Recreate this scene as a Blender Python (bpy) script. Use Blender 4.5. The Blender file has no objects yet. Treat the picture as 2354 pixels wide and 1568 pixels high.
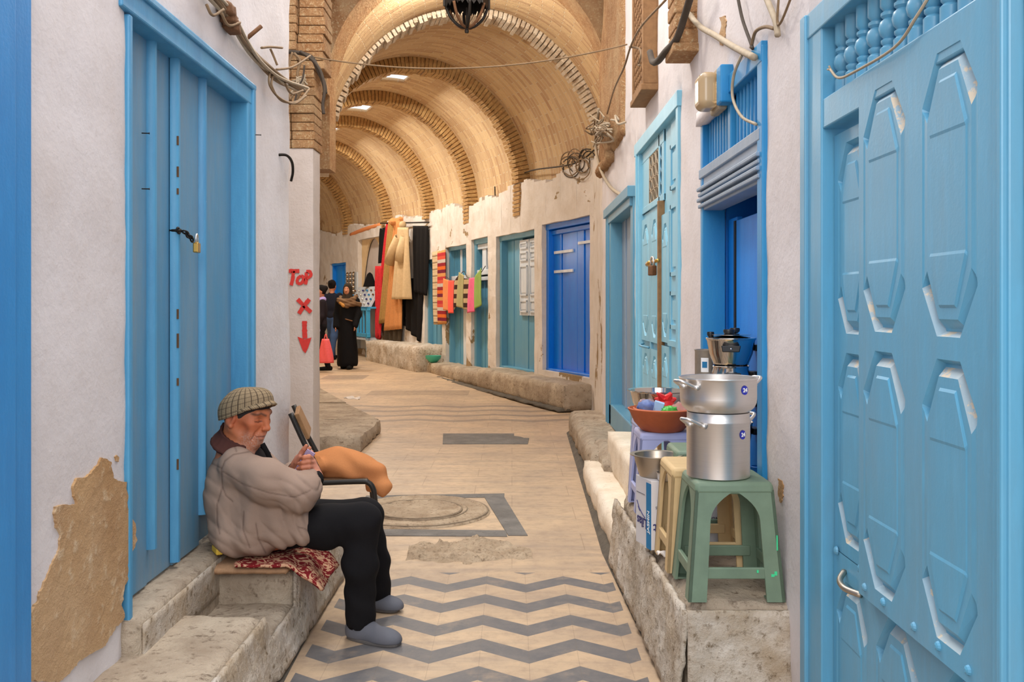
import bpy, bmesh, math, random
import numpy as np
from mathutils import Vector, Matrix, noise as mnoise
from math import sin, cos, pi, radians, sqrt, atan2

SC = bpy.context.scene
COL = SC.collection
random.seed(7)
RNG = np.random.default_rng(7)

# ------------------------------------------------------------------ camera
FPX, CX, CY, EYE = 2150.0, 1177.0, 700.0, 1.25      # focal length in px, vanishing point, eye height
cam_d = bpy.data.cameras.new('camera')
cam = bpy.data.objects.new('camera', cam_d); COL.objects.link(cam)
cam.location = (0, 0, EYE); cam.rotation_euler = (pi / 2, 0, 0)
cam_d.sensor_width = 36; cam_d.lens = FPX / 2354 * 36
cam_d.shift_y = -(784 - CY) / 2354
cam_d.clip_start = 0.05
SC.camera = cam

# ------------------------------------------------------------------ view, world, lights
SC.view_settings.view_transform = 'Standard'
SC.view_settings.look = 'None'
SC.view_settings.gamma = 1.0
SC.view_settings.use_curve_mapping = False
SC.view_settings.exposure = 0.24

world = bpy.data.worlds.new('sky'); SC.world = world; world.use_nodes = True
wb = world.node_tree.nodes['Background']
wb.inputs[0].default_value = (0.93, 0.94, 1.0, 1); wb.inputs[1].default_value = 1.15


def area(name, loc, target, size, power, color, size_y=None):
    d = bpy.data.lights.new(name, 'AREA'); d.energy = power; d.color = color
    d.size = size
    if size_y:
        d.shape = 'RECTANGLE'; d.size_y = size_y
    o = bpy.data.objects.new(name, d); COL.objects.link(o); o.location = loc
    v = Vector(target) - Vector(loc); o.rotation_euler = v.to_track_quat('-Z', 'Y').to_euler()
    return o


def point(name, loc, power, color, r=0.12):
    d = bpy.data.lights.new(name, 'POINT'); d.energy = power; d.color = color; d.shadow_soft_size = r
    o = bpy.data.objects.new(name, d); COL.objects.link(o); o.location = loc
    return o


WARM = (1.0, 0.95, 0.88)
area('daylight_over_alley', (0.0, 3.6, 5.6), (0, 4.4, 0), 1.7, 95, (1.0, 0.97, 0.94), 5.5)
area('daylight_from_street', (-0.2, -3.0, 3.2), (0.0, 4, 0.9), 3.0, 135, (1.0, 0.975, 0.97), 2.6)
area('daylight_on_right_pier', (-0.75, 5.6, 4.7), (0.84, 4.5, 1.1), 0.7, 62, (1.0, 0.92, 0.82))
area('skylight_glow_1', (-1.71, 13.7, 4.42), (-1.71, 13.7, 0), 0.38, 70, (1.0, 0.93, 0.82))
area('skylight_glow_2', (-2.62, 16.0, 4.46), (-2.62, 16.0, 0), 0.38, 70, (1.0, 0.93, 0.82))
area('skylight_glow_3', (-3.62, 18.2, 4.50), (-3.62, 18.2, 0), 0.38, 70, (1.0, 0.93, 0.82))
point('vault_lamp_1', (-0.62, 9.12, 4.33), 75, (1.0, 0.93, 0.82), 0.08)
point('vault_lamp_2', (-2.55, 12.0, 2.4), 13, WARM, 0.15)
point('vault_lamp_3', (-3.35, 14.2, 2.4), 13, WARM, 0.15)
point('vault_lamp_4', (-4.20, 16.6, 2.4), 13, WARM, 0.15)
point('vault_lamp_5', (-5.30, 19.2, 2.4), 15, WARM, 0.15)
point('vault_lamp_6', (-6.60, 22.0, 2.4), 17, WARM, 0.15)


def P(px, py, Y):
    return Vector(((px - CX) * Y / FPX, Y, EYE - (py - CY) * Y / FPX))


def PX(px, py, X):                      # pixel onto the plane x = X
    Y = X * FPX / (px - CX)
    return Vector((X, Y, EYE - (py - CY) * Y / FPX))


# ------------------------------------------------------------------ object helpers
def link(o, parent=None, base=None):
    COL.objects.link(o)
    if parent is not None:
        o.parent = parent
        o.matrix_parent_inverse = WM[parent.name].inverted()
    return o


WM = {}                                   # world matrix of each parent


def thing(name, label, cat, loc=(0, 0, 0), rotz=0.0, group=None):
    o = bpy.data.objects.new(name, None); o.empty_display_size = 0.05
    COL.objects.link(o)
    o.location = loc; o.rotation_euler = (0, 0, rotz)
    WM[o.name] = Matrix.Translation(Vector(loc)) @ Matrix.Rotation(rotz, 4, 'Z')
    o['label'] = label; o['category'] = cat
    if group: o['group'] = group
    return o


def tag(o, label, cat, group=None, kind=None):
    o['label'] = label; o['category'] = cat
    if group: o['group'] = group
    if kind: o['kind'] = kind
    return o


def struct(o, label=None):
    o['kind'] = 'structure'
    if label: o['label'] = label
    return o


def setting(name, label=None, loc=(0, 0, 0)):
    o = bpy.data.objects.new(name, None); COL.objects.link(o); o.location = loc
    WM[o.name] = Matrix.Translation(Vector(loc))
    return struct(o, label)


def dup(root, loc, rotz=0.0, label=None, group=None):
    r = root.copy(); COL.objects.link(r); r.location = loc; r.rotation_euler = (0, 0, rotz)
    if label: r['label'] = label
    if group: r['group'] = group
    for ch in list(root.children):
        c = ch.copy(); COL.objects.link(c); c.parent = r
        for g in ch.children:
            d = g.copy(); COL.objects.link(d); d.parent = c
    return r


class MB:
    """collects faces, then links them as ONE mesh object"""

    def __init__(s):
        s.v = []; s.f = []; s.m = []; s.mi = 0; s.uv = None; s.T = None

    def add(s, vs, fs):
        b = len(s.v)
        if s.T is not None:
            vs = [s.T @ Vector(p) for p in vs]
        s.v.extend([tuple(p) for p in vs])
        for f in fs:
            s.f.append(tuple(i + b for i in f)); s.m.append(s.mi)
        return s

    def box(s, a, b):
        x0, y0, z0 = a; x1, y1, z1 = b
        if x0 > x1: x0, x1 = x1, x0
        if y0 > y1: y0, y1 = y1, y0
        if z0 > z1: z0, z1 = z1, z0
        vs = [(x0, y0, z0), (x1, y0, z0), (x1, y1, z0), (x0, y1, z0), (x0, y0, z1), (x1, y0, z1), (x1, y1, z1), (x0, y1, z1)]
        return s.add(vs, [(0, 3, 2, 1), (4, 5, 6, 7), (0, 1, 5, 4), (1, 2, 6, 5), (2, 3, 7, 6), (3, 0, 4, 7)])

    def hexa(s, vs):                       # eight corners: bottom four then top four
        return s.add(vs, [(0, 3, 2, 1), (4, 5, 6, 7), (0, 1, 5, 4), (1, 2, 6, 5), (2, 3, 7, 6), (3, 0, 4, 7)])

    def bar(s, a, b, w, h, up=(0, 0, 1)):
        a = Vector(a); b = Vector(b); d = (b - a).normalized()
        u = Vector(up); sx = d.cross(u)
        if sx.length < 1e-4: sx = d.cross(Vector((0, 1, 0)))
        sx.normalize(); u = sx.cross(d)
        vs = []
        for p in (a, b):
            for i, j in ((-1, -1), (1, -1), (1, 1), (-1, 1)):
                vs.append(p + sx * (w / 2 * i) + u * (h / 2 * j))
        return s.add(vs, [(0, 1, 2, 3), (7, 6, 5, 4), (0, 4, 5, 1), (1, 5, 6, 2), (2, 6, 7, 3), (3, 7, 4, 0)])

    def tube(s, pts, r, n=8, caps=True, closed=False, flat=1.0):
        pts = [Vector(p) for p in pts]; m = len(pts)
        rr = r if hasattr(r, '__len__') else [r] * m
        vs = []; fs = []
        ref = None
        for i, p in enumerate(pts):
            if closed:
                t = pts[(i + 1) % m] - pts[i - 1]
            else:
                t = pts[min(i + 1, m - 1)] - pts[max(i - 1, 0)]
            if t.length < 1e-9: t = Vector((0, 0, 1))
            t.normalize()
            if ref is None:
                ref = Vector((0, 0, 1)) if abs(t.z) < 0.9 else Vector((1, 0, 0))
            ref = ref - t * ref.dot(t)
            if ref.length < 1e-6: ref = t.orthogonal()
            ref.normalize(); b = t.cross(ref)
            for k in range(n):
                a = 2 * pi * k / n
                vs.append(p + ref * (cos(a) * rr[i]) + b * (sin(a) * rr[i] * flat))
        for i in range(m if closed else m - 1):
            j = (i + 1) % m
            for k in range(n):
                k2 = (k + 1) % n
                fs.append((i * n + k, i * n + k2, j * n + k2, j * n + k))
        if caps and not closed:
            fs.append(tuple(range(n - 1, -1, -1))); fs.append(tuple((m - 1) * n + k for k in range(n)))
        return s.add(vs, fs)

    def lathe(s, prof, c=(0, 0, 0), n=32, sx=1.0, sy=1.0):
        vs = []; fs = []; m = len(prof)
        for (r, z) in prof:
            for k in range(n):
                a = 2 * pi * k / n
                vs.append((c[0] + r * cos(a) * sx, c[1] + r * sin(a) * sy, c[2] + z))
        for i in range(m - 1):
            for k in range(n):
                k2 = (k + 1) % n
                fs.append((i * n + k, i * n + k2, (i + 1) * n + k2, (i + 1) * n + k))
        if prof[0][0] > 1e-6: fs.append(tuple(range(n - 1, -1, -1)))
        if prof[-1][0] > 1e-6: fs.append(tuple((m - 1) * n + k for k in range(n)))
        return s.add(vs, fs)

    def prism(s, poly, frame, d0, d1):
        """poly: (u, v) corners; frame(u, v, d) -> point; extruded from d0 to d1"""
        n = len(poly)
        vs = [frame(u, v, d0) for u, v in poly] + [frame(u, v, d1) for u, v in poly]
        fs = [tuple(range(n - 1, -1, -1)), tuple(range(n, 2 * n))]
        for i in range(n):
            j = (i + 1) % n
            fs.append((i, j, n + j, n + i))
        return s.add(vs, fs)

    def grid(s, fn, nu, nv):
        vs = [fn(i / nu, j / nv) for j in range(nv + 1) for i in range(nu + 1)]
        fs = []
        for j in range(nv):
            for i in range(nu):
                a = j * (nu + 1) + i
                fs.append((a, a + 1, a + nu + 2, a + nu + 1))
        return s.add(vs, fs)

    def build(s, name, mats, parent=None, smooth=False, bevel=0.0, solid=0.0, fix=True, sub=0, auto=None):
        me = bpy.data.meshes.new(name)
        me.from_pydata(s.v, [], s.f)
        if not isinstance(mats, (list, tuple)): mats = [mats]
        for m in mats: me.materials.append(m)
        if len(mats) > 1: me.polygons.foreach_set('material_index', s.m)
        if fix:
            bm = bmesh.new(); bm.from_mesh(me)
            bmesh.ops.recalc_face_normals(bm, faces=bm.faces); bm.to_mesh(me); bm.free()
        if smooth: me.polygons.foreach_set('use_smooth', [True] * len(me.polygons))
        if auto is not None and smooth:
            me.set_sharp_from_angle(angle=radians(auto))
        me.update()
        o = bpy.data.objects.new(name, me)
        if solid:
            md = o.modifiers.new('thickness', 'SOLIDIFY'); md.thickness = solid; md.offset = 0
        if bevel:
            md = o.modifiers.new('bevel', 'BEVEL'); md.width = bevel; md.segments = 2; md.limit_method = 'ANGLE'
        if sub:
            md = o.modifiers.new('sub', 'SUBSURF'); md.levels = sub; md.render_levels = sub
        link(o, parent)
        WM[o.name] = WM[parent.name].copy() if False else Matrix.Identity(4)
        return o


def np_obj(name, V, F, mat, parent=None, smooth=True, cols=None):
    me = bpy.data.meshes.new(name)
    me.from_pydata(V.tolist() if hasattr(V, 'tolist') else V, [], F.tolist() if hasattr(F, 'tolist') else F)
    me.materials.append(mat)
    if cols is not None:
        at = me.attributes.new('tint', 'FLOAT_COLOR', 'POINT')
        c4 = np.ones((len(V), 4), np.float32); c4[:, :3] = cols
        at.data.foreach_set('color', c4.ravel())
    if smooth: me.polygons.foreach_set('use_smooth', [True] * len(me.polygons))
    me.update()
    o = bpy.data.objects.new(name, me); link(o, parent); WM[o.name] = Matrix.Identity(4)
    return o


def nz(x, y, z, s=1.0, k=0):
    return mnoise.noise(Vector((x * s + 13.1 * k, y * s - 7.7 * k, z * s + 3.3 * k)))


def bez(pts, n=12):
    """smooth curve through points (Catmull-Rom)"""
    pts = [Vector(p) for p in pts]; out = []
    q = [pts[0] * 2 - pts[1]] + pts + [pts[-1] * 2 - pts[-2]]
    for i in range(1, len(q) - 2):
        a, b, c, d = q[i - 1], q[i], q[i + 1], q[i + 2]
        for k in range(n):
            t = k / n
            out.append(0.5 * ((2 * b) + (c - a) * t + (2 * a - 5 * b + 4 * c - d) * t * t + (3 * b - a - 3 * c + d) * t ** 3))
    out.append(pts[-1]); return out


def rough_box(mb, a, b, res=0.05, amp=0.008, k=0, freq=6.0, rnd=0.02, skip=()):
    """a block of old masonry: a box with worn, uneven faces"""
    a = list(map(min, zip(a, b))), list(map(max, zip(a, b)))
    lo, hi = a; bm = bmesh.new(); grid = {}
    n = [max(1, int(round((hi[i] - lo[i]) / res))) for i in range(3)]
    cen = [(lo[i] + hi[i]) / 2 for i in range(3)]

    def vert(i, j, l):
        key = (i, j, l)
        if key in grid: return grid[key]
        p = [lo[0] + (hi[0] - lo[0]) * i / n[0], lo[1] + (hi[1] - lo[1]) * j / n[1], lo[2] + (hi[2] - lo[2]) * l / n[2]]
        on = [(i in (0, n[0])), (j in (0, n[1])), (l in (0, n[2]))]
        w = 0.4 + 0.9 * max(0, nz(*p, 3.0, k + 9))
        if sum(on) >= 2:
            for q in range(3):
                if on[q]: p[q] += (cen[q] - p[q]) / max(1e-6, abs(cen[q] - p[q])) * rnd * w
        d = mnoise.noise_vector(Vector((p[0] * freq + k * 3.1, p[1] * freq, p[2] * freq)))
        d2 = mnoise.noise_vector(Vector((p[0] * freq * 3 + k, p[1] * freq * 3, p[2] * freq * 3)))
        p = [p[q] + amp * (d[q] + 0.5 * d2[q]) for q in range(3)]
        grid[key] = len(vs); vs.append(tuple(p)); return grid[key]
    vs = []; fs = []
    for axis in range(3):
        u, v = [(1, 2), (2, 0), (0, 1)][axis]
        for side in (0, 1):
            if (axis, side) in skip: continue
            for i in range(n[u]):
                for j in range(n[v]):
                    q = []
                    for (du, dv) in ((0, 0), (1, 0), (1, 1), (0, 1)):
                        c = [0, 0, 0]; c[axis] = n[axis] * side; c[u] = i + du; c[v] = j + dv
                        q.append(vert(*c))
                    fs.append(tuple(q if side else q[::-1]))
    bm.free()
    return mb.add(vs, fs)


def text_mesh(txt, size, mat, name, M, parent=None, ext=0.0006, bold=0.0, align='CENTER', spacing=1.0):
    cu = bpy.data.curves.new(name, 'FONT'); cu.body = txt; cu.size = size
    cu.align_x = align; cu.align_y = 'CENTER'; cu.extrude = ext; cu.offset = bold; cu.space_character = spacing
    t = bpy.data.objects.new('tmp_text', cu); COL.objects.link(t)
    dg = bpy.context.evaluated_depsgraph_get(); dg.update()
    me = bpy.data.meshes.new_from_object(t.evaluated_get(dg))
    bpy.data.objects.remove(t); bpy.data.curves.remove(cu)
    me.name = name; me.materials.clear(); me.materials.append(mat)
    me.transform(M)
    o = bpy.data.objects.new(name, me); link(o, parent); WM[o.name] = Matrix.Identity(4)
    return o


def basis(origin, xdir, ydir):
    x = Vector(xdir).normalized(); y = Vector(ydir); y = (y - x * y.dot(x)).normalized(); z = x.cross(y)
    M = Matrix((x, y, z)).transposed().to_4x4(); M.translation = Vector(origin)
    return M
# ------------------------------------------------------------------ materials
def s2l(c):
    c = c / 255.0
    return c / 12.92 if c <= 0.04045 else ((c + 0.055) / 1.055) ** 2.4


def C(r, g, b, k=1.0):
    return (min(s2l(r) * k, 0.95), min(s2l(g) * k, 0.95), min(s2l(b) * k, 0.95), 1)


class NT:
    def __init__(s, name):
        s.m = bpy.data.materials.new(name); s.m.use_nodes = True
        s.t = s.m.node_tree; s.b = s.t.nodes['Principled BSDF']; s._pos = None

    def n(s, kind, **kw):
        nd = s.t.nodes.new(kind)
        for k, v in kw.items():
            if k.startswith('i_'):
                key = k[2:]; key = int(key) if key.isdigit() else key
                s.set(nd.inputs[key], v)
            else:
                setattr(nd, k, v)
        return nd

    def set(s, sock, v):
        if hasattr(v, 'is_linked') or hasattr(v, 'links'):
            s.t.links.new(v, sock)
        else:
            sock.default_value = v

    def pos(s):
        if s._pos is None: s._pos = s.t.nodes.new('ShaderNodeNewGeometry').outputs['Position']
        return s._pos

    def gen(s):
        return s.t.nodes.new('ShaderNodeTexCoord').outputs['Object']

    def noise(s, scale, detail=4, rough=0.55, vec=None, dist=0.0):
        nd = s.n('ShaderNodeTexNoise'); nd.inputs['Scale'].default_value = scale
        nd.inputs['Detail'].default_value = detail; nd.inputs['Roughness'].default_value = rough
        nd.inputs['Distortion'].default_value = dist
        s.t.links.new(vec if vec is not None else s.pos(), nd.inputs['Vector'])
        return nd.outputs['Fac']

    def scale(s, vec, v):
        nd = s.n('ShaderNodeVectorMath', operation='MULTIPLY'); s.set(nd.inputs[0], vec); nd.inputs[1].default_value = v
        return nd.outputs[0]

    def xyz(s, vec=None):
        nd = s.n('ShaderNodeSeparateXYZ'); s.set(nd.inputs[0], vec if vec is not None else s.pos())
        return nd.outputs

    def math(s, op, a, b=0.0, c=None, clamp=False):
        nd = s.n('ShaderNodeMath', operation=op, use_clamp=clamp); s.set(nd.inputs[0], a); s.set(nd.inputs[1], b)
        if c is not None: s.set(nd.inputs[2], c)
        return nd.outputs[0]

    def ramp(s, fac, lo, hi, inv=False):
        nd = s.n('ShaderNodeMapRange'); s.set(nd.inputs[0], fac)
        nd.inputs[1].default_value = lo; nd.inputs[2].default_value = hi
        nd.inputs[3].default_value = 1.0 if inv else 0.0; nd.inputs[4].default_value = 0.0 if inv else 1.0
        return nd.outputs[0]

    def mix(s, fac, a, b, mode='MIX'):
        nd = s.n('ShaderNodeMix', data_type='RGBA', blend_type=mode)
        s.set(nd.inputs[0], fac); s.set(nd.inputs[6], a); s.set(nd.inputs[7], b)
        return nd.outputs[2]

    def bump(s, h, strength=0.3, dist=0.01):
        nd = s.n('ShaderNodeBump'); nd.inputs['Strength'].default_value = strength; nd.inputs['Distance'].default_value = dist
        s.set(nd.inputs['Height'], h); s.t.links.new(nd.outputs[0], s.b.inputs['Normal'])

    def done(s, color, rough=0.8, metal=0.0, spec=0.4):
        s.set(s.b.inputs['Base Color'], color); s.set(s.b.inputs['Roughness'], rough)
        s.set(s.b.inputs['Metallic'], metal); s.b.inputs['Specular IOR Level'].default_value = spec
        return s.m


def m_paint(name, col, col2=None, rough=0.42, wear=None, wear_amt=0.60, streak=True, bump=0.12, spec=0.45):
    """old oil paint on wood"""
    t = NT(name)
    col2 = col2 or tuple(min(1, c * 0.72) for c in col[:3]) + (1,)
    p = t.scale(t.pos(), (1.0, 1.0, 0.18)) if streak else t.pos()
    a = t.noise(7, 5, 0.6, p); b = t.noise(45, 3, 0.6, p)
    c = t.mix(t.ramp(a, 0.35, 0.72), col, col2)
    c = t.mix(t.math('MULTIPLY', t.ramp(b, 0.5, 0.8), 0.35), c, tuple(min(1, x * 1.25) for x in col[:3]) + (1,))
    if wear is not None:
        w = t.noise(16, 6, 0.7); c = t.mix(t.ramp(w, wear_amt, wear_amt + 0.03), c, wear)
    t.bump(t.math('ADD', b, t.noise(120, 2)), bump, 0.004)
    return t.done(c, rough, 0, spec)


def m_plaster(name, col, stain, bare, bare_at=0.70, low=0.0, bump=0.35, scale=2.2, stain_amt=0.45):
    """lime plaster: faint stains, peeled spots showing the render below"""
    t = NT(name)
    a = t.noise(3.0, 6, 0.62); b = t.noise(22, 5, 0.65)
    c = t.mix(t.math('MULTIPLY', t.ramp(a, 0.38, 0.78), stain_amt), col, stain)
    c = t.mix(t.math('MULTIPLY', t.ramp(b, 0.56, 0.75), 0.25), c, stain)
    w = t.noise(scale, 7, 0.62, None, 0.35)
    if low:
        w = t.math('ADD', w, t.math('MULTIPLY', t.ramp(t.xyz()[2], 0.1, 1.1, True), low))
    m = t.ramp(w, bare_at, bare_at + 0.012)
    bb = t.mix(b, bare, tuple(x * 0.6 for x in bare[:3]) + (1,))
    c = t.mix(m, c, bb)
    h = t.math('ADD', t.math('MULTIPLY', b, 0.5), t.math('MULTIPLY', m, -1.2))
    h = t.math('ADD', h, t.math('MULTIPLY', t.noise(70, 3), 0.25))
    h = t.math('ADD', h, t.math('MULTIPLY', a, 1.2))
    t.bump(h, bump, 0.02)
    return t.done(c, 0.88, 0, 0.25)


def m_stone(name, c1, c2, c3, scale=5.0, bump=0.5, rough=0.8, pit=0.66):
    t = NT(name)
    a = t.noise(scale, 7, 0.65); b = t.noise(scale * 6, 5, 0.7); d = t.noise(scale * 0.35, 3)
    c = t.mix(t.ramp(a, 0.35, 0.65), c1, c2)
    c = t.mix(t.ramp(b, pit - 0.08, pit + 0.06), c, c3)
    c = t.mix(t.math('MULTIPLY', t.ramp(d, 0.45, 0.7), 0.45), c, c3)
    t.bump(t.math('ADD', t.math('MULTIPLY', a, 1.5), b), bump, 0.02)
    return t.done(c, rough, 0, 0.3)


def m_simple(name, col, rough=0.6, metal=0.0, var=0.12, scale=30, bump=0.0, spec=0.4):
    t = NT(name)
    a = t.noise(scale, 4, 0.6)
    c = t.mix(a, tuple(min(1, x * (1 + var)) for x in col[:3]) + (1,), tuple(x * (1 - var * 1.6) for x in col[:3]) + (1,))
    if bump: t.bump(t.noise(scale * 4, 3), bump, 0.004)
    return t.done(c, rough, metal, spec)


def m_brick(name, uv_w, uv_h, cols, mortar, bump=0.7, off=0.5, dirt=None):
    """bricks laid in courses, from the UV map in metres"""
    t = NT(name)
    uv = t.n('ShaderNodeUVMap').outputs[0]
    dn = t.n('ShaderNodeTexNoise'); dn.inputs['Scale'].default_value = 3.0
    t.t.links.new(uv, dn.inputs['Vector'])
    off_v = t.n('ShaderNodeVectorMath', operation='MULTIPLY_ADD')
    t.set(off_v.inputs[0], dn.outputs['Color']); off_v.inputs[1].default_value = (0.035, 0.035, 0); t.set(off_v.inputs[2], uv)
    br = t.n('ShaderNodeTexBrick', offset=off)
    t.set(br.inputs['Vector'], off_v.outputs[0]); br.inputs['Scale'].default_value = 1.0
    br.inputs['Brick Width'].default_value = uv_w; br.inputs['Row Height'].default_value = uv_h
    br.inputs['Mortar Size'].default_value = 0.006; br.inputs['Mortar Smooth'].default_value = 0.35
    br.inputs['Color1'].default_value = cols[0]; br.inputs['Color2'].default_value = cols[1]
    br.inputs['Mortar'].default_value = mortar; br.inputs['Bias'].default_value = -0.1
    a = t.noise(0.9, 6, 0.6); b = t.noise(28, 4, 0.7)
    c = t.mix(t.math('MULTIPLY', t.ramp(a, 0.42, 0.70), 0.55), br.outputs['Color'], cols[2])
    c = t.mix(t.math('MULTIPLY', t.ramp(b, 0.55, 0.72), 0.4), c, cols[3])
    if dirt is not None:
        c = t.mix(t.ramp(t.noise(0.55, 5, 0.6), 0.62, 0.78), c, dirt)
    h = t.math('ADD', t.math('MULTIPLY', br.outputs['Fac'], -1.0), t.math('MULTIPLY', b, 0.8))
    t.bump(h, bump, 0.012)
    return t.done(c, 0.86, 0, 0.25)


def m_metal(name, col, rough=0.25, aniso=0.0, brush=True):
    t = NT(name)
    p = t.scale(t.gen(), (1.0, 1.0, 60.0)) if brush else t.gen()
    a = t.noise(8, 3, 0.6, p)
    t.bump(a, 0.05, 0.002)
    r = t.math('ADD', t.math('MULTIPLY', a, 0.12), rough - 0.06)
    return t.done(t.mix(a, col, tuple(x * 0.86 for x in col[:3]) + (1,)), r, 1.0, 0.5)


def m_attr(name, rough=0.7, spec=0.3, bump=0.2, bscale=300, sss=0.0, weave=False):
    """colour comes from the mesh's own 'tint' attribute (dye, stitching, skin)"""
    t = NT(name)
    at = t.n('ShaderNodeAttribute', attribute_name='tint')
    a = t.noise(bscale, 3, 0.6); b = t.noise(9, 4, 0.6)
    c = t.mix(t.math('MULTIPLY', a, 0.35), at.outputs['Color'], t.mix(1.0, at.outputs['Color'], (0.55, 0.55, 0.55, 1), 'MULTIPLY'))
    c = t.mix(t.math('MULTIPLY', b, 0.25), c, t.mix(1.0, c, (0.6, 0.6, 0.6, 1), 'MULTIPLY'))
    if bump: t.bump(a, bump, 0.002)
    if sss:
        t.b.inputs['Subsurface Weight'].default_value = sss; t.b.inputs['Subsurface Radius'].default_value = (0.012, 0.005, 0.003)
        t.b.inputs['Subsurface Scale'].default_value = 0.5
    return t.done(c, rough, 0, spec)


M = {}
M['door_blue'] = m_paint('blue_door_paint', C(92, 166, 202), C(104, 158, 186), 0.36, None, bump=0.07)
M['lit_dusty_ledge'] = m_paint('worn_paint_dust_and_light', C(166, 184, 192), C(134, 172, 194), 0.6, C(204, 192, 172), 0.56, bump=0.1)  # pale ledge tone: dust together with a painted-in catch of light
M['door_blue_left'] = m_paint('blue_grey_door_paint', C(82, 146, 184), C(124, 152, 170), 0.48, C(150, 170, 175), 0.70, bump=0.09)
M['frame_blue_left'] = m_paint('blue_frame_paint', C(84, 160, 200), C(70, 140, 186), 0.4, C(140, 180, 200), 0.70)
M['strip_blue'] = m_paint('deep_blue_frame_paint', C(52, 140, 204), C(44, 128, 194), 0.4)
M['door_pale'] = m_paint('pale_blue_door_paint', C(140, 198, 220), C(120, 186, 212), 0.4)
M['vivid_blue'] = m_paint('vivid_blue_door_paint', C(0, 104, 206), C(0, 84, 184), 0.42)
M['sky_blue'] = m_paint('bright_blue_transom_paint', C(26, 130, 192), C(50, 146, 196), 0.42, C(150, 180, 200), 0.72)
M['grey_blue'] = m_paint('worn_grey_blue_paint', C(142, 160, 178), C(120, 146, 172), 0.45, C(90, 100, 110), 0.70)
M['teal'] = m_paint('teal_door_paint', C(84, 146, 178), C(104, 158, 180), 0.36, C(160, 176, 182), 0.74)
M['royal'] = m_paint('royal_blue_door_paint', C(0, 118, 222), C(10, 108, 214), 0.24, C(110, 160, 215), 0.76)
M['royal2'] = m_paint('shop_blue_paint', C(10, 142, 240), C(4, 130, 230), 0.5)
M['white_wood'] = m_paint('white_painted_wood', C(214, 220, 226), C(180, 192, 202), 0.4, C(120, 140, 150), 0.72)
M['plaster'] = m_plaster('white_plaster', C(222, 216, 216), C(196, 184, 176), C(176, 140, 96), 0.80, bump=0.25, stain_amt=0.5)
M['plaster_old'] = m_plaster('old_white_plaster', C(222, 217, 217), C(194, 182, 174), C(168, 138, 98), 0.69, 0.04, bump=0.2, stain_amt=0.5)
M['plaster_far'] = m_plaster('stained_plaster', C(218, 211, 204), C(184, 168, 148), C(166, 140, 104), 0.625, 0.10, scale=1.6, stain_amt=0.6)
M['plaster_grey'] = m_plaster('grey_plaster', C(200, 190, 184), C(170, 156, 144), C(156, 124, 92), 0.70, 0.02, stain_amt=0.5)
M['plaster_beige'] = m_plaster('beige_plaster', C(226, 198, 154), C(200, 170, 124), C(176, 144, 100), 0.74, 0.02)
M['bare'] = m_stone('bare_render', C(186, 148, 102), C(160, 120, 78), C(206, 182, 150), 3.2, 0.4, 0.92, 0.63)
M['stone'] = m_stone('worn_stone', C(192, 177, 156), C(158, 141, 121), C(114, 97, 80), 4.5, 0.7, 0.8, 0.63)
M['stone_side'] = m_stone('flaking_whitewash', C(222, 214, 202), C(180, 162, 138), C(118, 100, 76), 5.5, 0.6, 0.88, 0.62)
M['stone_dark'] = m_stone('dark_stone', C(128, 124, 118), C(108, 104, 100), C(88, 82, 76), 8, 0.4)
M['kerb'] = m_stone('shadow_dark_kerb', C(104, 96, 84), C(82, 76, 68), C(62, 56, 50), 8, 0.5)  # stone darkened to carry the shadow along the kerbs
M['rubble'] = m_stone('broken_stone', C(196, 176, 150), C(172, 150, 124), C(134, 114, 92), 9, 0.7, 0.9, 0.62)
M['sill_white'] = m_stone('white_step', C(236, 224, 206), C(222, 206, 184), C(180, 160, 132), 5, 0.3)
M['brick_vault'] = m_brick('vault_brick', 0.27, 0.078, (C(208, 178, 134), C(172, 134, 98), C(208, 182, 146), C(158, 120, 86)), C(214, 196, 166), 0.8)
M['brick_brown'] = m_stone('brown_brick', C(186, 144, 100), C(158, 112, 72), C(208, 182, 142), 9, 0.9, 0.9, 0.60)
M['rib_brick'] = m_stone('rib_brick', C(204, 168, 112), C(176, 134, 84), C(138, 98, 58), 14, 0.6, 0.88, 0.62)
M['rib_white'] = m_stone('whitewashed_brick', C(240, 230, 212), C(226, 206, 178), C(176, 140, 100), 16, 0.8, 0.88, 0.60)
M['rust'] = m_simple('rusty_iron', C(120, 84, 56), 0.8, 0.3, 0.3, 40, 0.3)
M['iron'] = m_simple('dark_iron', C(46, 42, 38), 0.5, 0.6, 0.2, 40, 0.2)
M['black_tube'] = m_simple('black_tube_paint', C(42, 38, 34), 0.4, 0.1, 0.25, 20)
M['wood'] = m_simple('old_wood', C(150, 112, 74), 0.8, 0, 0.3, 25, 0.3)
M['wood_dark'] = m_simple('dark_wood', C(104, 76, 50), 0.8, 0, 0.3, 25, 0.3)
M['cable'] = m_simple('beige_cable', C(176, 160, 136), 0.7, 0, 0.2, 30)
M['cable_brown'] = m_simple('dusty_cable', C(134, 110, 82), 0.8, 0, 0.3, 30)
M['cable_dark'] = m_simple('dark_cable', C(72, 62, 52), 0.8, 0, 0.3, 30)
M['brass'] = m_simple('brass', C(206, 164, 88), 0.3, 0.9, 0.15, 30)
M['steel'] = m_metal('polished_steel', C(214, 208, 202), 0.14, brush=False)
M['alu'] = m_metal('brushed_aluminium', C(236, 232, 228), 0.36)
M['alu_old'] = m_metal('dull_aluminium', C(196, 184, 168), 0.38)
M['alu_matte'] = m_simple('grey_metal', C(176, 168, 158), 0.5, 0.6, 0.15, 40)
M['black_plastic'] = m_simple('black_plastic', C(34, 34, 34), 0.35, 0, 0.15, 20)
M['green_plastic'] = m_simple('green_plastic', C(116, 138, 116), 0.5, 0, 0.14, 18, 0.06)
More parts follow.
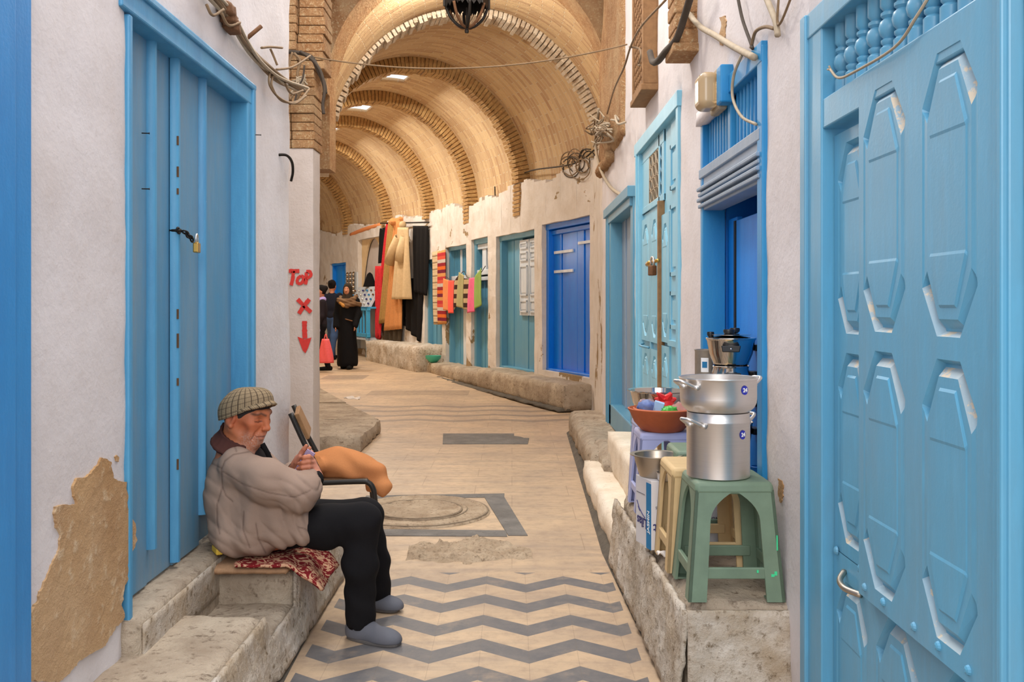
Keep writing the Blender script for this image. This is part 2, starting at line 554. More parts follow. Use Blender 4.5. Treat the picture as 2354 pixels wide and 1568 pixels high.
M['green_paint'] = m_simple('bright_green_paint', C(70, 216, 150), 0.5)
M['cream_plastic'] = m_simple('cream_plastic', C(214, 184, 134), 0.55, 0, 0.12, 14, 0.06)
M['lilac_plastic'] = m_simple('lilac_plastic', C(178, 184, 224), 0.45, 0, 0.08, 14)
M['dark_plastic'] = m_simple('dark_stool_plastic', C(40, 42, 40), 0.5)
M['terracotta'] = m_simple('terracotta', C(186, 96, 56), 0.6, 0, 0.18, 16, 0.1)
M['carton'] = m_simple('white_carton', C(218, 214, 214), 0.8, 0, 0.05, 10)
M['carton_blue'] = m_simple('blue_print', C(38, 124, 176), 0.7)
M['print_navy'] = m_simple('navy_print', C(58, 56, 112), 0.7)
M['print_grey'] = m_simple('grey_print', C(120, 116, 124), 0.7)
M['sticker'] = m_simple('blue_sticker', C(44, 54, 176), 0.4, 0, 0.05)
M['white'] = m_simple('white_print', C(244, 244, 244), 0.5, 0, 0.03)
M['red_paint'] = m_simple('red_wall_paint', C(206, 58, 52), 0.85, 0, 0.14, 60)
M['red_plastic'] = m_simple('red_plastic', C(220, 44, 44), 0.4)
M['blue_plastic'] = m_simple('blue_plastic', C(50, 96, 176), 0.4)
M['green_toy'] = m_simple('bright_green_plastic', C(80, 184, 70), 0.4)
M['pale_blue_card'] = m_simple('pale_blue_card', C(170, 206, 240), 0.5, 0, 0.05)
M['dark_blue_plastic'] = m_simple('dark_blue_plastic', C(10, 86, 150), 0.35)
M['yellow'] = m_simple('yellow_plastic', C(222, 186, 66), 0.5)
M['paper'] = m_simple('white_paper', C(228, 220, 212), 0.8, 0, 0.05)
M['skin'] = m_attr('skin', 0.55, 0.35, 0.12, 220, 0.12)
M['cloth'] = m_attr('dyed_cloth', 0.9, 0.15, 0.25, 420)
M['knit'] = m_attr('knitted_cloth', 0.95, 0.1, 0.35, 160)
M['suede'] = m_attr('grey_suede', 0.85, 0.2, 0.25, 500)
M['black_cloth'] = m_simple('black_cloth', C(24, 23, 24), 0.9, 0, 0.25, 60, 0.15, 0.15)
M['black_fabric'] = m_simple('black_wool', C(30, 28, 28), 0.95, 0, 0.3, 60, 0.15, 0.1)


def m_cling():
    t = NT('clear_bag'); t.b.inputs['Transmission Weight'].default_value = 0.85; t.b.inputs['IOR'].default_value = 1.1
    t.bump(t.noise(60, 3), 0.4, 0.004)
    return t.done((0.9, 0.92, 0.95, 1), 0.12, 0, 0.6)


M['clear_bag'] = m_cling()


def m_glass():
    t = NT('dusty_lamp_glass'); t.b.inputs['Transmission Weight'].default_value = 0.35
    return t.done(C(206, 178, 136), 0.25, 0, 0.6)


M['lamp_glass'] = m_glass()


def m_tweed():
    """houndstooth-like check of the cap, from its UV map"""
    t = NT('checked_tweed')
    uv = t.n('ShaderNodeUVMap').outputs[0]; x = t.xyz(uv)
    def stripe(s, per, w): return t.ramp(t.math('ABSOLUTE', t.math('SUBTRACT', t.math('FRACT', t.math('DIVIDE', s, per)), 0.5)), w, w + 0.06, True)
    a = stripe(x[0], 0.021, 0.07); b = stripe(x[1], 0.021, 0.06)
    fa = stripe(x[0], 0.0056, 0.18); fb = stripe(x[1], 0.0056, 0.18)
    c = t.mix(t.math('MULTIPLY', fa, 0.45), C(172, 150, 118), C(84, 70, 56))
    c = t.mix(t.math('MULTIPLY', fb, 0.45), c, C(84, 70, 56))
    c = t.mix(t.math('MULTIPLY', a, 0.75), c, C(66, 54, 46)); c = t.mix(t.math('MULTIPLY', b, 0.55), c, C(74, 62, 52))
    t.bump(t.noise(600, 3), 0.3, 0.002)
    return t.done(c, 0.95, 0, 0.1)


M['tweed'] = m_tweed()


def m_floor():
    """stone paving: slabs with joints, grey zigzag inlay close by and a finer one further on"""
    t = NT('paving')
    x, y, z = t.xyz()[0], t.xyz()[1], t.xyz()[2]
    a = t.noise(1.6, 7, 0.62); b = t.noise(14, 6, 0.68); d = t.noise(60, 3, 0.7)
    base = t.mix(t.ramp(a, 0.36, 0.66), C(202, 175, 142), C(174, 151, 126))
    base = t.mix(t.math('MULTIPLY', t.ramp(b, 0.46, 0.72), 0.6), base, C(150, 128, 108))
    streak = t.noise(3.0, 6, 0.65, t.scale(t.pos(), (0.5, 3.2, 1)))
    base = t.mix(t.math('MULTIPLY', t.ramp(streak, 0.46, 0.70), 0.6), base, C(146, 130, 116))
    # joints of the slabs
    br = t.n('ShaderNodeTexBrick', offset=0.4); t.set(br.inputs['Vector'], t.pos())
    br.inputs['Scale'].default_value = 1.0; br.inputs['Brick Width'].default_value = 0.62; br.inputs['Row Height'].default_value = 0.34
    br.inputs['Mortar Size'].default_value = 0.003; br.inputs['Mortar Smooth'].default_value = 0.2
    jm = t.math('MULTIPLY', br.outputs['Fac'], t.ramp(y, 4.3, 4.6))
    base = t.mix(t.math('MULTIPLY', jm, 0.4), base, C(130, 108, 84))

    def zigzag(x0, wl, amp, y0, sp, frac):
        u = t.math('FRACT', t.math('DIVIDE', t.math('SUBTRACT', x, x0), wl))
        tri = t.math('ABSOLUTE', t.math('SUBTRACT', u, 0.5))                  # 0.5 at x0, 0 half-way
        v = t.math('SUBTRACT', y, t.math('MULTIPLY', tri, amp * 2))
        fr = t.math('FRACT', t.math('DIVIDE', t.math('SUBTRACT', v, y0), sp))
        return t.ramp(fr, frac, frac + 0.015, True), u
    jx = t.math('MULTIPLY', t.math('SUBTRACT', t.noise(2.0, 2), 0.5), 0.01)
    zz, u = zigzag(0.06 + 0.175, 0.35, 0.126, 3.254, 0.2675, 0.44)
    inx = t.math('MULTIPLY', t.math('GREATER_THAN', x, -0.735), t.math('LESS_THAN', x, 0.455))
    iny = t.math('MULTIPLY', t.math('LESS_THAN', y, 4.36), t.math('GREATER_THAN', y, -2.0))
    m1 = t.math('MULTIPLY', zz, t.math('MULTIPLY', inx, iny))
    grey = t.mix(t.ramp(b, 0.35, 0.7), C(92, 92, 95), C(118, 113, 109))
    fade = t.math('SUBTRACT', 1.0, t.math('MULTIPLY', t.ramp(t.noise(5, 5, 0.7), 0.55, 0.75), 0.42))
    c = t.mix(t.math('MULTIPLY', m1, fade), base, grey)
    # mitre joints of the inlay
    ju = t.math('ABSOLUTE', t.math('SUBTRACT', t.math('FRACT', t.math('MULTIPLY', u, 2.0)), 0.5))
    jl = t.math('MULTIPLY', t.math('GREATER_THAN', ju, 0.493), t.math('MULTIPLY', inx, iny))
    c = t.mix(t.math('MULTIPLY', jl, 0.30), c, C(110, 96, 80))
    z2, u2 = zigzag(-0.2, 0.84, 0.16, 9.92, 0.46, 0.34)
    iny2 = t.math('MULTIPLY', t.math('GREATER_THAN', y, 9.9), t.math('LESS_THAN', y, 11.75))
    c = t.mix(t.math('MULTIPLY', t.math('MULTIPLY', z2, iny2), 0.62), c, C(120, 108, 98))
    # two dark inlaid bars further along
    def bar(x0, x1, y0, y1):
        return t.math('MULTIPLY', t.math('MULTIPLY', t.math('GREATER_THAN', x, x0), t.math('LESS_THAN', x, x1)),
                      t.math('MULTIPLY', t.math('GREATER_THAN', y, y0), t.math('LESS_THAN', y, y1)))
    c = t.mix(t.math('MULTIPLY', bar(-2.0, -0.6, 12.75, 13.35), 0.45), c, C(118, 102, 88))
    c = t.mix(t.math('MULTIPLY', bar(-3.1, -2.4, 15.0, 15.8), 0.5), c, C(112, 100, 90))
    h = t.math('ADD', t.math('MULTIPLY', b, 0.6), t.math('MULTIPLY', d, 0.25))
    h = t.math('ADD', h, t.math('MULTIPLY', jm, -0.6)); h = t.math('ADD', h, t.math('MULTIPLY', m1, 0.05))
    t.bump(h, 0.3, 0.008)
    return t.done(c, t.math('ADD', t.math('MULTIPLY', b, 0.3), 0.38), 0, 0.4)


M['floor'] = m_floor()
# ------------------------------------------------------------------ floor
def floor_z(y): return max(0.0, (y - 12.0) * 0.015)


mb = MB()
mb.grid(lambda u, v: (-9 + 12 * u, -6 + 36 * v, floor_z(-6 + 36 * v)), 12, 72)
floor = struct(mb.build('floor', M['floor'], smooth=True))

XL, XR = -1.12, 0.84

# ------------------------------------------------------------------ near walls
mb = MB()
rough_box(mb, (XL, 2.145, 0), (-1.75, 2.72, 5.0), 0.06, 0.006, 1, 4, 0.012)
rough_box(mb, (XL - 0.003, 2.5, 2.18), (-1.75, 4.3, 5.0), 0.06, 0.006, 1, 4, 0.010)
rough_box(mb, (XL, 4.01, 0.0), (-1.75, 4.75, 5.0), 0.06, 0.008, 1, 4, 0.018)
rough_box(mb, (XL, 0.3, 0.0), (-1.75, 1.55, 5.0), 0.1, 0.006, 1, 4, 0.012)
rough_box(mb, (XL - 0.003, 1.3, 2.4), (-1.75, 2.3, 5.0), 0.1, 0.006, 1, 4, 0.012)
rough_box(mb, (-1.80, 4.6, 0), (-2.1, 7.2, 5.0), 0.1, 0.006, 1, 4, 0.012)
mb.box((-1.75, 2.7, 0), (-1.25, 4.1, 0.33))
wall_left = struct(mb.build('wall_left', M['plaster_old'], smooth=True, auto=50))

mb = MB()
rough_box(mb, (XR, 0.3, 0), (1.5, 1.545, 5.0), 0.08, 0.005, 2, 4, 0.012)
rough_box(mb, (XR, 2.66, 0), (1.35, 3.12, 5.0), 0.06, 0.006, 2, 4, 0.012)
rough_box(mb, (XR, 4.12, 0), (1.35, 4.70, 5.0), 0.06, 0.008, 2, 4, 0.014)
rough_box(mb, (XR, 6.27, 0), (1.35, 6.44, 5.0), 0.06, 0.006, 2, 4, 0.012)
rough_box(mb, (XR, 8.10, 0), (1.35, 8.75, 5.0), 0.08, 0.012, 2, 4, 0.02)
rough_box(mb, (XR + 0.003, 1.4, 2.06), (1.35, 2.9, 5.0), 0.08, 0.006, 2, 4, 0.012)
rough_box(mb, (XR + 0.003, 3.0, 2.11), (1.35, 4.4, 5.0), 0.06, 0.006, 2, 4, 0.012)
rough_box(mb, (XR + 0.003, 4.5, 2.30), (1.35, 6.35, 5.0), 0.06, 0.006, 2, 4, 0.016)
rough_box(mb, (XR + 0.003, 6.3, 2.06), (1.35, 8.3, 5.0), 0.06, 0.006, 2, 4, 0.012)
mb.box((0.86, 3.1, 0), (1.5, 4.14, 0.343)); mb.box((0.90, 4.6, 0), (1.35, 6.4, 0.40)); mb.box((0.90, 6.4, 0), (1.35, 8.2, 0.40))
wall_right = struct(mb.build('wall_right', M['plaster'], smooth=True, auto=50))


# patches where the plaster has come off -------------------------------------
def jag(poly, it=3, amp=0.16, seed=1):
    r = random.Random(seed); p = [Vector(q) for q in poly]
    for _ in range(it):
        o = []
        for i in range(len(p)):
            a, b = p[i], p[(i + 1) % len(p)]; d = b - a; n = Vector((-d.y, d.x))
            o += [a, a + d * (0.5 + r.uniform(-.1, .1)) + n * r.uniform(-amp, amp)]
        p = o
    return [(q.x, q.y) for q in p]


def patch(name, pxs, to3, normal, mat, parent, th=0.006, it=3, amp=0.14, seed=1):
    poly = jag(pxs, it, amp, seed); n = Vector(normal)
    pts = [to3(*q) for q in poly]
    m = MB(); N = len(pts)
    m.add([p - n * 0.02 for p in pts] + [p + n * th for p in pts],
          [tuple(range(N, 2 * N))] + [(i, (i + 1) % N, N + (i + 1) % N, N + i) for i in range(N)])
    o = m.build(name, mat, parent)
    bm = bmesh.new(); bm.from_mesh(o.data)
    bmesh.ops.triangulate(bm, faces=[f for f in bm.faces if len(f.verts) > 4]); bm.to_mesh(o.data); bm.free()
    return o


def onL(px, py): return PX(px, py, XL)
def onR(px, py): return PX(px, py, XR)


patch('bare_render', [(56, 1568), (60, 1450), (85, 1380), (112, 1300), (135, 1235), (124, 1165), (172, 1160), (172, 1100), (205, 1088), (228, 1052), (252, 1062), (256, 1098),
      (287, 1108), (289, 1300), (282, 1420), (262, 1440), (210, 1500), (160, 1540), (130, 1568)], onL, (1, 0, 0), M['bare'], wall_left, 0.0062, 4, 0.13, 4)
patch('bare_chip', [(262, 1050), (266, 1046), (272, 1052), (271, 1062), (265, 1060)], onL, (1, 0, 0), M['bare'], wall_left, 0.003, 2, 0.1, 6)
for k, q in enumerate([[(1790, 1100), (1800, 1105), (1803, 1140), (1796, 1156), (1790, 1130)], [(1655, 40), (1668, 36), (1670, 60), (1662, 105), (1657, 104)]]):
    patch('bare_chip', q, onR, (-1, 0, 0), M['bare'], wall_right, 0.0035, 3, 0.14, 11 + k)
# ------------------------------------------------------------------ left pillar with painted signs
mb = MB()
rough_box(mb, (-1.95, 7.0, 0), (-1.485, 7.25, 2.42), 0.05, 0.003, 5, 5, 0.010)
mb.hexa([(-2.1, 7.2, 0), (-1.49, 7.2, 0), (-1.885, 8.95, 0), (-2.2, 8.95, 0), (-2.1, 7.2, 3.2), (-1.49, 7.2, 3.2), (-1.885, 8.95, 3.2), (-2.2, 8.95, 3.2)])
pillar = struct(mb.build('pillar', M['plaster_grey'], smooth=True, auto=50))
mb = MB()
for i, z in enumerate(np.arange(2.42, 4.9, 0.066)):          # bare brick above the plaster
    j = random.uniform(-.008, .008); x1 = -1.47 + j + (0.0 if z < 3.0 else 0.07)
    for k in range(3):
        xa = -2.0 + (x1 + 2.0) * k / 3 + random.uniform(-.01, .01); xb = -2.0 + (x1 + 2.0) * (k + 1) / 3
        y0 = 7.0 + random.uniform(-.007, .007) - (0.05 if z > 3.1 and k < 2 else 0)
        mb.box((xa, y0, z), (xb - .008, 7.3, z + 0.062))
mb.box((-2.0, 7.03, 2.42), (-1.5, 7.3, 4.95))
pillar_top = struct(mb.build('brick_capital', M['brick_brown'], pillar, bevel=0.006))


def pil(px, py): return P(px, py, 6.9935)


def stroke(m, pts, w, seed=0):
    r = random.Random(seed)
    p = [pil(*q) for q in pts]; p = bez(p, 5) if len(p) > 2 else [p[0].lerp(p[1], t / 6) for t in range(7)]
    vs = []; k = w * 7.0 / FPX / 2
    for i, q in enumerate(p):
        t = (p[min(i + 1, len(p) - 1)] - p[max(i - 1, 0)]).normalized(); n = Vector((-t.z, 0, t.x)) * k * (1 + r.uniform(-.14, .14))
        for d in (0.0, 0.003):
            vs += [q + n + Vector((0, d, 0)), q - n + Vector((0, d, 0))]
    fs = []
    for i in range(len(p) - 1):
        a = i * 4; b = a + 4
        fs += [(a, a + 1, b + 1, b), (a, b, b + 2, a + 2), (a + 1, a + 3, b + 3, b + 1)]
    e = (len(p) - 1) * 4; fs += [(0, 2, 3, 1), (e, e + 1, e + 3, e + 2)]
    m.add(vs, fs)


mb = MB()
stroke(mb, [(664, 623), (688, 623)], 9, 1); stroke(mb, [(674, 623), (673, 640), (669, 656)], 8, 2)
stroke(mb, [(692, 634), (684, 641), (684, 650), (691, 652), (697, 645), (697, 637), (692, 634)], 7, 3)
stroke(mb, [(704, 626), (704, 640), (702, 654)], 8, 4); stroke(mb, [(704, 624), (713, 625), (714, 634), (704, 641)], 7, 5)
mb.build('painted_word', M['red_paint'], pillar)
mb = MB(); stroke(mb, [(684, 688), (699, 703), (715, 718)], 9, 6); stroke(mb, [(711, 688), (698, 704), (687, 721)], 10, 7)
mb.build('painted_cross', M['red_paint'], pillar)
mb = MB(); stroke(mb, [(700, 738), (700, 756), (701, 778)], 11, 8)
v = [pil(684, 774), pil(700, 780), pil(716, 776), pil(708, 800), pil(702, 812), pil(696, 806)]
mb.add(v + [p + Vector((0, .003, 0)) for p in v], [tuple(range(6)), tuple(range(11, 5, -1))] + [(i, (i + 1) % 6, 6 + (i + 1) % 6, 6 + i) for i in range(6)])
mb.build('painted_arrow', M['red_paint'], pillar)

# ------------------------------------------------------------------ the bending vaulted passage
CL = [(-0.40, 8.55), (-0.47, 10.4), (-1.29, 12.62), (-2.10, 14.7), (-2.95, 16.8), (-4.0, 19.0), (-5.2, 21.3), (-6.6, 23.6), (-8.2, 25.9)]


def cl_frame(s):
    """centre and right-hand normal at station s (0 .. 8)"""
    i = min(int(s), len(CL) - 2); t = s - i
    q = [Vector(c) for c in CL]; a = q[max(i - 1, 0)]; b = q[i]; c = q[i + 1]; d = q[min(i + 2, len(q) - 1)]
    if i == 0: a = b - Vector((0.0, 2.0))
    p = 0.5 * (2 * b + (c - a) * t + (2 * a - 5 * b + 4 * c - d) * t * t + (3 * b - a - 3 * c + d) * t ** 3)
    e = 0.5 * ((c - a) + 2 * (2 * a - 5 * b + 4 * c - d) * t + 3 * (3 * b - a - 3 * c + d) * t * t)
    e.normalize(); n = Vector((e.y, -e.x))
    return p, n, e


def spring(s): return 2.74 + 0.03 * s
def rise(s): return 1.76 if s > 0.9 else 1.72
def halfw(s): return 1.56 if s < 1 else 1.62


def vpt(s, a, extra=0.0):
    p, n, e = cl_frame(s); w = halfw(s) + extra
    q = p + n * (w * cos(a))
    return Vector((q.x, q.y, spring(s) + (rise(s) + extra) * sin(a)))


NS, NA = 128, 56
HOLES = [(2.42, 2.62), (3.50, 3.74), (4.50, 4.76), (0.25, 0.50)]
V = []; F = []; UV = []
for i in range(NS + 1):
    s = 8.0 * i / NS
    for j in range(NA + 1): V.append(tuple(vpt(s, pi * j / NA)))
for i in range(NS):
    s = 8.0 * (i + .5) / NS
    for j in range(NA):
        a = pi * (j + .5) / NA
        if abs(a - pi / 2) < 0.13 and any(h0 <= s <= h1 for h0, h1 in HOLES): continue
        F.append((i * (NA + 1) + j, i * (NA + 1) + j + 1, (i + 1) * (NA + 1) + j + 1, (i + 1) * (NA + 1) + j))
        u0, u1 = 2.5 * i * 8 / NS, 2.5 * (i + 1) * 8 / NS
        w0, w1 = 5.3 * j / NA, 5.3 * (j + 1) / NA
        UV += [(w0, u0), (w1, u0), (w1, u1), (w0, u1)]
me = bpy.data.meshes.new('vault'); me.from_pydata(V, [], F); uvl = me.uv_layers.new(name='UVMap')
uvl.data.foreach_set('uv', [c for q in UV for c in q]); me.materials.append(M['brick_vault'])
me.polygons.foreach_set('use_smooth', [True] * len(F))
vault = bpy.data.objects.new('ceiling', me); COL.objects.link(vault); struct(vault); WM['ceiling'] = Matrix.Identity(4)
md = vault.modifiers.new('thickness', 'SOLIDIFY'); md.thickness = 0.05; md.offset = -1.0


def rib(name, s, mat, depth=0.15, width=0.22, nb=84, low=0.0, back=None, jit=0.012, inner=0.0):
    p, n, e = cl_frame(s); w = halfw(s) + 0.03 - inner; zs = spring(s); rz = rise(s) + 0.03 - inner
    m = MB(); e3 = Vector((e.x, e.y, 0)); n3 = Vector((n.x, n.y, 0)); c = Vector((p.x, p.y, zs))
    th = pi * w / nb * 0.74
    for k in range(-int(low / (th * 1.3)), nb + 1 + int(low / (th * 1.3))):
        if 0 <= k <= nb:
            a = pi * k / nb; o = c + n3 * (w * cos(a)) + Vector((0, 0, rz * sin(a)))
            rad = (n3 * cos(a) + Vector((0, 0, sin(a)))).normalized()
        else:
            sg = 1 if k < 0 else -1; q = -k if k < 0 else k - nb
            o = c + n3 * (w * sg) - Vector((0, 0, q * th * 1.3)); rad = n3 * sg
        tan = e3.cross(rad)
        d = depth + random.uniform(-jit, jit); wd = width + random.uniform(-jit, jit); t2 = th * random.uniform(.9, 1.05)
        vs = []
        for r_ in (0.06, -d):
            for (x, y) in ((-1, -1), (1, -1), (1, 1), (-1, 1)):
                vs.append(o + rad * r_ + e3 * (wd / 2 * x + random.uniform(-.004, .004)) + tan * (t2 / 2 * y))
        m.hexa(vs)
    N = 60
    for k in range(N):                                   # mortar core behind the bricks
        vs = []
        for a in (pi * k / N, pi * (k + 1) / N):
            for r_ in (0.06, -depth * 0.72):
                for x in (-1, 1):
                    vs.append(c + n3 * ((w + r_) * cos(a)) + Vector((0, 0, (rz + r_) * sin(a))) + e3 * (width * 0.42 * x))
        m.add(vs, [(0, 1, 3, 2), (4, 6, 7, 5), (0, 4, 5, 1), (2, 3, 7, 6), (0, 2, 6, 4), (1, 5, 7, 3)])
    return struct(m.build(name, mat, None, bevel=0.0))


rib('trim_1', 1.0, M['rib_white'], 0.13, 0.30, 92, 0.12, jit=0.02)
rib('trim_2', 2.0, M['rib_brick'], 0.21, 0.25, 88, 0.30)
rib('trim_3', 3.0, M['rib_brick'], 0.21, 0.25, 84, 0.25)
rib('trim_4', 4.0, M['rib_brick'], 0.21, 0.25, 84, 0.05)
rib('trim_5', 5.0, M['rib_brick'], 0.21, 0.25, 80, 0.0)
rib('trim_6', 6.0, M['rib_brick'], 0.21, 0.25, 76, 0.0)
rib('trim_7', 7.0, M['rib_brick'], 0.21, 0.25, 72, 0.0)

# front arch: brick ring and spandrel of the crossing in front of the vault
mb = MB(); cA = Vector((-0.40, 8.60, 3.17)); R0 = 1.28
N = 64
for k in range(N):
    a0, a1 = pi * k / N, pi * (k + 1) / N
    for (ra, rb, y0, y1) in ((R0, R0 + 0.22, 8.45, 8.9), (R0 + 0.10, 2.6, 8.62, 8.92)):
        vs = []
        for y in (y0, y1):
            for a, r_ in ((a0, ra), (a1, ra), (a1, rb), (a0, rb)):
                vs.append(cA + Vector((r_ * cos(a), y - 8.60, r_ * sin(a))))
        mb.hexa(vs)
mb.box((-3.2, 8.62, 2.5), (-1.68, 8.92, 3.17)); mb.box((0.88, 8.62, 2.5), (2.2, 8.92, 3.17))
mb.box((0.86, 8.45, 2.6), (1.1, 8.9, 3.2))
arch = struct(mb.build('trim_8', M['brick_brown'], smooth=True, auto=40))
mb = MB()
for k in range(70):                                      # outer ring of projecting bricks
    a = pi * k / 69; r_ = R0 + 0.30 + random.uniform(-.01, .01)
    rad = Vector((cos(a), 0, sin(a))); tan = Vector((-sin(a), 0, cos(a))); o = cA + rad * r_
    vs = []
    for y in (-0.22 + random.uniform(-.01, .01), 0.05):
        for (x, t_) in ((-1, -1), (1, -1), (1, 1), (-1, 1)): vs.append(o + Vector((0, y, 0)) + rad * (0.07 * x) + tan * (0.024 * t_))
    mb.hexa(vs)
mb.build('brick_ring', M['rib_brick'], arch)
mb = MB()                                                # a nearer, wider arch that springs from the two piers
cB = Vector((-0.36, 7.35, 3.25)); R1 = 1.30
for k in range(N):
    a0, a1 = pi * k / N, pi * (k + 1) / N
    vs = []
    for y in (-0.10, 0.35):
        for a, r_ in ((a0, R1), (a1, R1), (a1, R1 + 0.3), (a0, R1 + 0.3)): vs.append(cB + Vector((r_ * cos(a), y, r_ * sin(a))))
    mb.hexa(vs)
struct(mb.build('trim_9', M['brick_brown'], smooth=True, auto=40))
# worn pier of brown brick on the right, where the straight alley meets the vault
mb = MB()
rough_box(mb, (0.815, 6.95, 2.5), (1.2, 8.8, 4.95), 0.06, 0.012, 9, 5, 0.02)
struct(mb.build('trim_10', M['brick_brown'], smooth=True))
mb = MB()
rough_box(mb, (0.775, 7.7, 2.44), (1.1, 8.78, 2.53), 0.04, 0.02, 8, 9, 0.03)
struct(mb.build('trim_11', M['brick_brown'], smooth=True))

# ------------------------------------------------------------------ far right wall
WP = [(1.00, 8.6), (1.08, 10.9), (0.20, 13.2), (-0.62, 15.3), (-1.42, 17.4), (-2.58, 19.7), (-3.74, 22.0), (-5.2, 24.6), (-7.0, 27.0)]


def wall_at(px):
    """where the ray through image column px meets the far wall, seen from the doorway of the alley"""
    k = (px - CX) / FPX
    for (x0, y0), (x1, y1) in zip(WP[1:], WP[2:]):
        d = (x1 - x0) - k * (y1 - y0)
        t = (k * y0 - x0) / d
        if -1e-6 <= t <= 1 + 1e-6: return Vector((x0 + (x1 - x0) * t, y0 + (y1 - y0) * t))
    raise ValueError(px)


def wz(px, py):
    q = wall_at(px); return EYE - (py - CY) * q.y / FPX


GAPS = []                                                 # (left point, right point, z0, z1) door openings


def far_open(px0, px1, yt, yb):
    A = wall_at(px0); B = wall_at(px1)
    z1 = (wz(px0, yt[0]) + wz(px1, yt[1])) / 2; z0 = (wz(px0, yb[0]) + wz(px1, yb[1])) / 2
    GAPS.append((A, B, z0, z1)); d = B - A; L = d.length; d.normalize(); n = Vector((d.y, -d.x))   # n faces the passage
    if n.dot(Vector((0, 6)) - A) < 0: n = -n

    def fr(u, v, w): return Vector((A.x + d.x * u - n.x * (w - .03), A.y + d.y * u - n.y * (w - .03), v))
    return fr, L, z0, z1


OD = {'royal': far_open(1268, 1380, (514, 500), (850, 868)),
      'shutter': far_open(1160, 1250, (548, 524), (852, 850)),
      'fan': far_open(1101, 1141, (556, 540), (860, 862)),
      'barred': far_open(1042, 1090, (575, 556), (838, 846)),
      'dim': far_open(992, 1034, (600, 590), (800, 812)),
      'niche': far_open(836, 890, (548, 548), (800, 808)),
      'deep': far_open(771, 808, (606, 604), (760, 770))}

mb = MB()
pts = []
for i, w in enumerate(WP): pts.append(Vector(w))


def seg_par(q):                                           # arc parameter along the polyline
    acc = 0
    for a, b in zip(pts, pts[1:]):
        d = (b - a); t = (q - a).dot(d) / d.length_squared
        if -1e-4 <= t <= 1 + 1e-4 and (a + d * t - q).length < 1e-3: return acc + d.length * t
        acc += d.length
    return acc


def at_par(x):
    for a, b in zip(pts, pts[1:]):
        L = (b - a).length
        if x <= L + 1e-9: return a + (b - a) * (x / L)
        x -= L
    return pts[-1]


TOT = sum((b - a).length for a, b in zip(pts, pts[1:]))
G = sorted([(min(seg_par(A), seg_par(B)), max(seg_par(A), seg_par(B)), z0, z1) for A, B, z0, z1 in GAPS])
cuts = sorted(set([0, TOT] + [c for g in G for c in g[:2]] + [seg_par(p) for p in pts]))
cuts2 = []
for a, b in zip(cuts, cuts[1:]):
    n = max(1, int((b - a) / 0.12)); cuts2 += [a + (b - a) * k / n for k in range(n)]
cuts2.append(TOT)


def wall_top(x):
    y = at_par(x).y; return 2.78 + 0.012 * (y - 10)


for a, b in zip(cuts2, cuts2[1:]):
    if b - a < 1e-6: continue
    m = (a + b) / 2; g = next((g for g in G if g[0] - 1e-6 <= m <= g[1] + 1e-6), None)
    pa, pb = at_par(a), at_par(b); top = 2.90 + 0.012 * (pa.y - 10) + 0.20 * nz(a * .8, 0, 0, 1.0, 5) + 0.08 * nz(a, 0, 0, 5.0, 6)
    spans = [(0, top)] if g is None else [(0, g[2]), (g[3], top)]
    for z0, z1 in spans:
        nn = max(1, int((z1 - z0) / 0.12))
        for k in range(nn):
            za, zb = z0 + (z1 - z0) * k / nn, z0 + (z1 - z0) * (k + 1) / nn
            mb.add([(pa.x, pa.y, za), (pb.x, pb.y, za), (pb.x, pb.y, zb), (pa.x, pa.y, zb)], [(0, 1, 2, 3)])
wall_far = mb.build('wall_far_right', M['plaster_far'], fix=False)
bm = bmesh.new(); bm.from_mesh(wall_far.data); bmesh.ops.remove_doubles(bm, verts=bm.verts, dist=1e-4); bm.to_mesh(wall_far.data); bm.free()
for v in wall_far.data.vertices:
    d = 0.012 * nz(*v.co, 5, 2); v.co.x -= d + .035; v.co.y -= d + .014
md = wall_far.modifiers.new('thickness', 'SOLIDIFY'); md.thickness = 0.10; md.offset = -1
struct(wall_far)


def onF(px, py):
    q = wall_at(px); return Vector((q.x, q.y, EYE - (py - CY) * q.y / FPX))


nF = (-0.93, -0.37, 0)
for k, q in enumerate([[(1280, 440), (1300, 425), (1322, 400), (1326, 440), (1318, 488), (1296, 470)], [(1338, 440), (1380, 405), (1384, 470), (1362, 478), (1350, 500), (1342, 480)],
                       [(1252, 640), (1260, 610), (1268, 650), (1266, 720), (1256, 780), (1252, 700)], [(1040, 545), (1090, 535), (1088, 565), (1050, 570)]]):
    patch('bare_patch', q, onF, nF, M['plaster_grey' if k < 2 else 'bare'], wall_far, 0.055, 3, 0.16, 40 + k)

# left wall of the passage (out of sight behind the pillar) and the far end
mb = MB()
for i in range(32):
    a, b = vpt(8.0 * i / 32, pi), vpt(8.0 * (i + 1) / 32, pi); c, d = vpt(8.0 * i / 32, pi, .5), vpt(8.0 * (i + 1) / 32, pi, .5)
    mb.add([(c.x, c.y, 0), (d.x, d.y, 0), (d.x, d.y, a.z), (c.x, c.y, a.z), a, b], [(0, 1, 2, 3), (3, 2, 5, 4)])
struct(mb.build('wall_far_left', M['plaster_beige']))
p, n, e = cl_frame(8.0)
mb = MB(); mb.add([(p.x - 3 * n.x, p.y - 3 * n.y, 0), (p.x + 3 * n.x, p.y + 3 * n.y, 0), (p.x + 3 * n.x, p.y + 3 * n.y, 5), (p.x - 3 * n.x, p.y - 3 * n.y, 5)], [(0, 1, 2, 3)])
struct(mb.build('wall_far_end', M['plaster_beige']))

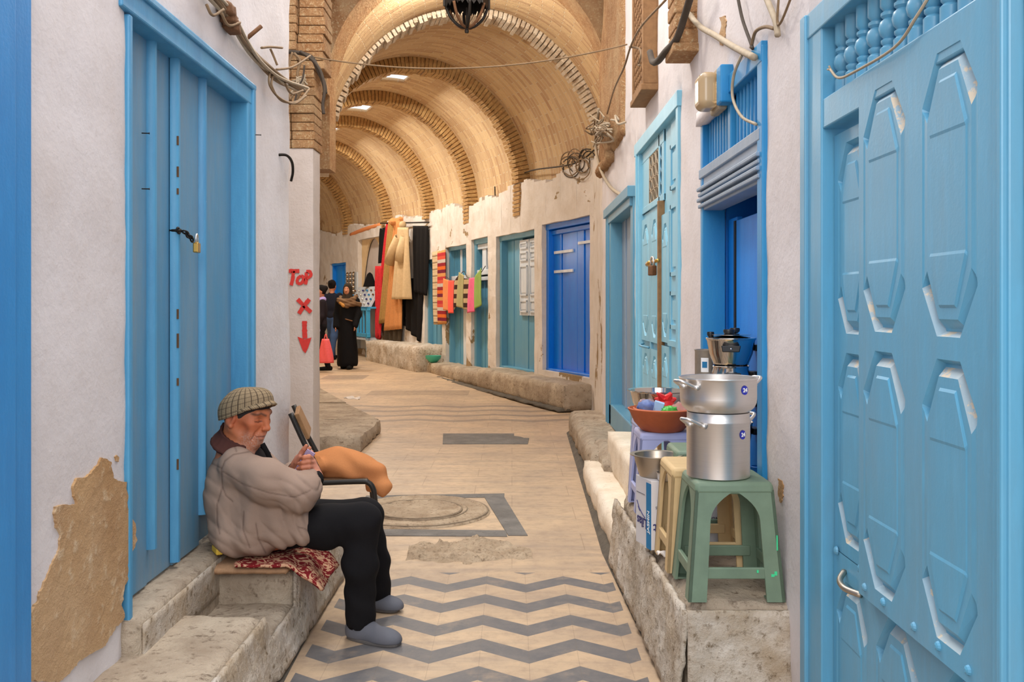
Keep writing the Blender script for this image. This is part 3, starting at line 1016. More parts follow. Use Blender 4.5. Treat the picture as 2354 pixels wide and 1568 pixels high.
# ------------------------------------------------------------------ benches and steps of masonry
mb = MB()
rough_box(mb, (-1.14, 3.42, 0), (-0.80, 4.40, 0.285), 0.035, 0.009, 11, 6, 0.022)      # the block the man sits on
rough_box(mb, (-1.16, 2.95, 0), (-0.80, 3.55, 0.155), 0.035, 0.008, 12, 6, 0.02)
bench_left = struct(mb.build('trim_12', M['stone'], smooth=True))
mb = MB(); rough_box(mb, (-1.25, 1.2, 0), (-0.812, 3.09, 0.235), 0.04, 0.008, 13, 6, 0.022)
struct(mb.build('trim_13', M['stone'], smooth=True))
mb = MB()                                                # flaking whitewash on the face of the left bench
def bench_face(u, v):
    y = 1.2 + 3.17 * u; h = 0.215 if y < 3.07 else (0.135 if y < 3.42 else 0.262)
    return (-0.797 + 0.030 * (1 - v) - (0.012 if y < 3.05 else 0) + 0.007 * nz(y * 2, v, 0, 6), y, 0.015 + h * v)


mb.grid(bench_face, 120, 10)
struct(mb.build('trim_14', M['stone_side'], smooth=True, solid=0.012))
mb = MB(); rough_box(mb, (-1.30, 2.70, 0.0), (-1.075, 4.02, 0.338), 0.035, 0.006, 14, 6, 0.014)
struct(mb.build('trim_15', M['stone'], smooth=True))
mb = MB()
mb.grid(lambda u, v: (-1.072 + 0.004 * nz(u * 4, v, 1, 6), 2.72 + 1.28 * u, 0.19 + 0.13 * v), 40, 6)
struct(mb.build('trim_16', M['stone_side'], smooth=True, solid=0.006))
mb = MB()                                                # kerbs at the foot of the benches, the shadow there painted in
for (x0, y0, x1, y1) in ((-0.735, 1.2, -0.755, 3.1), (-0.755, 3.1, -0.80, 4.42)):
    mb.hexa([(x0 - .10, y0, 0), (x0, y0, 0), (x1, y1, 0), (x1 - .10, y1, 0), (x0 - .10, y0, .03), (x0 - .035, y0, .028), (x1 - .035, y1, .028), (x1 - .10, y1, .03)])
for (x0, y0, x1, y1) in ((0.525, 1.2, 0.50, 3.1), (0.50, 3.1, 0.452, 4.7), (0.452, 4.7, 0.53, 9.1)):
    mb.hexa([(x0 + .10, y0, 0), (x0, y0, 0), (x1, y1, 0), (x1 + .10, y1, 0), (x0 + .10, y0, .03), (x0 + .035, y0, .028), (x1 + .035, y1, .028), (x1 + .10, y1, .03)])
struct(mb.build('trim_17', M['kerb']))
mb = MB()
rough_box(mb, (0.53, 2.835, 0), (0.90, 4.50, 0.343), 0.035, 0.012, 15, 6, 0.03)
bench_right = struct(mb.build('trim_18', M['stone'], smooth=True))
mb = MB()
mb.grid(lambda u, v: (0.528 - 0.03 * (1 - v) - 0.03 * u + 0.014 * nz(u * 4, v, 2, 7), 2.82 + 1.66 * u, 0.02 + 0.30 * v), 60, 12)
mb.grid(lambda u, v: (0.53 + 0.32 * u, 2.825 + 0.008 * nz(u, v, 8, 7), 0.0 + 0.325 * v), 20, 16)
struct(mb.build('trim_19', M['stone_side'], smooth=True, solid=0.014))
mb = MB()
rough_box(mb, (0.49, 4.45, 0), (0.90, 6.5, 0.175), 0.05, 0.010, 16, 6, 0.02)
struct(mb.build('trim_20', M['sill_white'], smooth=True))
mb = MB(); rough_box(mb, (0.64, 4.75, 0.15), (0.95, 6.3, 0.40), 0.05, 0.006, 17, 6, 0.014)
struct(mb.build('trim_21', M['sill_white'], smooth=True))
mb = MB()
rough_box(mb, (0.545, 6.4, 0), (0.95, 8.95, 0.24), 0.045, 0.022, 18, 6, 0.035)
rough_box(mb, (0.60, 6.0, 0.1), (0.85, 6.9, 0.27), 0.045, 0.025, 19, 8, 0.04)
struct(mb.build('trim_22', M['stone'], smooth=True))
mb = MB(); rough_box(mb, (-1.95, 7.9, 0), (-1.27, 9.1, 0.14), 0.05, 0.012, 20, 6, 0.025)
mb.hexa([(-2.3, 9.1, 0), (-1.29, 9.1, 0), (-1.88, 10.6, 0), (-2.8, 10.6, 0), (-2.3, 9.1, .135), (-1.30, 9.1, .135), (-1.88, 10.6, .13), (-2.8, 10.6, .13)])
mb.hexa([(-2.6, 10.7, 0), (-1.90, 10.7, 0), (-2.6, 12.6, 0), (-3.2, 12.6, 0), (-2.6, 10.7, .13), (-1.90, 10.7, .13), (-2.6, 12.6, .13), (-3.2, 12.6, .13)])
struct(mb.build('trim_23', M['stone'], smooth=True, auto=40))


def strip_bench(name, pa, pb, off0, off1, z, mat, k):
    """block along the far wall between image columns pa, pb standing off0..off1 from it"""
    A, B = wall_at(pa), wall_at(pb); d = (B - A).normalized(); n = Vector((d.y, -d.x))
    if n.dot(Vector((0, 6)) - A) < 0: n = -n
    L = (B - A).length; m = MB()
    rough_box(m, (0, off0, 0), (L, off1, z), 0.08, 0.016, k, 5, 0.03)
    m.v = [(A.x + d.x * x + n.x * y, A.y + d.y * x + n.y * y, zz + floor_z(A.y) * 0) for x, y, zz in m.v]
    return struct(m.build(name, mat, smooth=True))


strip_bench('trim_24', 1168, 1386, -0.05, 0.50, 0.32, M['stone'], 31)
strip_bench('trim_25', 1098, 1170, -0.05, 0.44, 0.26, M['stone'], 32)
strip_bench('trim_26', 1030, 1100, -0.05, 0.42, 0.24, M['stone'], 33)
strip_bench('trim_27', 905, 1032, -0.05, 0.62, 0.52, M['stone_side'], 34)
strip_bench('trim_28', 815, 905, -0.05, 0.12, 0.22, M['stone'], 35)
strip_bench('trim_29', 1000, 1386, 0.40, 0.58, 0.05, M['kerb'], 36)

# little pieces of floor relief ------------------------------------------------
mb = MB()
for q in ([(-0.95, 6.10), (-0.05, 6.17), (-0.05, 6.06), (-0.95, 5.99)], [(-0.178, 6.05), (-0.05, 6.055), (0.085, 5.05), (-0.02, 5.05)], [(-0.95, 5.20), (-0.035, 5.16), (-0.025, 5.03), (-0.95, 5.05)]):
    mb.prism(q, lambda u, v, d: Vector((u, v, d)), 0.0, 0.004)
mb.build('stone_border', M['stone_dark'], floor)
mb = MB()
mb.prism([(-0.665, 9.03), (0.02, 9.03), (0.02, 8.75), (0.16, 8.72), (0.14, 8.36), (-0.62, 8.36)], lambda u, v, d: Vector((u, v, d)), 0.0, 0.005)
mb.build('stone_border', M['stone_dark'], floor)
mb = MB()


def broke(u, v):
    x = -0.52 + 0.62 * u; y = 4.42 + 0.62 * v; r = sqrt(((x + 0.2) / 0.33) ** 2 + ((y - 4.74) / 0.25) ** 2)
    e = 0.92 - r + 0.42 * nz(x, y, 1, 5) + 0.22 * nz(x, y, 5, 16)
    h = 0.006 + 0.05 * max(0, nz(x, y, 0, 9)) ** 1.3 + 0.016 * nz(x, y, 3, 30) + 0.006 * nz(x, y, 7, 70)
    return (x, y, max(-0.012, min(e * .10, 1.0) * 1.0 if e < .06 else max(h, .001)))


mb.grid(broke, 110, 110)
mb.build('broken_paving', M['rubble'], floor, smooth=True)
# ------------------------------------------------------------------ joinery
def fr_right(x0): return lambda u, v, d: Vector((x0 + d, u, v))       # right wall: u = distance along the alley
def fr_left(x0): return lambda u, v, d: Vector((x0 - d, u, v))


def octa(cu, w, tw, zb, zt, sh):
    return [(cu - tw / 2, zb), (cu + tw / 2, zb), (cu + w / 2, zb + sh), (cu + w / 2, zt - sh), (cu + tw / 2, zt), (cu - tw / 2, zt), (cu - w / 2, zt - sh), (cu - w / 2, zb + sh)]


def oct_cell(m, fr, u0, u1, v0, v1, w, tw, zb, zt, sh, d=0.018, e=(0.008, 0.013, 0.028, 0.046, 0.051), d0=0.0, side=0.10):
    """board of rect u0..u1, v0..v1 carved with an elongated eight-sided panel: deep cuts at the pointed
    ends that run out into a thin line along the straight sides, and a low raised field inside"""
    cu = (u0 + u1) / 2; q = 0.006

    def ring(x):
        W = w / 2 - 0.8 * x; T = tw / 2 - 0.3 * x; b_ = zb + 1.2 * x; t_ = zt - 1.2 * x
        return [(cu - T, b_), (cu + T, b_), (cu + W, b_ + sh), (cu + W, b_ + sh + q), (cu + W, t_ - sh - q), (cu + W, t_ - sh),
                (cu + T, t_), (cu - T, t_), (cu - W, t_ - sh), (cu - W, t_ - sh - q), (cu - W, b_ + sh + q), (cu - W, b_ + sh)]
    F12 = [1, 1, 1, 0, 0, 1, 1, 1, 1, 0, 0, 1]
    O = ring(0)
    R = [(O[0][0], v0), (O[1][0], v0)] + [(u1, O[i][1]) for i in (2, 3, 4, 5)] + [(O[6][0], v1), (O[7][0], v1)] + [(u0, O[i][1]) for i in (8, 9, 10, 11)]
    K = [(u1, v0), (u1, v1), (u0, v1), (u0, v0)]; ck = {1: 12, 5: 13, 7: 14, 11: 15}; dusty = []  # dusty: ledge faces for the dust and painted-in light tone
    dep = [0.0, d, d * .9, 0.0, 0.0, -0.0035]
    vs = [fr(a_, b_, d0) for a_, b_ in R] + [fr(a_, b_, d0) for a_, b_ in K]; base = 16; fs = []
    for x, dd in zip((0.0,) + tuple(e), dep):
        for (a_, b_), fl in zip(ring(x), F12): vs.append(fr(a_, b_, d0 + dd * (1 if fl else (side if dd > 0 else .5))))
    for i in range(12):
        j = (i + 1) % 12
        fs.append((base + i, base + j, j, ck[i], i) if i in ck else (base + i, base + j, j, i))
        for r in range(5):
            a_ = base + 12 * r; b_ = a_ + 12; fs.append((a_ + i, a_ + j, b_ + j, b_ + i))
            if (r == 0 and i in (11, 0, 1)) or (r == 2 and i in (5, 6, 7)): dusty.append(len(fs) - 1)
    c = base + 60; fs += [(c, c + 1, c + 2, c + 11), (c + 11, c + 2, c + 3, c + 10), (c + 10, c + 3, c + 4, c + 9), (c + 9, c + 4, c + 5, c + 8), (c + 8, c + 5, c + 6, c + 7)]
    n0 = len(m.m); m.add(vs, fs)
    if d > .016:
        for q_ in dusty: m.m[n0 + q_] = 1          # dust, worn paint and painted-in caught light on ledges that face up


def fbox(m, fr, u0, u1, v0, v1, d0, d1):
    m.hexa([fr(u0, v0, d0), fr(u1, v0, d0), fr(u1, v0, d1), fr(u0, v0, d1), fr(u0, v1, d0), fr(u1, v1, d0), fr(u1, v1, d1), fr(u0, v1, d1)])


def stud(m, c, nrm, r=0.009, h=0.006):
    n = Vector(nrm).normalized(); a = n.orthogonal().normalized(); b = n.cross(a); N = 10; vs = []
    for rr, hh in ((r, 0), (r * .8, h * .7), (r * .35, h)):
        for k in range(N): vs.append(Vector(c) + a * (rr * cos(2 * pi * k / N)) + b * (rr * sin(2 * pi * k / N)) + n * hh)
    fs = [(i * N + k, i * N + (k + 1) % N, (i + 1) * N + (k + 1) % N, (i + 1) * N + k) for i in range(2) for k in range(N)] + [tuple(2 * N + k for k in range(N))]
    m.add(vs, fs)


# ---- door_1: the big panelled door in the right foreground
D1 = setting('door_1', 'blue double door with eight-sided panels and a row of turned balusters above', (XR, 2.1, 0))
bl = M['door_blue']
f = fr_right(XR)
mb = MB()
fbox(mb, f, 2.505, 2.66, 0, 2.06, -0.012, 0.10); fbox(mb, f, 2.615, 2.66, 0, 2.06, -0.022, 0.0)
fbox(mb, f, 1.545, 1.60, 0, 2.06, -0.02, 0.10); fbox(mb, f, 1.55, 1.567, 0, 2.06, -0.03, 0.0)
fbox(mb, f, 1.55, 2.66, 1.99, 2.06, -0.016, 0.10)
fbox(mb, f, 1.58, 2.55, 1.72, 1.80, -0.008, 0.085)
mb.build('door_frame', bl, D1, bevel=0.004)
mb = MB()
prof = [(0.021, 0), (0.021, 0.045), (0.014, 0.052), (0.019, 0.058), (0.019, 0.064), (0.013, 0.068), (0.0215, 0.078), (0.0245, 0.092), (0.0215, 0.106),
        (0.013, 0.114), (0.0195, 0.120), (0.0195, 0.127), (0.013, 0.132), (0.021, 0.142), (0.021, 0.192)]
k = 0
for y in np.arange(2.47, 1.62, -0.0757):
    mb = MB(); mb.lathe(prof, (XR + 0.035, y, 1.798), 20); mb.build('baluster', bl, D1, smooth=True, auto=40)
mb = MB(); mb.box((XR + 0.09, 1.6, 1.78), (XR + 0.11, 2.52, 2.0)); mb.build('back_board', M['strip_blue'], D1)
mb = MB()                                                   # narrow leaf
u0, u1 = 2.238, 2.502; fl = fr_right(XR + 0.022)
oct_cell(mb, fl, u0, u1, 1.15, 1.70, 0.205, 0.085, 1.175, 1.668, 0.09)
oct_cell(mb, fl, u0, u1, 0.60, 1.15, 0.205, 0.085, 0.635, 1.125, 0.09)
fbox(mb, fl, u0, u1, 0.60, 1.70, 0.028, 0.035); fbox(mb, fl, u0, u1, 1.695, 1.70, 0.0008, 0.035); fbox(mb, fl, u0, u0 + .004, .6, 1.7, 0.0008, .035)
leaf = mb.build('door_leaf', [bl, M['lit_dusty_ledge']], D1)
mb = MB()                                                   # wide leaf
fl = fr_right(XR - 0.010)
for a, b, w in ((1.945, 2.238, 0.235), (1.60, 1.945, 0.225)):
    o = 0.0 if a > 1.9 else 0.015
    oct_cell(mb, fl, a + o, b, 1.165, 1.79, w, 0.095, 1.188, 1.740, 0.095)
    oct_cell(mb, fl, a + o, b, 0.56, 1.165, w, 0.095, 0.600, 1.144, 0.095)
fbox(mb, fl, 1.60, 1.616, 0.56, 1.79, 0, 0.03)
fbox(mb, fl, 1.60, 2.238, 0.56, 1.79, 0.030, 0.045); fbox(mb, fl, 1.60, 2.238, 1.786, 1.79, 0.0008, 0.045); fbox(mb, fl, 2.234, 2.238, .56, 1.79, 0.0008, .045); fbox(mb, fl, 1.6, 2.238, .56, .564, 0.0008, .045)
for y in (2.20, 2.09, 1.93, 1.82, 1.70): stud(mb, (XR - 0.010, y, 0.585), (-1, 0, 0), 0.010, 0.007)
leaf2 = mb.build('door_leaf', [bl, M['lit_dusty_ledge']], D1)
mb = MB()                                                   # lower leaves
fl = fr_right(XR + 0.020)
for a, b, w in ((2.238, 2.502, 0.215), (1.945, 2.238, 0.235), (1.60, 1.945, 0.245)):
    oct_cell(mb, fl, a, b, 0.02, 0.60, w, 0.09, 0.06, 0.535, 0.09)
fbox(mb, fl, 1.6, 2.502, 0.02, 0.6, 0.028, 0.04)
for y in (2.47, 2.30): stud(mb, (XR + 0.018, y, 0.60), (-1, 0, 0), 0.012, 0.008)
lower = mb.build('lower_leaf', [bl, M['lit_dusty_ledge']], D1)
mb = MB(); mb.tube(bez([(XR + 0.016, 2.41, 0.562), (XR - 0.006, 2.38, 0.548), (XR - 0.01, 2.33, 0.542), (XR + 0.016, 2.29, 0.538)], 5), 0.008, 8)
mb.build('pull_handle', M['alu_old'], lower, smooth=True)
mb = MB()
rp = bez([(XR - 0.004, 2.455, 1.868), (XR - 0.014, 2.42, 1.855), (XR - 0.016, 2.36, 1.822), (XR - 0.022, 2.24, 1.806), (XR - 0.022, 2.0, 1.80), (XR - .018, 1.90, 1.835), (XR + .0, 1.86, 1.88)], 8)
mb.tube(rp, 0.0035, 6); mb.tube([rp[0] + Vector((0, .02, .004)), rp[2], rp[4] + Vector((0, .01, 0.012))], 0.003, 6)
tag(mb.build('rope', M['cable'], smooth=True), 'thin rope draped along the turned balusters of the big blue door', 'rope')

# ---- door_2: left plank door behind the seated man
D2 = setting('door_2', 'blue plank door with rounded cover strips', (XL - 0.06, 3.3, 0.34))
fl = fr_left(XL)
bl2 = M['door_blue_left']
mb = MB()
mb.box((XL - 0.075, 2.66, 2.10), (XL + 0.012, 4.012, 2.185))
mb.box((XL - 0.075, 3.935, 0.33), (XL + 0.010, 4.012, 2.12)); mb.box((XL - 0.02, 3.98, 0.33), (XL + 0.022, 4.016, 2.185))
mb.box((XL - 0.075, 2.715, 0.30), (XL + 0.010, 2.742, 2.095))
mb.box((XL - 0.02, 2.66, 2.165), (XL + 0.024, 4.016, 2.19))
mb.build('door_frame', M['frame_blue_left'], D2, bevel=0.006)
ed = [2.74, 3.018, 3.238, 3.52, 3.94]
for i, (a, b) in enumerate(zip(ed, ed[1:])):
    mb = MB(); d = 0.056 + 0.006 * (i % 2)
    mb.box((XL - d - 0.03, a + 0.003, 0.345 + 0.01 * (i == 3)), (XL - d, b - 0.003, 2.11))
    mb.build('plank', bl2, D2, bevel=0.004)
for y, z0, w in ((3.025, 0.46, 0.034), (3.238, 0.36, 0.036), (3.522, 0.46, 0.032)):
    mb = MB()
    prof = [(-1, 0), (-0.9, .6), (-.5, .95), (0, 1), (.5, .95), (.9, .6), (1, 0)]
    mb.prism([(y + w / 2 * a, 0.028 * b) for a, b in prof], lambda u, v, d: Vector((XL - 0.058 + v, u, d)), z0, 2.10)
    mb.build('cover_strip', M['frame_blue_left'], D2, smooth=True, auto=35)
mb = MB()
for z in (1.80, 1.69, 1.63, 1.20, 1.10, 0.97, 0.68):
    mb.box((XL - 0.036, 3.2235, z), (XL - 0.0303, 3.2285 + random.uniform(0, .004), z + random.uniform(.014, .05)))
mb.build('paint_chip', M['wood_dark'], D2)
# chain and padlock
mb = MB()
pr = [(XL - 0.03, 3.225, 1.505), (XL - 0.012, 3.24, 1.500), (XL - 0.012, 3.262, 1.494), (XL - 0.012, 3.284, 1.488), (XL - 0.012, 3.306, 1.481)]
for i in range(len(pr)):
    c = Vector(pr[i]); N = 14; u = Vector((0, 1, -0.3)).normalized(); v = Vector((1, 0, 0)) if i % 2 else Vector((0, .3, 1)).normalized()
    mb.tube([c + u * (0.016 * cos(2 * pi * k / N)) + v * (0.009 * sin(2 * pi * k / N)) for k in range(N)], 0.0035, 6, closed=True)
mb.tube([(XL - 0.06, 3.225, 1.505), (XL - 0.02, 3.225, 1.505)], 0.006, 8)
mb.build('chain', M['iron'], D2, smooth=True)


def padlock(name, label, loc, s, nrm, mat):
    t = thing(name, label, 'padlock', loc)
    x = Vector(nrm).normalized(); y = Vector((0, 0, 1)).cross(x); o = Vector(loc)
    def F_(a, b, c): return o + y * (a * s) + Vector((0, 0, 1)) * (b * s) + x * (c * s)
    m = MB(); m.hexa([F_(-1, -1.7, -.45), F_(1, -1.7, -.45), F_(1, -1.7, .45), F_(-1, -1.7, .45), F_(-1, 0, -.45), F_(1, 0, -.45), F_(1, 0, .45), F_(-1, 0, .45)])
    m.build('lock_body', mat, t, bevel=0.18 * s)
    m = MB(); m.tube([F_(-.68, -.2, 0)] + [F_(-.68 * cos(pi * k / 10), .75 + .68 * sin(pi * k / 10), 0) for k in range(11)] + [F_(.68, -.2, 0)], .18 * s, 8)
    m.build('shackle', M['alu'], t, smooth=True)
    return t


padlock('padlock', 'brass padlock hanging from the chain on the blue plank door', (XL - 0.004, 3.335, 1.470), 0.021, (1, 0.1, 0), M['brass'])

# ---- door_3: blue frame at the left edge of the picture
D3 = setting('door_3', 'deep blue door frame at the left edge', (XL, 1.8, 0))
mb = MB()
mb.box((XL - 0.10, 2.062, 0), (XL + 0.018, 2.148, 2.42)); mb.box((XL - 0.10, 1.98, 0), (XL + 0.030, 2.058, 2.42)); mb.box((XL - .1, 1.55, 2.34), (XL + .018, 2.148, 2.42)); mb.box((XL - .1, 1.55, 0), (XL + .018, 1.62, 2.42))
mb.build('door_frame', M['strip_blue'], D3, bevel=0.005)
mb = MB(); mb.box((XL - 0.12, 1.62, 0), (XL - 0.06, 1.985, 2.36)); mb.build('door_leaf', M['strip_blue'], D3)

# ---- door_4: open shop doorway on the right with barred transom
D4 = setting('door_4', 'open shop doorway with bright blue door and barred transom', (XR, 3.62, 0.343))
f = fr_right(XR)
mb = MB()
fbox(mb, f, 3.09, 3.155, 0.343, 2.11, -0.014, 0.09); fbox(mb, f, 4.075, 4.12, 0.343, 2.07, -0.010, 0.09)
fbox(mb, f, 3.60, 4.12, 2.035, 2.085, -0.012, 0.08); fbox(mb, f, 3.095, 3.62, 2.055, 2.125, -0.016, 0.08)
fbox(mb, f, 3.60, 3.645, 1.83, 2.06, 0.0, 0.07)
mb.build('door_frame', M['sky_blue'], D4, bevel=0.004)
mb = MB(); fbox(mb, f, 3.10, 4.13, 1.66, 1.842, -0.006, 0.08)
for i, z in enumerate((1.672, 1.698, 1.722, 1.745)): fbox(mb, f, 3.12, 4.13, z, z + 0.016, -0.020 - 0.006 * (i % 2), 0.0)
fbox(mb, f, 3.12, 4.13, 1.80, 1.842, -0.016, 0)
mb.build('lintel', M['grey_blue'], D4, bevel=0.004)
for y in list(np.arange(3.20, 3.60, 0.052)) + list(np.arange(3.69, 4.06, 0.052)):
    mb = MB(); fbox(mb, f, y - 0.011, y + 0.011, 1.83, 2.06, 0.015, 0.040); mb.build('transom_bar', M['sky_blue'], D4, bevel=0.005)
mb = MB(); fbox(mb, f, 3.12, 4.12, 1.80, 2.08, 0.09, 0.11); mb.build('transom_board', M['royal2'], D4)
mb = MB()                                                   # blue lining of the shop entrance
mb.box((XR + 0.10, 3.08, 0.33), (XR + 0.40, 3.13, 2.0)); mb.box((XR + 0.10, 4.11, 0.33), (XR + 0.40, 4.16, 2.0)); mb.box((XR + 0.10, 3.1, 1.72), (XR + 0.40, 4.15, 1.78))
mb.box((XR + 0.40, 3.08, 0.33), (XR + 0.44, 4.16, 1.8))
mb.build('lining', M['royal2'], D4)
mb = MB()
mb.box((XR + 0.095, 3.14, 0.35), (XR + 0.12, 3.90, 1.60)); mb.box((XR + 0.088, 3.52, 0.35), (XR + 0.10, 3.53, 1.60))
inner = mb.build('door_leaf', M['royal2'], D4, bevel=0.003)
mb = MB(); mb.box((XR + 0.09, 3.90, 0.35), (XR + 0.12, 3.925, 1.60)); mb.build('leaf_edge', M['iron'], inner)
mb = MB(); mb.box((XR + 0.105, 3.93, 0.35), (XR + 0.13, 4.10, 1.62)); mb.build('door_leaf', M['royal2'], D4, bevel=0.003)
mb = MB(); mb.box((XR + 0.055, 3.175, 1.20), (XR + 0.10, 3.205, 1.245)); mb.box((XR + .06, 3.18, 1.15), (XR + .09, 3.195, 1.32)); mb.build('latch', M['alu_matte'], inner, bevel=0.004)

# ---- door_5: tall pale blue double door
D5 = setting('door_5', 'tall pale blue double door with grille panels at the top', (XR, 5.5, 0.40))
pb = M['door_pale']
mb = MB(); f = fr_right(XR)
fbox(mb, f, 4.67, 4.735, 0.40, 2.31, -0.012, 0.10); fbox(mb, f, 6.16, 6.27, 0.40, 2.30, -0.008, 0.10); fbox(mb, f, 4.66, 6.30, 2.24, 2.32, -0.018, 0.11)
fbox(mb, f, 6.20, 6.23, 0.4, 2.25, -0.02, 0)
mb.build('door_frame', pb, D5, bevel=0.004)
mb = MB(); fbox(mb, f, 4.73, 5.05, 0.40, 2.24, 0.018, 0.05); fbox(mb, f, 5.04, 5.32, 0.40, 2.24, 0.026, 0.05)


def frame_panel(m, fr, a, b, z0, z1, d, w=0.022, h=0.012):
    for q in ((a, b, z0, z0 + w), (a, b, z1 - w, z1), (a, a + w, z0, z1), (b - w, b, z0, z1)): fbox(m, fr, *q, d - h, d)
    fbox(m, fr, a + w * 2.2, b - w * 2.2, z0 + w * 2.2, z1 - w * 2.2, d - h * .6, d)
frame_panel(mb, f, 4.79, 5.01, 1.86, 2.10, 0.018); frame_panel(mb, f, 4.79, 5.01, 1.40, 1.78, 0.018); frame_panel(mb, f, 4.79, 5.01, 1.12, 1.32, 0.018)
oct_cell(mb, fr_right(XR + 0.008), 5.05, 5.32, 1.04, 1.75, 0.19, 0.06, 1.07, 1.70, 0.08, 0.014, (.006, .012, .026, .036, .040))
oct_cell(mb, fr_right(XR + 0.008), 5.05, 5.32, 0.42, 1.02, 0.19, 0.06, 0.45, 0.98, 0.08, 0.014, (.006, .012, .026, .036, .040))
fbox(mb, f, 4.78, 5.03, 1.03, 1.06, -0.004, 0.0175); fbox(mb, f, 5.046, 5.054, 0.42, 1.75, 0.0085, 0.03); fbox(mb, f, 5.06, 5.31, 1.745, 1.755, 0.0085, 0.03)
leafR = mb.build('door_leaf', pb, D5)
mb = MB(); fbox(mb, f, 5.42, 6.17, 0.40, 1.84, 0.028, 0.05)
oct_cell(mb, fr_right(XR + 0.012), 5.44, 5.76, 1.02, 1.80, 0.22, 0.07, 1.05, 1.76, 0.08, 0.014, (.006, .012, .026, .036, .040)); oct_cell(mb, fr_right(XR + 0.012), 5.44, 5.76, 0.42, 0.98, 0.22, 0.07, 0.45, 0.94, 0.08, 0.014, (.006, .012, .026, .036, .040))
oct_cell(mb, fr_right(XR + 0.012), 5.78, 6.15, 1.02, 1.80, 0.26, 0.08, 1.05, 1.76, 0.08, 0.014, (.006, .012, .026, .036, .040)); oct_cell(mb, fr_right(XR + 0.012), 5.78, 6.15, 0.42, 0.98, 0.26, 0.08, 0.45, 0.94, 0.08, 0.014, (.006, .012, .026, .036, .040))
fbox(mb, f, 5.436, 5.444, 0.42, 1.80, 0.0125, 0.03); fbox(mb, f, 5.756, 5.784, 0.42, 1.80, 0.0125, 0.03)
leafL = mb.build('door_leaf', pb, D5)
mb = MB(); fbox(mb, f, 5.31, 5.43, 0.40, 1.84, 0.055, 0.08); fbox(mb, f, 5.305, 5.335, .42, 1.84, -0.012, 0.05); fbox(mb, f, 5.345, 5.39, .42, 1.84, 0.03, 0.056); mb.build('meeting_post', M['wood'], D5, bevel=0.004)
mb = MB()
for (a, b) in ((5.28, 5.36), (5.86, 6.17)): fbox(mb, f, a, b, 1.84, 2.24, 0.018, 0.05)
for (a, b) in ((5.28, 6.17),): fbox(mb, f, a, b, 2.17, 2.24, 0.016, 0.05); fbox(mb, f, a, b, 1.84, 1.88, 0.016, 0.05)
fbox(mb, f, 5.43, 5.47, 1.84, 2.24, 0.016, 0.05)
mb.build('transom_frame', pb, D5, bevel=0.003)
for (a, b) in ((5.36, 5.43), (5.47, 5.86), (5.93, 6.10)):
    mb = MB(); nx = max(1, int((b - a) / 0.10)); nzz = 4
    for i in range(nx + 1): mb.tube([f(a + (b - a) * i / nx, 1.88, 0.022), f(a + (b - a) * i / nx, 2.17, 0.022)], 0.004, 6)
    for j in range(nzz + 1): mb.tube([f(a, 1.88 + 0.29 * j / nzz, 0.022), f(b, 1.88 + 0.29 * j / nzz, 0.022)], 0.004, 6)
    for i in range(nx):
        for j in range(nzz):
            cu = a + (b - a) * (i + .5) / nx; cv = 1.88 + 0.29 * (j + .5) / nzz; rr = 0.034
            mb.tube([f(cu + rr * cos(2 * pi * k / 12), cv + rr * sin(2 * pi * k / 12), 0.022) for k in range(12)], 0.004, 5, closed=True)
    mb.build('iron_grille', M['cable'] if a < 5.9 and a > 5.4 else M['teal'], D5, smooth=True)
mb = MB(); fbox(mb, f, 5.34, 6.12, 1.86, 2.2, 0.055, 0.065); mb.build('transom_back', M['wood_dark'], D5)
mb = MB(); mb.tube([f(5.62, 1.500, -0.012), f(5.30, 1.500, -0.012)], 0.010, 8); mb.tube([f(5.72, 1.495, -0.01), f(5.60, 1.5, -0.012)], 0.016, 8)
mb.build('bolt', M['brass'], D5, smooth=True)
padlock('padlock', 'dark padlock hanging on the bolt of the tall pale blue door', (XR - 0.03, 5.40, 1.475), 0.034, (-1, -0.25, 0), M['rust'])
mb = MB(); mb.tube(bez([f(5.98, 1.00, 0), f(5.92, 0.995, -0.03), f(5.82, 0.99, -0.03), f(5.74, 0.985, 0)], 5), 0.008, 6); mb.build('pull_handle', M['teal'], leafL, smooth=True)

# ---- door_6: teal door at the end of the alley wall
D6 = setting('door_6', 'dull teal door at the far end of the right alley wall', (XR, 7.2, 0.4))
mb = MB(); f = fr_right(XR)
fbox(mb, f, 6.41, 6.54, 0.40, 2.00, -0.012, 0.10); fbox(mb, f, 7.78, 8.10, 0.22, 2.02, -0.02, 0.10); fbox(mb, f, 6.44, 8.10, 1.93, 2.02, -0.03, 0.10); fbox(mb, f, 6.40, 8.10, 1.99, 2.065, -0.05, 0.04)
fbox(mb, f, 7.90, 7.94, 0.22, 2.0, -0.035, 0); fbox(mb, f, 8.02, 8.05, 0.22, 2.0, -0.035, 0)
mb.build('door_frame', M['teal'], D6, bevel=0.004)
mb = MB(); fbox(mb, f, 6.52, 7.80, 0.42, 1.95, 0.075, 0.10)
for y in (6.8, 7.12, 7.45): fbox(mb, f, y, y + 0.02, 0.42, 1.95, 0.062, 0.08)
lf = mb.build('door_leaf', M['grey_blue'], D6, bevel=0.003)
mb = MB(); fbox(mb, f, 6.44, 8.0, 0.24, 0.42, -0.02, 0.12); mb.build('door_sill', M['teal'], D6, bevel=0.01)
mb = MB(); mb.tube([f(6.62, 0.83, 0.07), f(6.62, 0.83, 0.03)], 0.02, 10); mb.build('door_knob', M['iron'], lf, smooth=True)

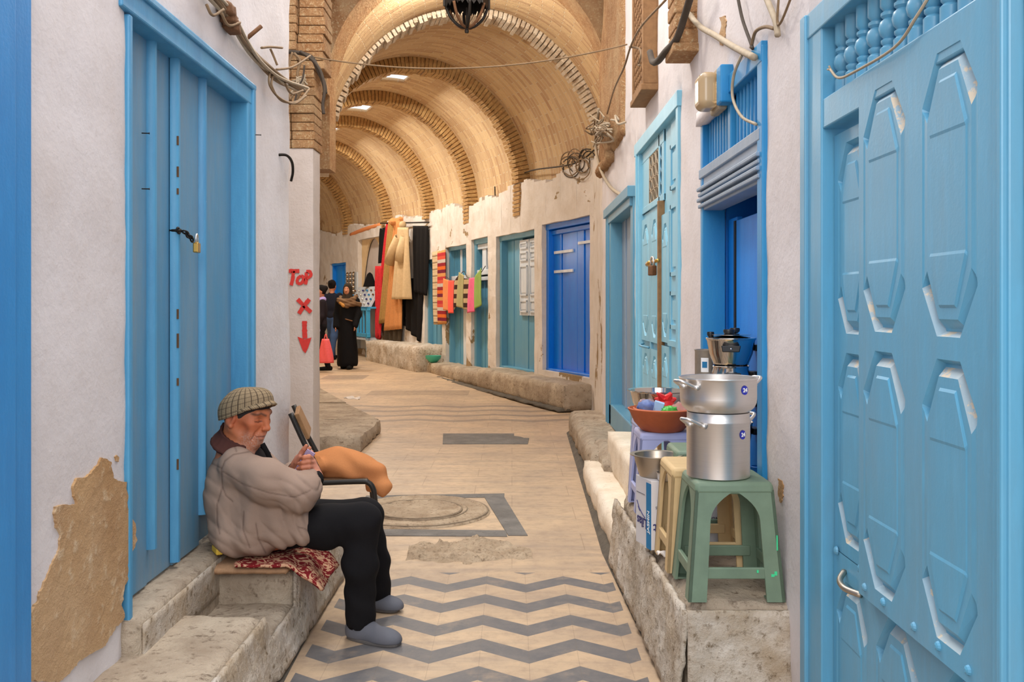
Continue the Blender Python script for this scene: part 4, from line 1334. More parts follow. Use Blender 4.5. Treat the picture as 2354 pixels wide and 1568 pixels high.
# ------------------------------------------------------------------ doors of the far wall
def frame_of(fr, L, z0, z1, name, mat, label, jamb=0.07, dep=0.09):
    c = fr(L / 2, z0, 0)
    root = setting(name, label, c)
    m = MB()
    fbox(m, fr, -.03, jamb, z0, z1, -0.046, dep); fbox(m, fr, L - jamb, L + .03, z0, z1, -0.046, dep); fbox(m, fr, -.04, L + .04, z1 - jamb, z1 + .02, -0.054, dep + .005)
    m.build('door_frame', mat, root, bevel=0.004)
    m = MB(); fbox(m, fr, -.15, L + .15, z0 - .15, z1 + .15, .12, .15); m.build('back_panel', mat, root)
    return root


fr, L, z0, z1 = OD['royal']
D = frame_of(fr, L, z0, z1, 'door_7', M['royal'], 'vivid royal blue double door with iron straps')
for a, b in ((0.07, L * 0.56), (L * 0.56, L - 0.07)):
    m = MB(); n = 3
    for i in range(n):
        u0, u1 = a + (b - a) * i / n, a + (b - a) * (i + 1) / n
        fbox(m, fr, u0 + .003, u1 - .003, z0, z1 - .07, 0.03 + 0.014 * (i % 2), 0.07)
    lf = m.build('door_leaf', M['royal'], D, bevel=0.005)
    for z in ((z0 + 1.52, z0 + 1.27) if a < 0.1 else (z0 + 1.60,)):
        m = MB(); fbox(m, fr, a + 0.05, a + (b - a) * 0.85, z, z + 0.035, 0.012, 0.035); m.build('strap', M['white_wood'], lf)
m = MB(); fbox(m, fr, -0.02, L + 0.02, z0 - 0.06, z0 + 0.03, -0.05, 0.08); m.build('door_sill', M['royal'], D, bevel=0.01)
m = MB(); fbox(m, fr, 0.02, L - 0.02, z1 - 0.14, z1 - 0.075, 0.0, 0.05); m.build('top_rail', M['royal'], D, bevel=0.01)

fr, L, z0, z1 = OD['shutter']
D = frame_of(fr, L, z0, z1, 'door_8', M['teal'], 'teal door with two white panelled shutters on its upper half')
m = MB(); fbox(m, fr, 0.07, L * 0.45, z0, z1 - .07, 0.05, 0.08); fbox(m, fr, L * .22, L * .235, z0, z1 - .07, .04, .06); m.build('door_leaf', M['teal'], D, bevel=0.004)
m = MB()
for i in range(3): fbox(m, fr, L * (.45 + .17 * i) + .004, L * (.62 + .17 * i) - .004, z0, z0 + 0.9, 0.035 + .01 * (i % 2), 0.08)
m.build('door_leaf', M['teal'], D, bevel=0.004)
for a, b in ((L * .46, L * .69), (L * .71, L * .94)):
    m = MB(); fbox(m, fr, a, b, z0 + 0.78, z1 - 0.10, 0.0, 0.04); h = z1 - z0 - 0.88
    for (p0, p1) in ((0.04, .2), (.26, .66), (.72, .84), (.88, .97)): frame_panel(m, fr, a + .04, b - .04, z0 + .78 + h * p0, z0 + .78 + h * p1, 0.0, 0.02, 0.018)
    m.build('shutter', M['white_wood'], D)
m = MB(); fbox(m, fr, -0.02, L + .02, z0 - 0.05, z0 + 0.03, -0.05, 0.08); m.build('door_sill', M['teal'], D, bevel=0.01)
m = MB(); fbox(m, fr, -0.02, L + .02, z1 - 0.06, z1 + 0.03, -0.035, 0.02); m.build('cornice', M['white_wood'], D, bevel=0.008)

fr, L, z0, z1 = OD['fan']
D = frame_of(fr, L, z0, z1, 'door_9', M['teal'], 'narrow teal door with white transom behind the scarves', 0.08)
zt = z1 - 0.66
m = MB(); fbox(m, fr, .08, L - .08, z0, zt, 0.04, 0.08)
for k in (.33, .62): fbox(m, fr, L * k, L * k + .02, z0, zt, .025, .05)
m.build('door_leaf', M['teal'], D, bevel=0.004)
m = MB(); fbox(m, fr, 0, L, zt, zt + .06, -0.03, 0.06); fbox(m, fr, 0, L, zt + .09, zt + .17, -0.03, 0.06); fbox(m, fr, .05, L - .05, z1 - .16, z1 - .08, -0.02, 0.05)
fbox(m, fr, L * .3, L * .52, zt + .17, z1 - .12, 0.0, 0.04); fbox(m, fr, L * .66, L * .9, zt + .17, z1 - .12, 0.0, 0.04); m.build('transom', M['white_wood'], D, bevel=0.006)
m = MB(); fbox(m, fr, .05, L - .05, zt, z1, 0.07, 0.08); m.build('transom_back', M['iron'], D)

fr, L, z0, z1 = OD['barred']
D = frame_of(fr, L, z0, z1, 'door_10', M['teal'], 'teal door with barred transom and white lintel behind the scarves', 0.06)
zt = z1 - 0.78
m = MB(); fbox(m, fr, .06, L * .58, z0, zt, 0.04, 0.08); fbox(m, fr, L * .30, L * .33, z0, zt, .03, .05); lf = m.build('door_leaf', M['teal'], D, bevel=0.004)
m = MB(); fbox(m, fr, L * .58, L * .74, z0, zt, 0.0, 0.05); m.build('leaf_edge', M['white_wood'], D, bevel=0.004)
m = MB(); fbox(m, fr, L * .74, L - .06, z0, zt, 0.085, 0.095); m.build('dark_gap', M['iron'], D)
m = MB(); fbox(m, fr, 0, L, zt, zt + .08, -0.04, 0.06); fbox(m, fr, 0, L, zt + .10, zt + .17, -0.04, 0.06); fbox(m, fr, 0, L, zt + .19, zt + .28, -0.03, 0.06); fbox(m, fr, L * .44, L * .48, zt + .28, z1 - .05, -0.0, 0.05); m.build('lintel', M['white_wood'], D, bevel=0.006)
m = MB()
for k in range(13): fbox(m, fr, .07 + (L - .14) * k / 12 - .012, .07 + (L - .14) * k / 12 + .012, zt + .28, z1 - .05, 0.02, 0.05)
m.build('transom_bars', M['teal'], D)
m = MB(); fbox(m, fr, .05, L - .05, zt, z1, 0.07, 0.08); m.build('transom_back', M['iron'], D)

fr, L, z0, z1 = OD['dim']
D = frame_of(fr, L, z0, z1, 'door_11', M['teal'], 'teal door half hidden by hanging cloths')
m = MB()
for i in range(4): fbox(m, fr, .07 + (L - .14) * i / 4 + .004, .07 + (L - .14) * (i + 1) / 4 - .004, z0, z1 - .07, 0.03 + .012 * (i % 2), 0.08)
m.build('door_leaf', M['teal'], D, bevel=0.004)

fr, L, z0, z1 = OD['deep']
D = frame_of(fr, L, z0, z1, 'door_12', M['royal2'], 'blue door far down the passage', 0.05)
m = MB(); fbox(m, fr, .05, L - .05, z0, z1 - .05, 0.03, 0.07); fbox(m, fr, L * .48, L * .5, z0, z1 - .05, .02, .05); m.build('door_leaf', M['royal2'], D)
m = MB()
A = onF(748, 560); B = onF(816, 560)
d = (B - A).normalized(); nn = Vector((d.y, -d.x, 0)); nn = -nn if nn.dot(Vector((0, 6, 0)) - A) < 0 else nn
pp = jag([(744, 640), (762, 590), (776, 560), (784, 548), (812, 552), (812, 604), (770, 604), (770, 790), (744, 800)], 2, .06, 77)
poly = [onF(*q) for q in pp]; N = len(poly)
m.add([q + nn * 0.055 for q in poly] + [q - nn * .02 for q in poly], [tuple(range(N))] + [(i, (i + 1) % N, N + (i + 1) % N, N + i) for i in range(N)])
o = m.build('whitewash', M['sill_white'], wall_far)
bm = bmesh.new(); bm.from_mesh(o.data); bmesh.ops.triangulate(bm, faces=[q for q in bm.faces if len(q.verts) > 4]); bm.to_mesh(o.data); bm.free()

# arched shop niche at the bend
fr, L, z0, z1 = OD['niche']
D = setting('window_1', 'pointed arched shop opening at the bend of the passage', fr(L / 2, z0, 0))
m = MB(); N = 20; zs = z0 + (z1 - z0) * 0.55
def pointed(k):                                              # pointed arch outline, k 0..1 left to right
    u = L * k; h = (1 - abs(2 * k - 1) ** 2.5); return (u, zs + (z1 - zs) * h)
for k in range(N):
    (ua, va), (ub, vb) = pointed(k / N), pointed((k + 1) / N)
    m.hexa([fr(ua, va, -.01), fr(ub, vb, -.01), fr(ub, vb, .03), fr(ua, va, .03), fr(ua, z1 + .02, -.01), fr(ub, z1 + .02, -.01), fr(ub, z1 + .02, .03), fr(ua, z1 + .02, .03)])
m.build('arch_surround', M['plaster_beige'], D)
m = MB(); fbox(m, fr, -.05, L + .05, z0, z1 + .05, 0.06, 0.34); m.build('niche_back', M['plaster_grey'], D)
m = MB(); fbox(m, fr, -.25, 0, z0 - .2, z1 + .2, 0.04, 0.34); fbox(m, fr, L, L + .25, z0, z1, 0.0, 0.34); fbox(m, fr, -.05, L + .05, z0 - .05, z0, 0.0, .34); fbox(m, fr, -.25, L + .25, z1, z1 + .25, 0.04, .34)
m.build('niche_lining', M['plaster_grey'], D)

# ------------------------------------------------------------------ lattice window, corbel, ledges on the right wall
Wn = setting('window_2', 'projecting wooden lattice window high on the right wall', (XR, 6.0, 3.4))
m = MB()
for y in (5.42, 5.87): m.box((XR - 0.085, y - 0.018, 2.52), (XR + 0.02, y + 0.018, 4.4))
for z in (2.52, 3.3, 4.0): m.box((XR - 0.085, 5.42, z), (XR - 0.05, 5.87, z + 0.04))
m.box((XR - 0.095, 5.395, 2.49), (XR + 0.02, 5.90, 2.525))
m.build('window_frame', M['wood'], Wn, bevel=0.004)
m = MB()
for k in range(-30, 40):
    y0 = 5.45 + 0.062 * k
    for sg in (1, -1):
        pts_ = []
        for (ya, za) in ((y0, 2.55), (y0 + sg * 1.3, 4.35)):
            pts_.append(Vector((XR - 0.068, ya, za)))
        a, b = pts_
        ta, tb = 0.0, 1.0
        for lo, hi in ((5.43, 5.86),):
            dy = b.y - a.y
            t1, t2 = sorted(((lo - a.y) / dy, (hi - a.y) / dy)); ta, tb = max(ta, t1), min(tb, t2)
        if tb - ta > 0.02: m.bar(a.lerp(b, ta), a.lerp(b, tb), 0.012, 0.008)
m.build('lattice', M['wood'], Wn)
m = MB(); m.box((XR - 0.075, 5.400, 2.53), (XR - 0.005, 5.415, 4.4)); m.box((XR - 0.02, 5.41, 2.53), (XR + 0.0, 5.87, 4.4)); m.build('side_board', M['wood'], Wn)
m = MB()
for i, z in enumerate(np.arange(2.43, 4.6, 0.07)):
    for (ya, yb) in ((4.22, 4.42),):
        m.box((XR - 0.105 + random.uniform(-.006, .006), ya + random.uniform(-.006, .006), z), (XR + 0.05, yb - .008, z + 0.062))
m.box((XR - 0.115, 4.205, 2.39), (XR + 0.02, 4.43, 2.43)); m.box((XR - 0.098, 4.23, 2.40), (XR + .02, 4.41, 4.6))
struct(m.build('trim_30', M['brick_brown'], bevel=0.006))
m = MB(); rough_box(m, (XR - 0.030, 3.72, 2.03), (XR + 0.02, 4.14, 2.10), 0.03, 0.006, 50, 8, 0.012)
struct(m.build('trim_31', M['plaster'], smooth=True))
# ------------------------------------------------------------------ organic shapes: signed distance fields meshed by surface nets
class Sdf:
    def __init__(s): s.p = []

    def _add(s, fn, c, r, k, op): s.p.append((fn, np.array(c, float), float(r), k, op)); return s

    def cone(s, a, b, r1, r2, k=0.02, op='u'):
        a = np.array(a, float); b = np.array(b, float); ab = b - a; L2 = max(float(ab @ ab), 1e-12)

        def fn(X):
            h = np.clip(((X - a) @ ab) / L2, 0, 1)
            return np.linalg.norm(X - a - h[:, None] * ab, axis=1) - (r1 + (r2 - r1) * h)
        return s._add(fn, (a + b) / 2, sqrt(L2) / 2 + max(r1, r2), k, op)

    def chain(s, pts, rs, k=0.015, op='u'):
        for (a, b), (r1, r2) in zip(zip(pts, pts[1:]), zip(rs, rs[1:])): s.cone(a, b, r1, r2, k, op)
        return s

    def ball(s, c, r, k=0.02, op='u'): return s.cone(c, c, r, r, k, op)

    def ell(s, c, r, R=None, k=0.02, op='u'):
        c = np.array(c, float); r = np.array(r, float); R = np.eye(3) if R is None else np.array(R)   # columns: local axes

        def fn(X):
            q = (X - c) @ R; k0 = np.linalg.norm(q / r, axis=1); k1 = np.linalg.norm(q / (r * r), axis=1)
            return k0 * (k0 - 1.0) / np.maximum(k1, 1e-9)
        return s._add(fn, c, r.max(), k, op)

    def rbox(s, c, h, R=None, rad=0.01, k=0.01, op='u'):
        c = np.array(c, float); h = np.array(h, float) - rad; R = np.eye(3) if R is None else np.array(R)

        def fn(X):
            q = np.abs((X - c) @ R) - h
            return np.linalg.norm(np.maximum(q, 0), axis=1) + np.minimum(q.max(axis=1), 0) - rad
        return s._add(fn, c, np.linalg.norm(h + rad), k, op)

    def half(s, n, d, k=0.0):
        """remove everything with n.x < d"""
        n = np.array(n, float)
        return s._add(lambda X: (X @ n) - d, (0, 0, 0), 1e9, k, 'cut')

    def warp(s, fn, margin=0.02):
        return s._add(fn, (0, 0, 0), 1e9, 0, 'add')

    def eval(s, X, c=None, rad=None):
        d = np.full(len(X), 1e3)
        for fn, pc, pr, k, op in s.p:
            if c is not None and pr < 1e8 and np.linalg.norm(pc - c) > pr + rad + 0.06: continue
            v = fn(X)
            if op == 'u':
                if k > 0:
                    h = np.maximum(k - np.abs(d - v), 0) / k; d = np.minimum(d, v) - h * h * k * 0.25
                else: d = np.minimum(d, v)
            elif op == 's':
                v = -v; h = np.maximum(k - np.abs(d - v), 0) / max(k, 1e-6); d = np.maximum(d, v) + h * h * k * 0.25
            elif op == 'cut': d = np.maximum(d, -v)
            elif op == 'add': d = d + v
        return d

    def mesh(s, lo, hi, res, B=16):
        lo = np.array(lo, float); n = np.ceil((np.array(hi) - lo) / res / B).astype(int) * B + 1
        f = np.ones(n, np.float32); half = B * res / 2 * 1.7321
        g = np.arange(B + 1)
        I, J, K = np.meshgrid(g, g, g, indexing='ij'); off = np.stack([I, J, K], -1).reshape(-1, 3) * res
        for a in range(0, n[0] - 1, B):
            for b in range(0, n[1] - 1, B):
                for c in range(0, n[2] - 1, B):
                    o = lo + np.array([a, b, c]) * res; cen = o + B * res / 2
                    v = s.eval(cen[None], cen, half)[0]
                    if abs(v) > half * 1.35 + 0.02: f[a:a + B + 1, b:b + B + 1, c:c + B + 1] = np.sign(v); continue
                    f[a:a + B + 1, b:b + B + 1, c:c + B + 1] = s.eval(off + o, cen, half).reshape(B + 1, B + 1, B + 1)
        return nets(f, lo, res)


def nets(f, lo, res):
    ins = f < 0
    cnt = sum(ins[i:f.shape[0] - 1 + i, j:f.shape[1] - 1 + j, k:f.shape[2] - 1 + k].astype(np.int8) for i in (0, 1) for j in (0, 1) for k in (0, 1))
    idx = np.argwhere((cnt > 0) & (cnt < 8))
    ID = np.full(cnt.shape, -1, np.int64); ID[tuple(idx.T)] = np.arange(len(idx))
    cor = [(i, j, k) for i in (0, 1) for j in (0, 1) for k in (0, 1)]
    val = np.stack([f[idx[:, 0] + i, idx[:, 1] + j, idx[:, 2] + k] for i, j, k in cor], 1)
    acc = np.zeros((len(idx), 3)); w = np.zeros(len(idx))
    for a in range(8):
        for b in range(a + 1, 8):
            if sum(abs(cor[a][q] - cor[b][q]) for q in range(3)) != 1: continue
            va, vb = val[:, a], val[:, b]; m = (va < 0) != (vb < 0)
            t = np.where(m, va / np.where(m, va - vb, 1), 0)
            p = np.array(cor[a]) + t[:, None] * (np.array(cor[b]) - np.array(cor[a]))
            acc += np.where(m[:, None], p, 0); w += m
    V = lo + (idx + acc / w[:, None]) * res
    F = []
    for ax in range(3):
        u, v = (ax + 1) % 3, (ax + 2) % 3
        s0 = [slice(None)] * 3; s1 = [slice(None)] * 3; s0[ax] = slice(0, -1); s1[ax] = slice(1, None)
        A = ins[tuple(s0)]; Bm = ins[tuple(s1)]
        e = np.argwhere(A != Bm)
        e = e[(e[:, u] > 0) & (e[:, v] > 0) & (e[:, u] < f.shape[u] - 1) & (e[:, v] < f.shape[v] - 1)]
        q = []
        for du, dv in ((-1, -1), (0, -1), (0, 0), (-1, 0)):
            c = e.copy(); c[:, u] += du; c[:, v] += dv; q.append(ID[tuple(c.T)])
        Q = np.stack(q, 1); fl = ~A[tuple(e.T)]
        Q[fl] = Q[fl][:, ::-1]; F.append(Q)
    return V, np.concatenate(F)


def smooth_np(V, F, it=1, lam=0.5):
    E = np.concatenate([F[:, [0, 1]], F[:, [1, 2]], F[:, [2, 3]], F[:, [3, 0]]]); E = np.concatenate([E, E[:, ::-1]])
    deg = np.bincount(E[:, 0], minlength=len(V))[:, None]
    for _ in range(it):
        S = np.stack([np.bincount(E[:, 0], V[E[:, 1], q], len(V)) for q in range(3)], 1)
        V = V + lam * (S / np.maximum(deg, 1) - V)
    return V


def wob(X, s, ax=(1, 1, 1), ph=0.0):
    """cheap smooth folds: warped sines"""
    q = X * np.array(ax) * s
    a = np.sin(q[:, 0] + 1.3 * np.sin(q[:, 1] * 0.7 + ph) + ph) + np.sin(q[:, 1] * 1.13 + 1.7 * np.sin(q[:, 2] * 0.8 + 2 * ph)) + np.sin(q[:, 2] * 0.93 + 1.1 * np.sin(q[:, 0] * 0.9 - ph))
    return a / 3


def col(V, rgb): return np.tile(np.array(C(*rgb)[:3], np.float32), (len(V), 1))


def blend(c, m, rgb): return c + np.clip(m, 0, 1)[:, None] * (np.array(C(*rgb)[:3]) - c)


def seg_d(V, pts):
    """distance of points to a polyline"""
    d = np.full(len(V), 9.0)
    for a, b in zip(pts, pts[1:]):
        a = np.array(a); b = np.array(b); ab = b - a
        h = np.clip(((V - a) @ ab) / max(ab @ ab, 1e-12), 0, 1); d = np.minimum(d, np.linalg.norm(V - a - h[:, None] * ab, axis=1))
    return d


def bounds(s, pad=0.03):
    lo = np.full(3, 1e9); hi = -lo
    for fn, c, r, k, op in s.p:
        if op == 'u': lo = np.minimum(lo, c - r); hi = np.maximum(hi, c + r)
    return lo - pad, hi + pad
# ------------------------------------------------------------------ the seated man
def Q(px, py, Y): return np.array(P(px, py, Y))


MAN = thing('person', 'old man in checked flat cap and taupe jacket sitting on the stone step', 'person', (-0.98, 3.58, 0.29))
hs = 0.93
HC = Q(567, 953, 3.56)
yaw, pit = radians(-24), radians(-13)
hf = np.array([cos(pit) * cos(yaw), cos(pit) * sin(yaw), sin(pit)])
hl = np.array([-sin(yaw), cos(yaw), 0.0]); hu = np.cross(hf, hl)
HR = np.stack([hf, hl, hu], 1)


def H(x, y, z): return HC + HR @ (np.array([x, y, z]) * hs)


def HE(s, c, r, k=0.02, op='u', tilt=None):
    R = HR if tilt is None else HR @ tilt
    return s.ell(H(*c), np.array(r) * hs, R, k, op)


b = Sdf()
HE(b, (-0.005, 0, 0.012), (0.096, 0.074, 0.080))
HE(b, (0.036, 0, -0.040), (0.060, 0.054, 0.072), 0.03)
for sg in (-1, 1):
    b.cone(H(-0.012, .056 * sg, -.052), H(.050, .026 * sg, -.094), .017 * hs, .018 * hs, 0.03)
    b.ball(H(.060, .040 * sg, -.016), .024 * hs, 0.02)
    b.ball(H(.058, .034 * sg, -.058), .022 * hs, 0.025)
b.cone(H(.070, -.010, -.098), H(.070, .010, -.098), .020 * hs, .020 * hs, 0.02)
b.cone(H(.082, -.034, .030), H(.090, 0, .027), .012 * hs, .012 * hs, 0.02).cone(H(.090, 0, .027), H(.082, .034, .030), .012 * hs, .012 * hs, 0.02)
for sg in (-1, 1):
    b.ball(H(.100, .033 * sg, .006), .0155 * hs, 0.012, 's')
    b.ball(H(.0735, .033 * sg, .006), .0145 * hs, 0.004)
    b.cone(H(.089, .020 * sg, -.012), H(.080, .046 * sg, -.012), .0045 * hs, .0045 * hs, 0.008)       # pouch under the eye
b.chain([H(.090, 0, .024), H(.101, 0, .000), H(.114, 0, -.026)], [.0085 * hs, .0095 * hs, .0125 * hs], 0.012)
for sg in (-1, 1): b.ball(H(.104, .0115 * sg, -.030), .0085 * hs, 0.007)
b.ball(H(.108, -.006, -.041), .004 * hs, 0.004, 's').ball(H(.108, .006, -.041), .004 * hs, 0.004, 's')
HE(b, (.078, 0, -.060), (.022, .028, .024), 0.015)
b.chain([H(.084, -.024, -.062), H(.099, -.006, -.0565), H(.099, .006, -.0565), H(.084, .024, -.062)], [.004 * hs, .0062 * hs, .0062 * hs, .004 * hs], 0.006)
b.chain([H(.083, -.022, -.068), H(.095, -.004, -.0715), H(.095, .004, -.0715), H(.083, .022, -.068)], [.004 * hs, .0068 * hs, .0068 * hs, .004 * hs], 0.006)
b.chain([H(.088, -.026, -.0655), H(.1045, 0, -.064), H(.088, .026, -.0655)], [.0022 * hs, .003 * hs, .0022 * hs], 0.003, 's')
for sg in (-1, 1):
    b.chain([H(.098, .019 * sg, -.028), H(.089, .034 * sg, -.05), H(.077, .036 * sg, -.078)], [.0028 * hs, .0034 * hs, .002 * hs], 0.009, 's')   # fold beside the mouth
    b.ball(H(.040, .071 * sg, -.048), .018 * hs, 0.03, 's')                                                    # hollow cheek
    rt = np.array([[cos(.25), 0, sin(.25)], [0, 1, 0], [-sin(.25), 0, cos(.25)]])
    HE(b, (-.014, .077 * sg, -.010), (.024, .0095, .037), 0.006, 'u', rt)
    HE(b, (-.010, .088 * sg, -.004), (.0135, .010, .022), 0.004, 's', rt); b.ball(H(-.006, .078 * sg, -.041), .010 * hs, 0.006); b.chain([H(.004, .079 * sg, .012), H(.004, .079 * sg, -.010), H(-.002, .080 * sg, -.026)], [.0045 * hs, .005 * hs, .005 * hs], .003)
nb = Q(540, 1020, 3.58)
b.cone(H(-.030, 0, -.05), nb, .050, .056, 0.03)
# trunk and limbs under the clothes
b.ell(Q(548, 1090, 3.58), (.095, .14, .14), None, .04).ell(Q(570, 1170, 3.58), (.11, .14, .12), None, .05).ell(Q(585, 1225, 3.58), (.11, .14, .07), None, .05)
sN, eN, wN = Q(548, 1066, 3.45), Q(690, 1134, 3.39), Q(727, 1098, 3.535)
sF, eF, wF = Q(570, 1055, 3.73), Q(640, 1118, 3.80), Q(676, 1083, 3.650)
b.chain([sN, eN], [.05, .04]).chain([eN, wN], [.036, .024])
b.chain([sF, eF], [.05, .04]).chain([eF, wF], [.036, .024])
kN, aN, kF, aF = Q(832, 1196, 3.47), Q(828, 1430, 3.505), Q(843, 1186, 3.78), Q(872, 1376, 3.85)
b.chain([Q(610, 1222, 3.49), kN, aN], [.075, .048, .034], .03).chain([Q(605, 1215, 3.68), kF, aF], [.07, .048, .034], .03)
b.cone(aN, Q(870, 1450, 3.475), .03, .016, .02).cone(aF, Q(898, 1386, 3.825), .03, .016, .02)
# right hand: fingers curled round the lower end of the packet
palm = Q(719, 1074, 3.548)
b.cone(wN, Q(722, 1084, 3.548), .022, .024, .015).ell(palm, (.017, .020, .036), None, .014)
for (bx, by, mx, my, tx, ty) in ((716, 1054, 706, 1050, 693, 1053), (719, 1063, 706, 1061, 687, 1066), (720, 1073, 706, 1073, 685, 1077), (718, 1084, 707, 1085, 691, 1087)):
    b.chain([Q(bx, by, 3.540), Q(mx + 4, my, 3.508), Q((mx + tx) / 2, (my + ty) / 2, 3.503), Q(tx, ty, 3.522)], [.0098, .0092, .0084, .0070], .004)
b.chain([Q(720, 1088, 3.56), Q(712, 1072, 3.572), Q(704, 1058, 3.568)], [.0125, .0105, .008], .006)
# left hand: palm behind the packet, fingers pointing up along it
b.cone(wF, Q(682, 1070, 3.628), .022, .024, .015).ell(Q(687, 1064, 3.615), (.022, .016, .034), None, .014)
for (bx, by, by2, mx, my, tx, ty) in ((686, 1052, 3.588, 694, 1040, 704, 1025), (692, 1055, 3.602, 702, 1043, 712, 1030), (697, 1060, 3.612, 708, 1049, 717, 1039), (700, 1067, 3.620, 710, 1058, 717, 1050)):
    b.chain([Q(bx - 3, by + 5, by2), Q(mx, my, by2 - .008), Q((mx + tx) / 2, (my + ty) / 2, by2 - .014), Q(tx, ty, by2 - .018)], [.0105, .0098, .009, .0072], .004)
b.chain([Q(679, 1074, 3.612), Q(682, 1062, 3.588), Q(690, 1050, 3.570)], [.0125, .0105, .008], .006)
lo, hi = bounds(b); V, F = b.mesh(lo, hi, 0.0034)
c = col(V, (204, 124, 84))
L = ((V - HC) @ HR) / hs
L2 = L.copy(); L2[:, 0] = 0
inh = (np.linalg.norm(L - np.array([.02, 0, -.03]), axis=1) < .17)
c = blend(c, inh * np.exp(-((L[:, 2] + .02) / .05) ** 2) * (L[:, 0] > .0) * 0.45, (206, 112, 72))
st = inh * np.clip((-.042 - L[:, 2]) / .03, 0, 1) * np.clip((L[:, 0] - .02) / .04, 0, 1) * (0.55 + 0.45 * np.sign(wob(L, 900)))
c = blend(c, st * 0.42, (214, 196, 184))
for sg in (-1, 1):
    c = blend(c, (L[:, 0] > .05) * inh * np.exp(-(seg_d(L2, [(0, .013 * sg, .026), (0, .032 * sg, .034), (0, .050 * sg, .026)]) / .0048) ** 2) * .8, (62, 48, 42))
    c = blend(c, (L[:, 0] > .05) * inh * np.exp(-(seg_d(L2, [(0, .018 * sg, .000), (0, .032 * sg, -.004), (0, .047 * sg, -.001)]) / .0024) ** 2) * .95, (52, 30, 24))
    c = blend(c, (L[:, 0] > .05) * inh * np.exp(-(seg_d(L2, [(0, .020 * sg, .010), (0, .033 * sg, .0145), (0, .047 * sg, .009)]) / .0022) ** 2) * .5, (110, 62, 44))
    c = blend(c, np.exp(-(np.linalg.norm(L - np.array([.062, .045 * sg, -.022]), axis=1) / .028) ** 2) * .25, (210, 96, 66))
    c = blend(c, np.exp(-(np.linalg.norm(L - np.array([-.012, .08 * sg, -.012]), axis=1) / .03) ** 2) * .35, (212, 108, 84))
c = blend(c, np.exp(-(seg_d(L, [(.086, -.024, -.064), (.100, 0, -.064), (.086, .024, -.064)]) / .006) ** 2) * .55, (158, 84, 76))
c = blend(c, np.clip(1 - np.minimum(np.linalg.norm(V - palm, axis=1), np.linalg.norm(V - Q(695, 1050, 3.6), axis=1)) / .10, 0, 1) * .8, (208, 146, 126))
c = blend(c, (V[:, 2] < .20) * 1.0, (28, 27, 28))
np_obj('body', V, F, M['skin'], MAN, cols=c)

# hair below the cap
h = Sdf(); HE(h, (-.006, 0, .02), (.101, .0785, .094)); h.ell(H(.098, 0, -.035), np.array((.078, .2, .078)) * hs, HR, .01, 's')
h.ell(H(-.02, 0, -.115), np.array((.2, .2, .062)) * hs, HR, .01, 's')
for sg in (-1, 1): HE(h, (-.010, .078 * sg, -.014), (.026, .03, .038), .006, 's'); h.ball(H(.034, .075 * sg, -.030), .026, .006, 's')
h.half(tuple(np.array([.34, 0, -1.0])), float(np.array([.34, 0, -1.0]) @ (HC + np.array([0, 0, .022]))))
lo, hi = bounds(h); V, F = h.mesh(lo, hi, 0.004)
np_obj('hair', V, F, M['cloth'], MAN, cols=col(V, (58, 52, 50)))

# flat cap
cf = np.array([cos(yaw), sin(yaw), 0]); cl_ = np.array([-sin(yaw), cos(yaw), 0]); cu_ = np.array([0, 0, 1.0])
NU, NV = 72, 26; V = []; UV = []
for j in range(NV + 1):
    v = j / NV
    for i in range(NU + 1):
        t = 2 * pi * i / NU; rr = max(0.0, cos(v * pi / 2)) ** 0.62; bul = 1 + 0.07 * sin(pi * min(1, v * 1.7)) * (0.6 - 0.4 * cos(t))
        x = 0.110 * cos(t) * rr * bul; y = 0.089 * sin(t) * rr * bul
        z = 0.010 + 0.036 * cos(t) * rr + (0.096 - 0.010 * cos(t)) * sin(v * pi / 2) ** 0.9 - 0.010 * (1 - v) * (abs(sin(t)) ** 2)
        if cos(t) > .3: z -= 0.010 * (cos(t) - .3) * sin(pi * v)
        V.append(HC + cf * (x - .002) + cl_ * y + cu_ * z); UV.append((0.27 * i / NU * 2, 0.15 * v))
F = [(j * (NU + 1) + i, j * (NU + 1) + i + 1, (j + 1) * (NU + 1) + i + 1, (j + 1) * (NU + 1) + i) for j in range(NV) for i in range(NU)]
V = np.array(V); A3 = V.reshape(NV + 1, NU + 1, 3)
for _ in range(10):
    B3 = A3.copy(); B3[1:-1] = (A3[:-2] + A3[2:]) / 2; B3[-1] = A3[-2, :-1].mean(0); w3 = np.clip((np.arange(NV + 1) / NV - .45) / .3, 0, 1)[:, None, None]; A3 = A3 + w3 * .7 * (B3 - A3)
V = list(A3.reshape(-1, 3))


def uv_obj(name, V, F, UV, mat, parent, solid):
    me = bpy.data.meshes.new(name); me.from_pydata([tuple(p) for p in V], [], F); uvl = me.uv_layers.new(name='UVMap')
    uvl.data.foreach_set('uv', [q for f_ in F for i in f_ for q in UV[i]]); me.materials.append(mat)
    me.polygons.foreach_set('use_smooth', [True] * len(F))
    o = bpy.data.objects.new(name, me); link(o, parent); WM[o.name] = Matrix.Identity(4)
    bm = bmesh.new(); bm.from_mesh(me); bmesh.ops.remove_doubles(bm, verts=bm.verts, dist=2e-4); bm.to_mesh(me); bm.free()
    md = o.modifiers.new('thickness', 'SOLIDIFY'); md.thickness = solid; md.offset = -1
    return o


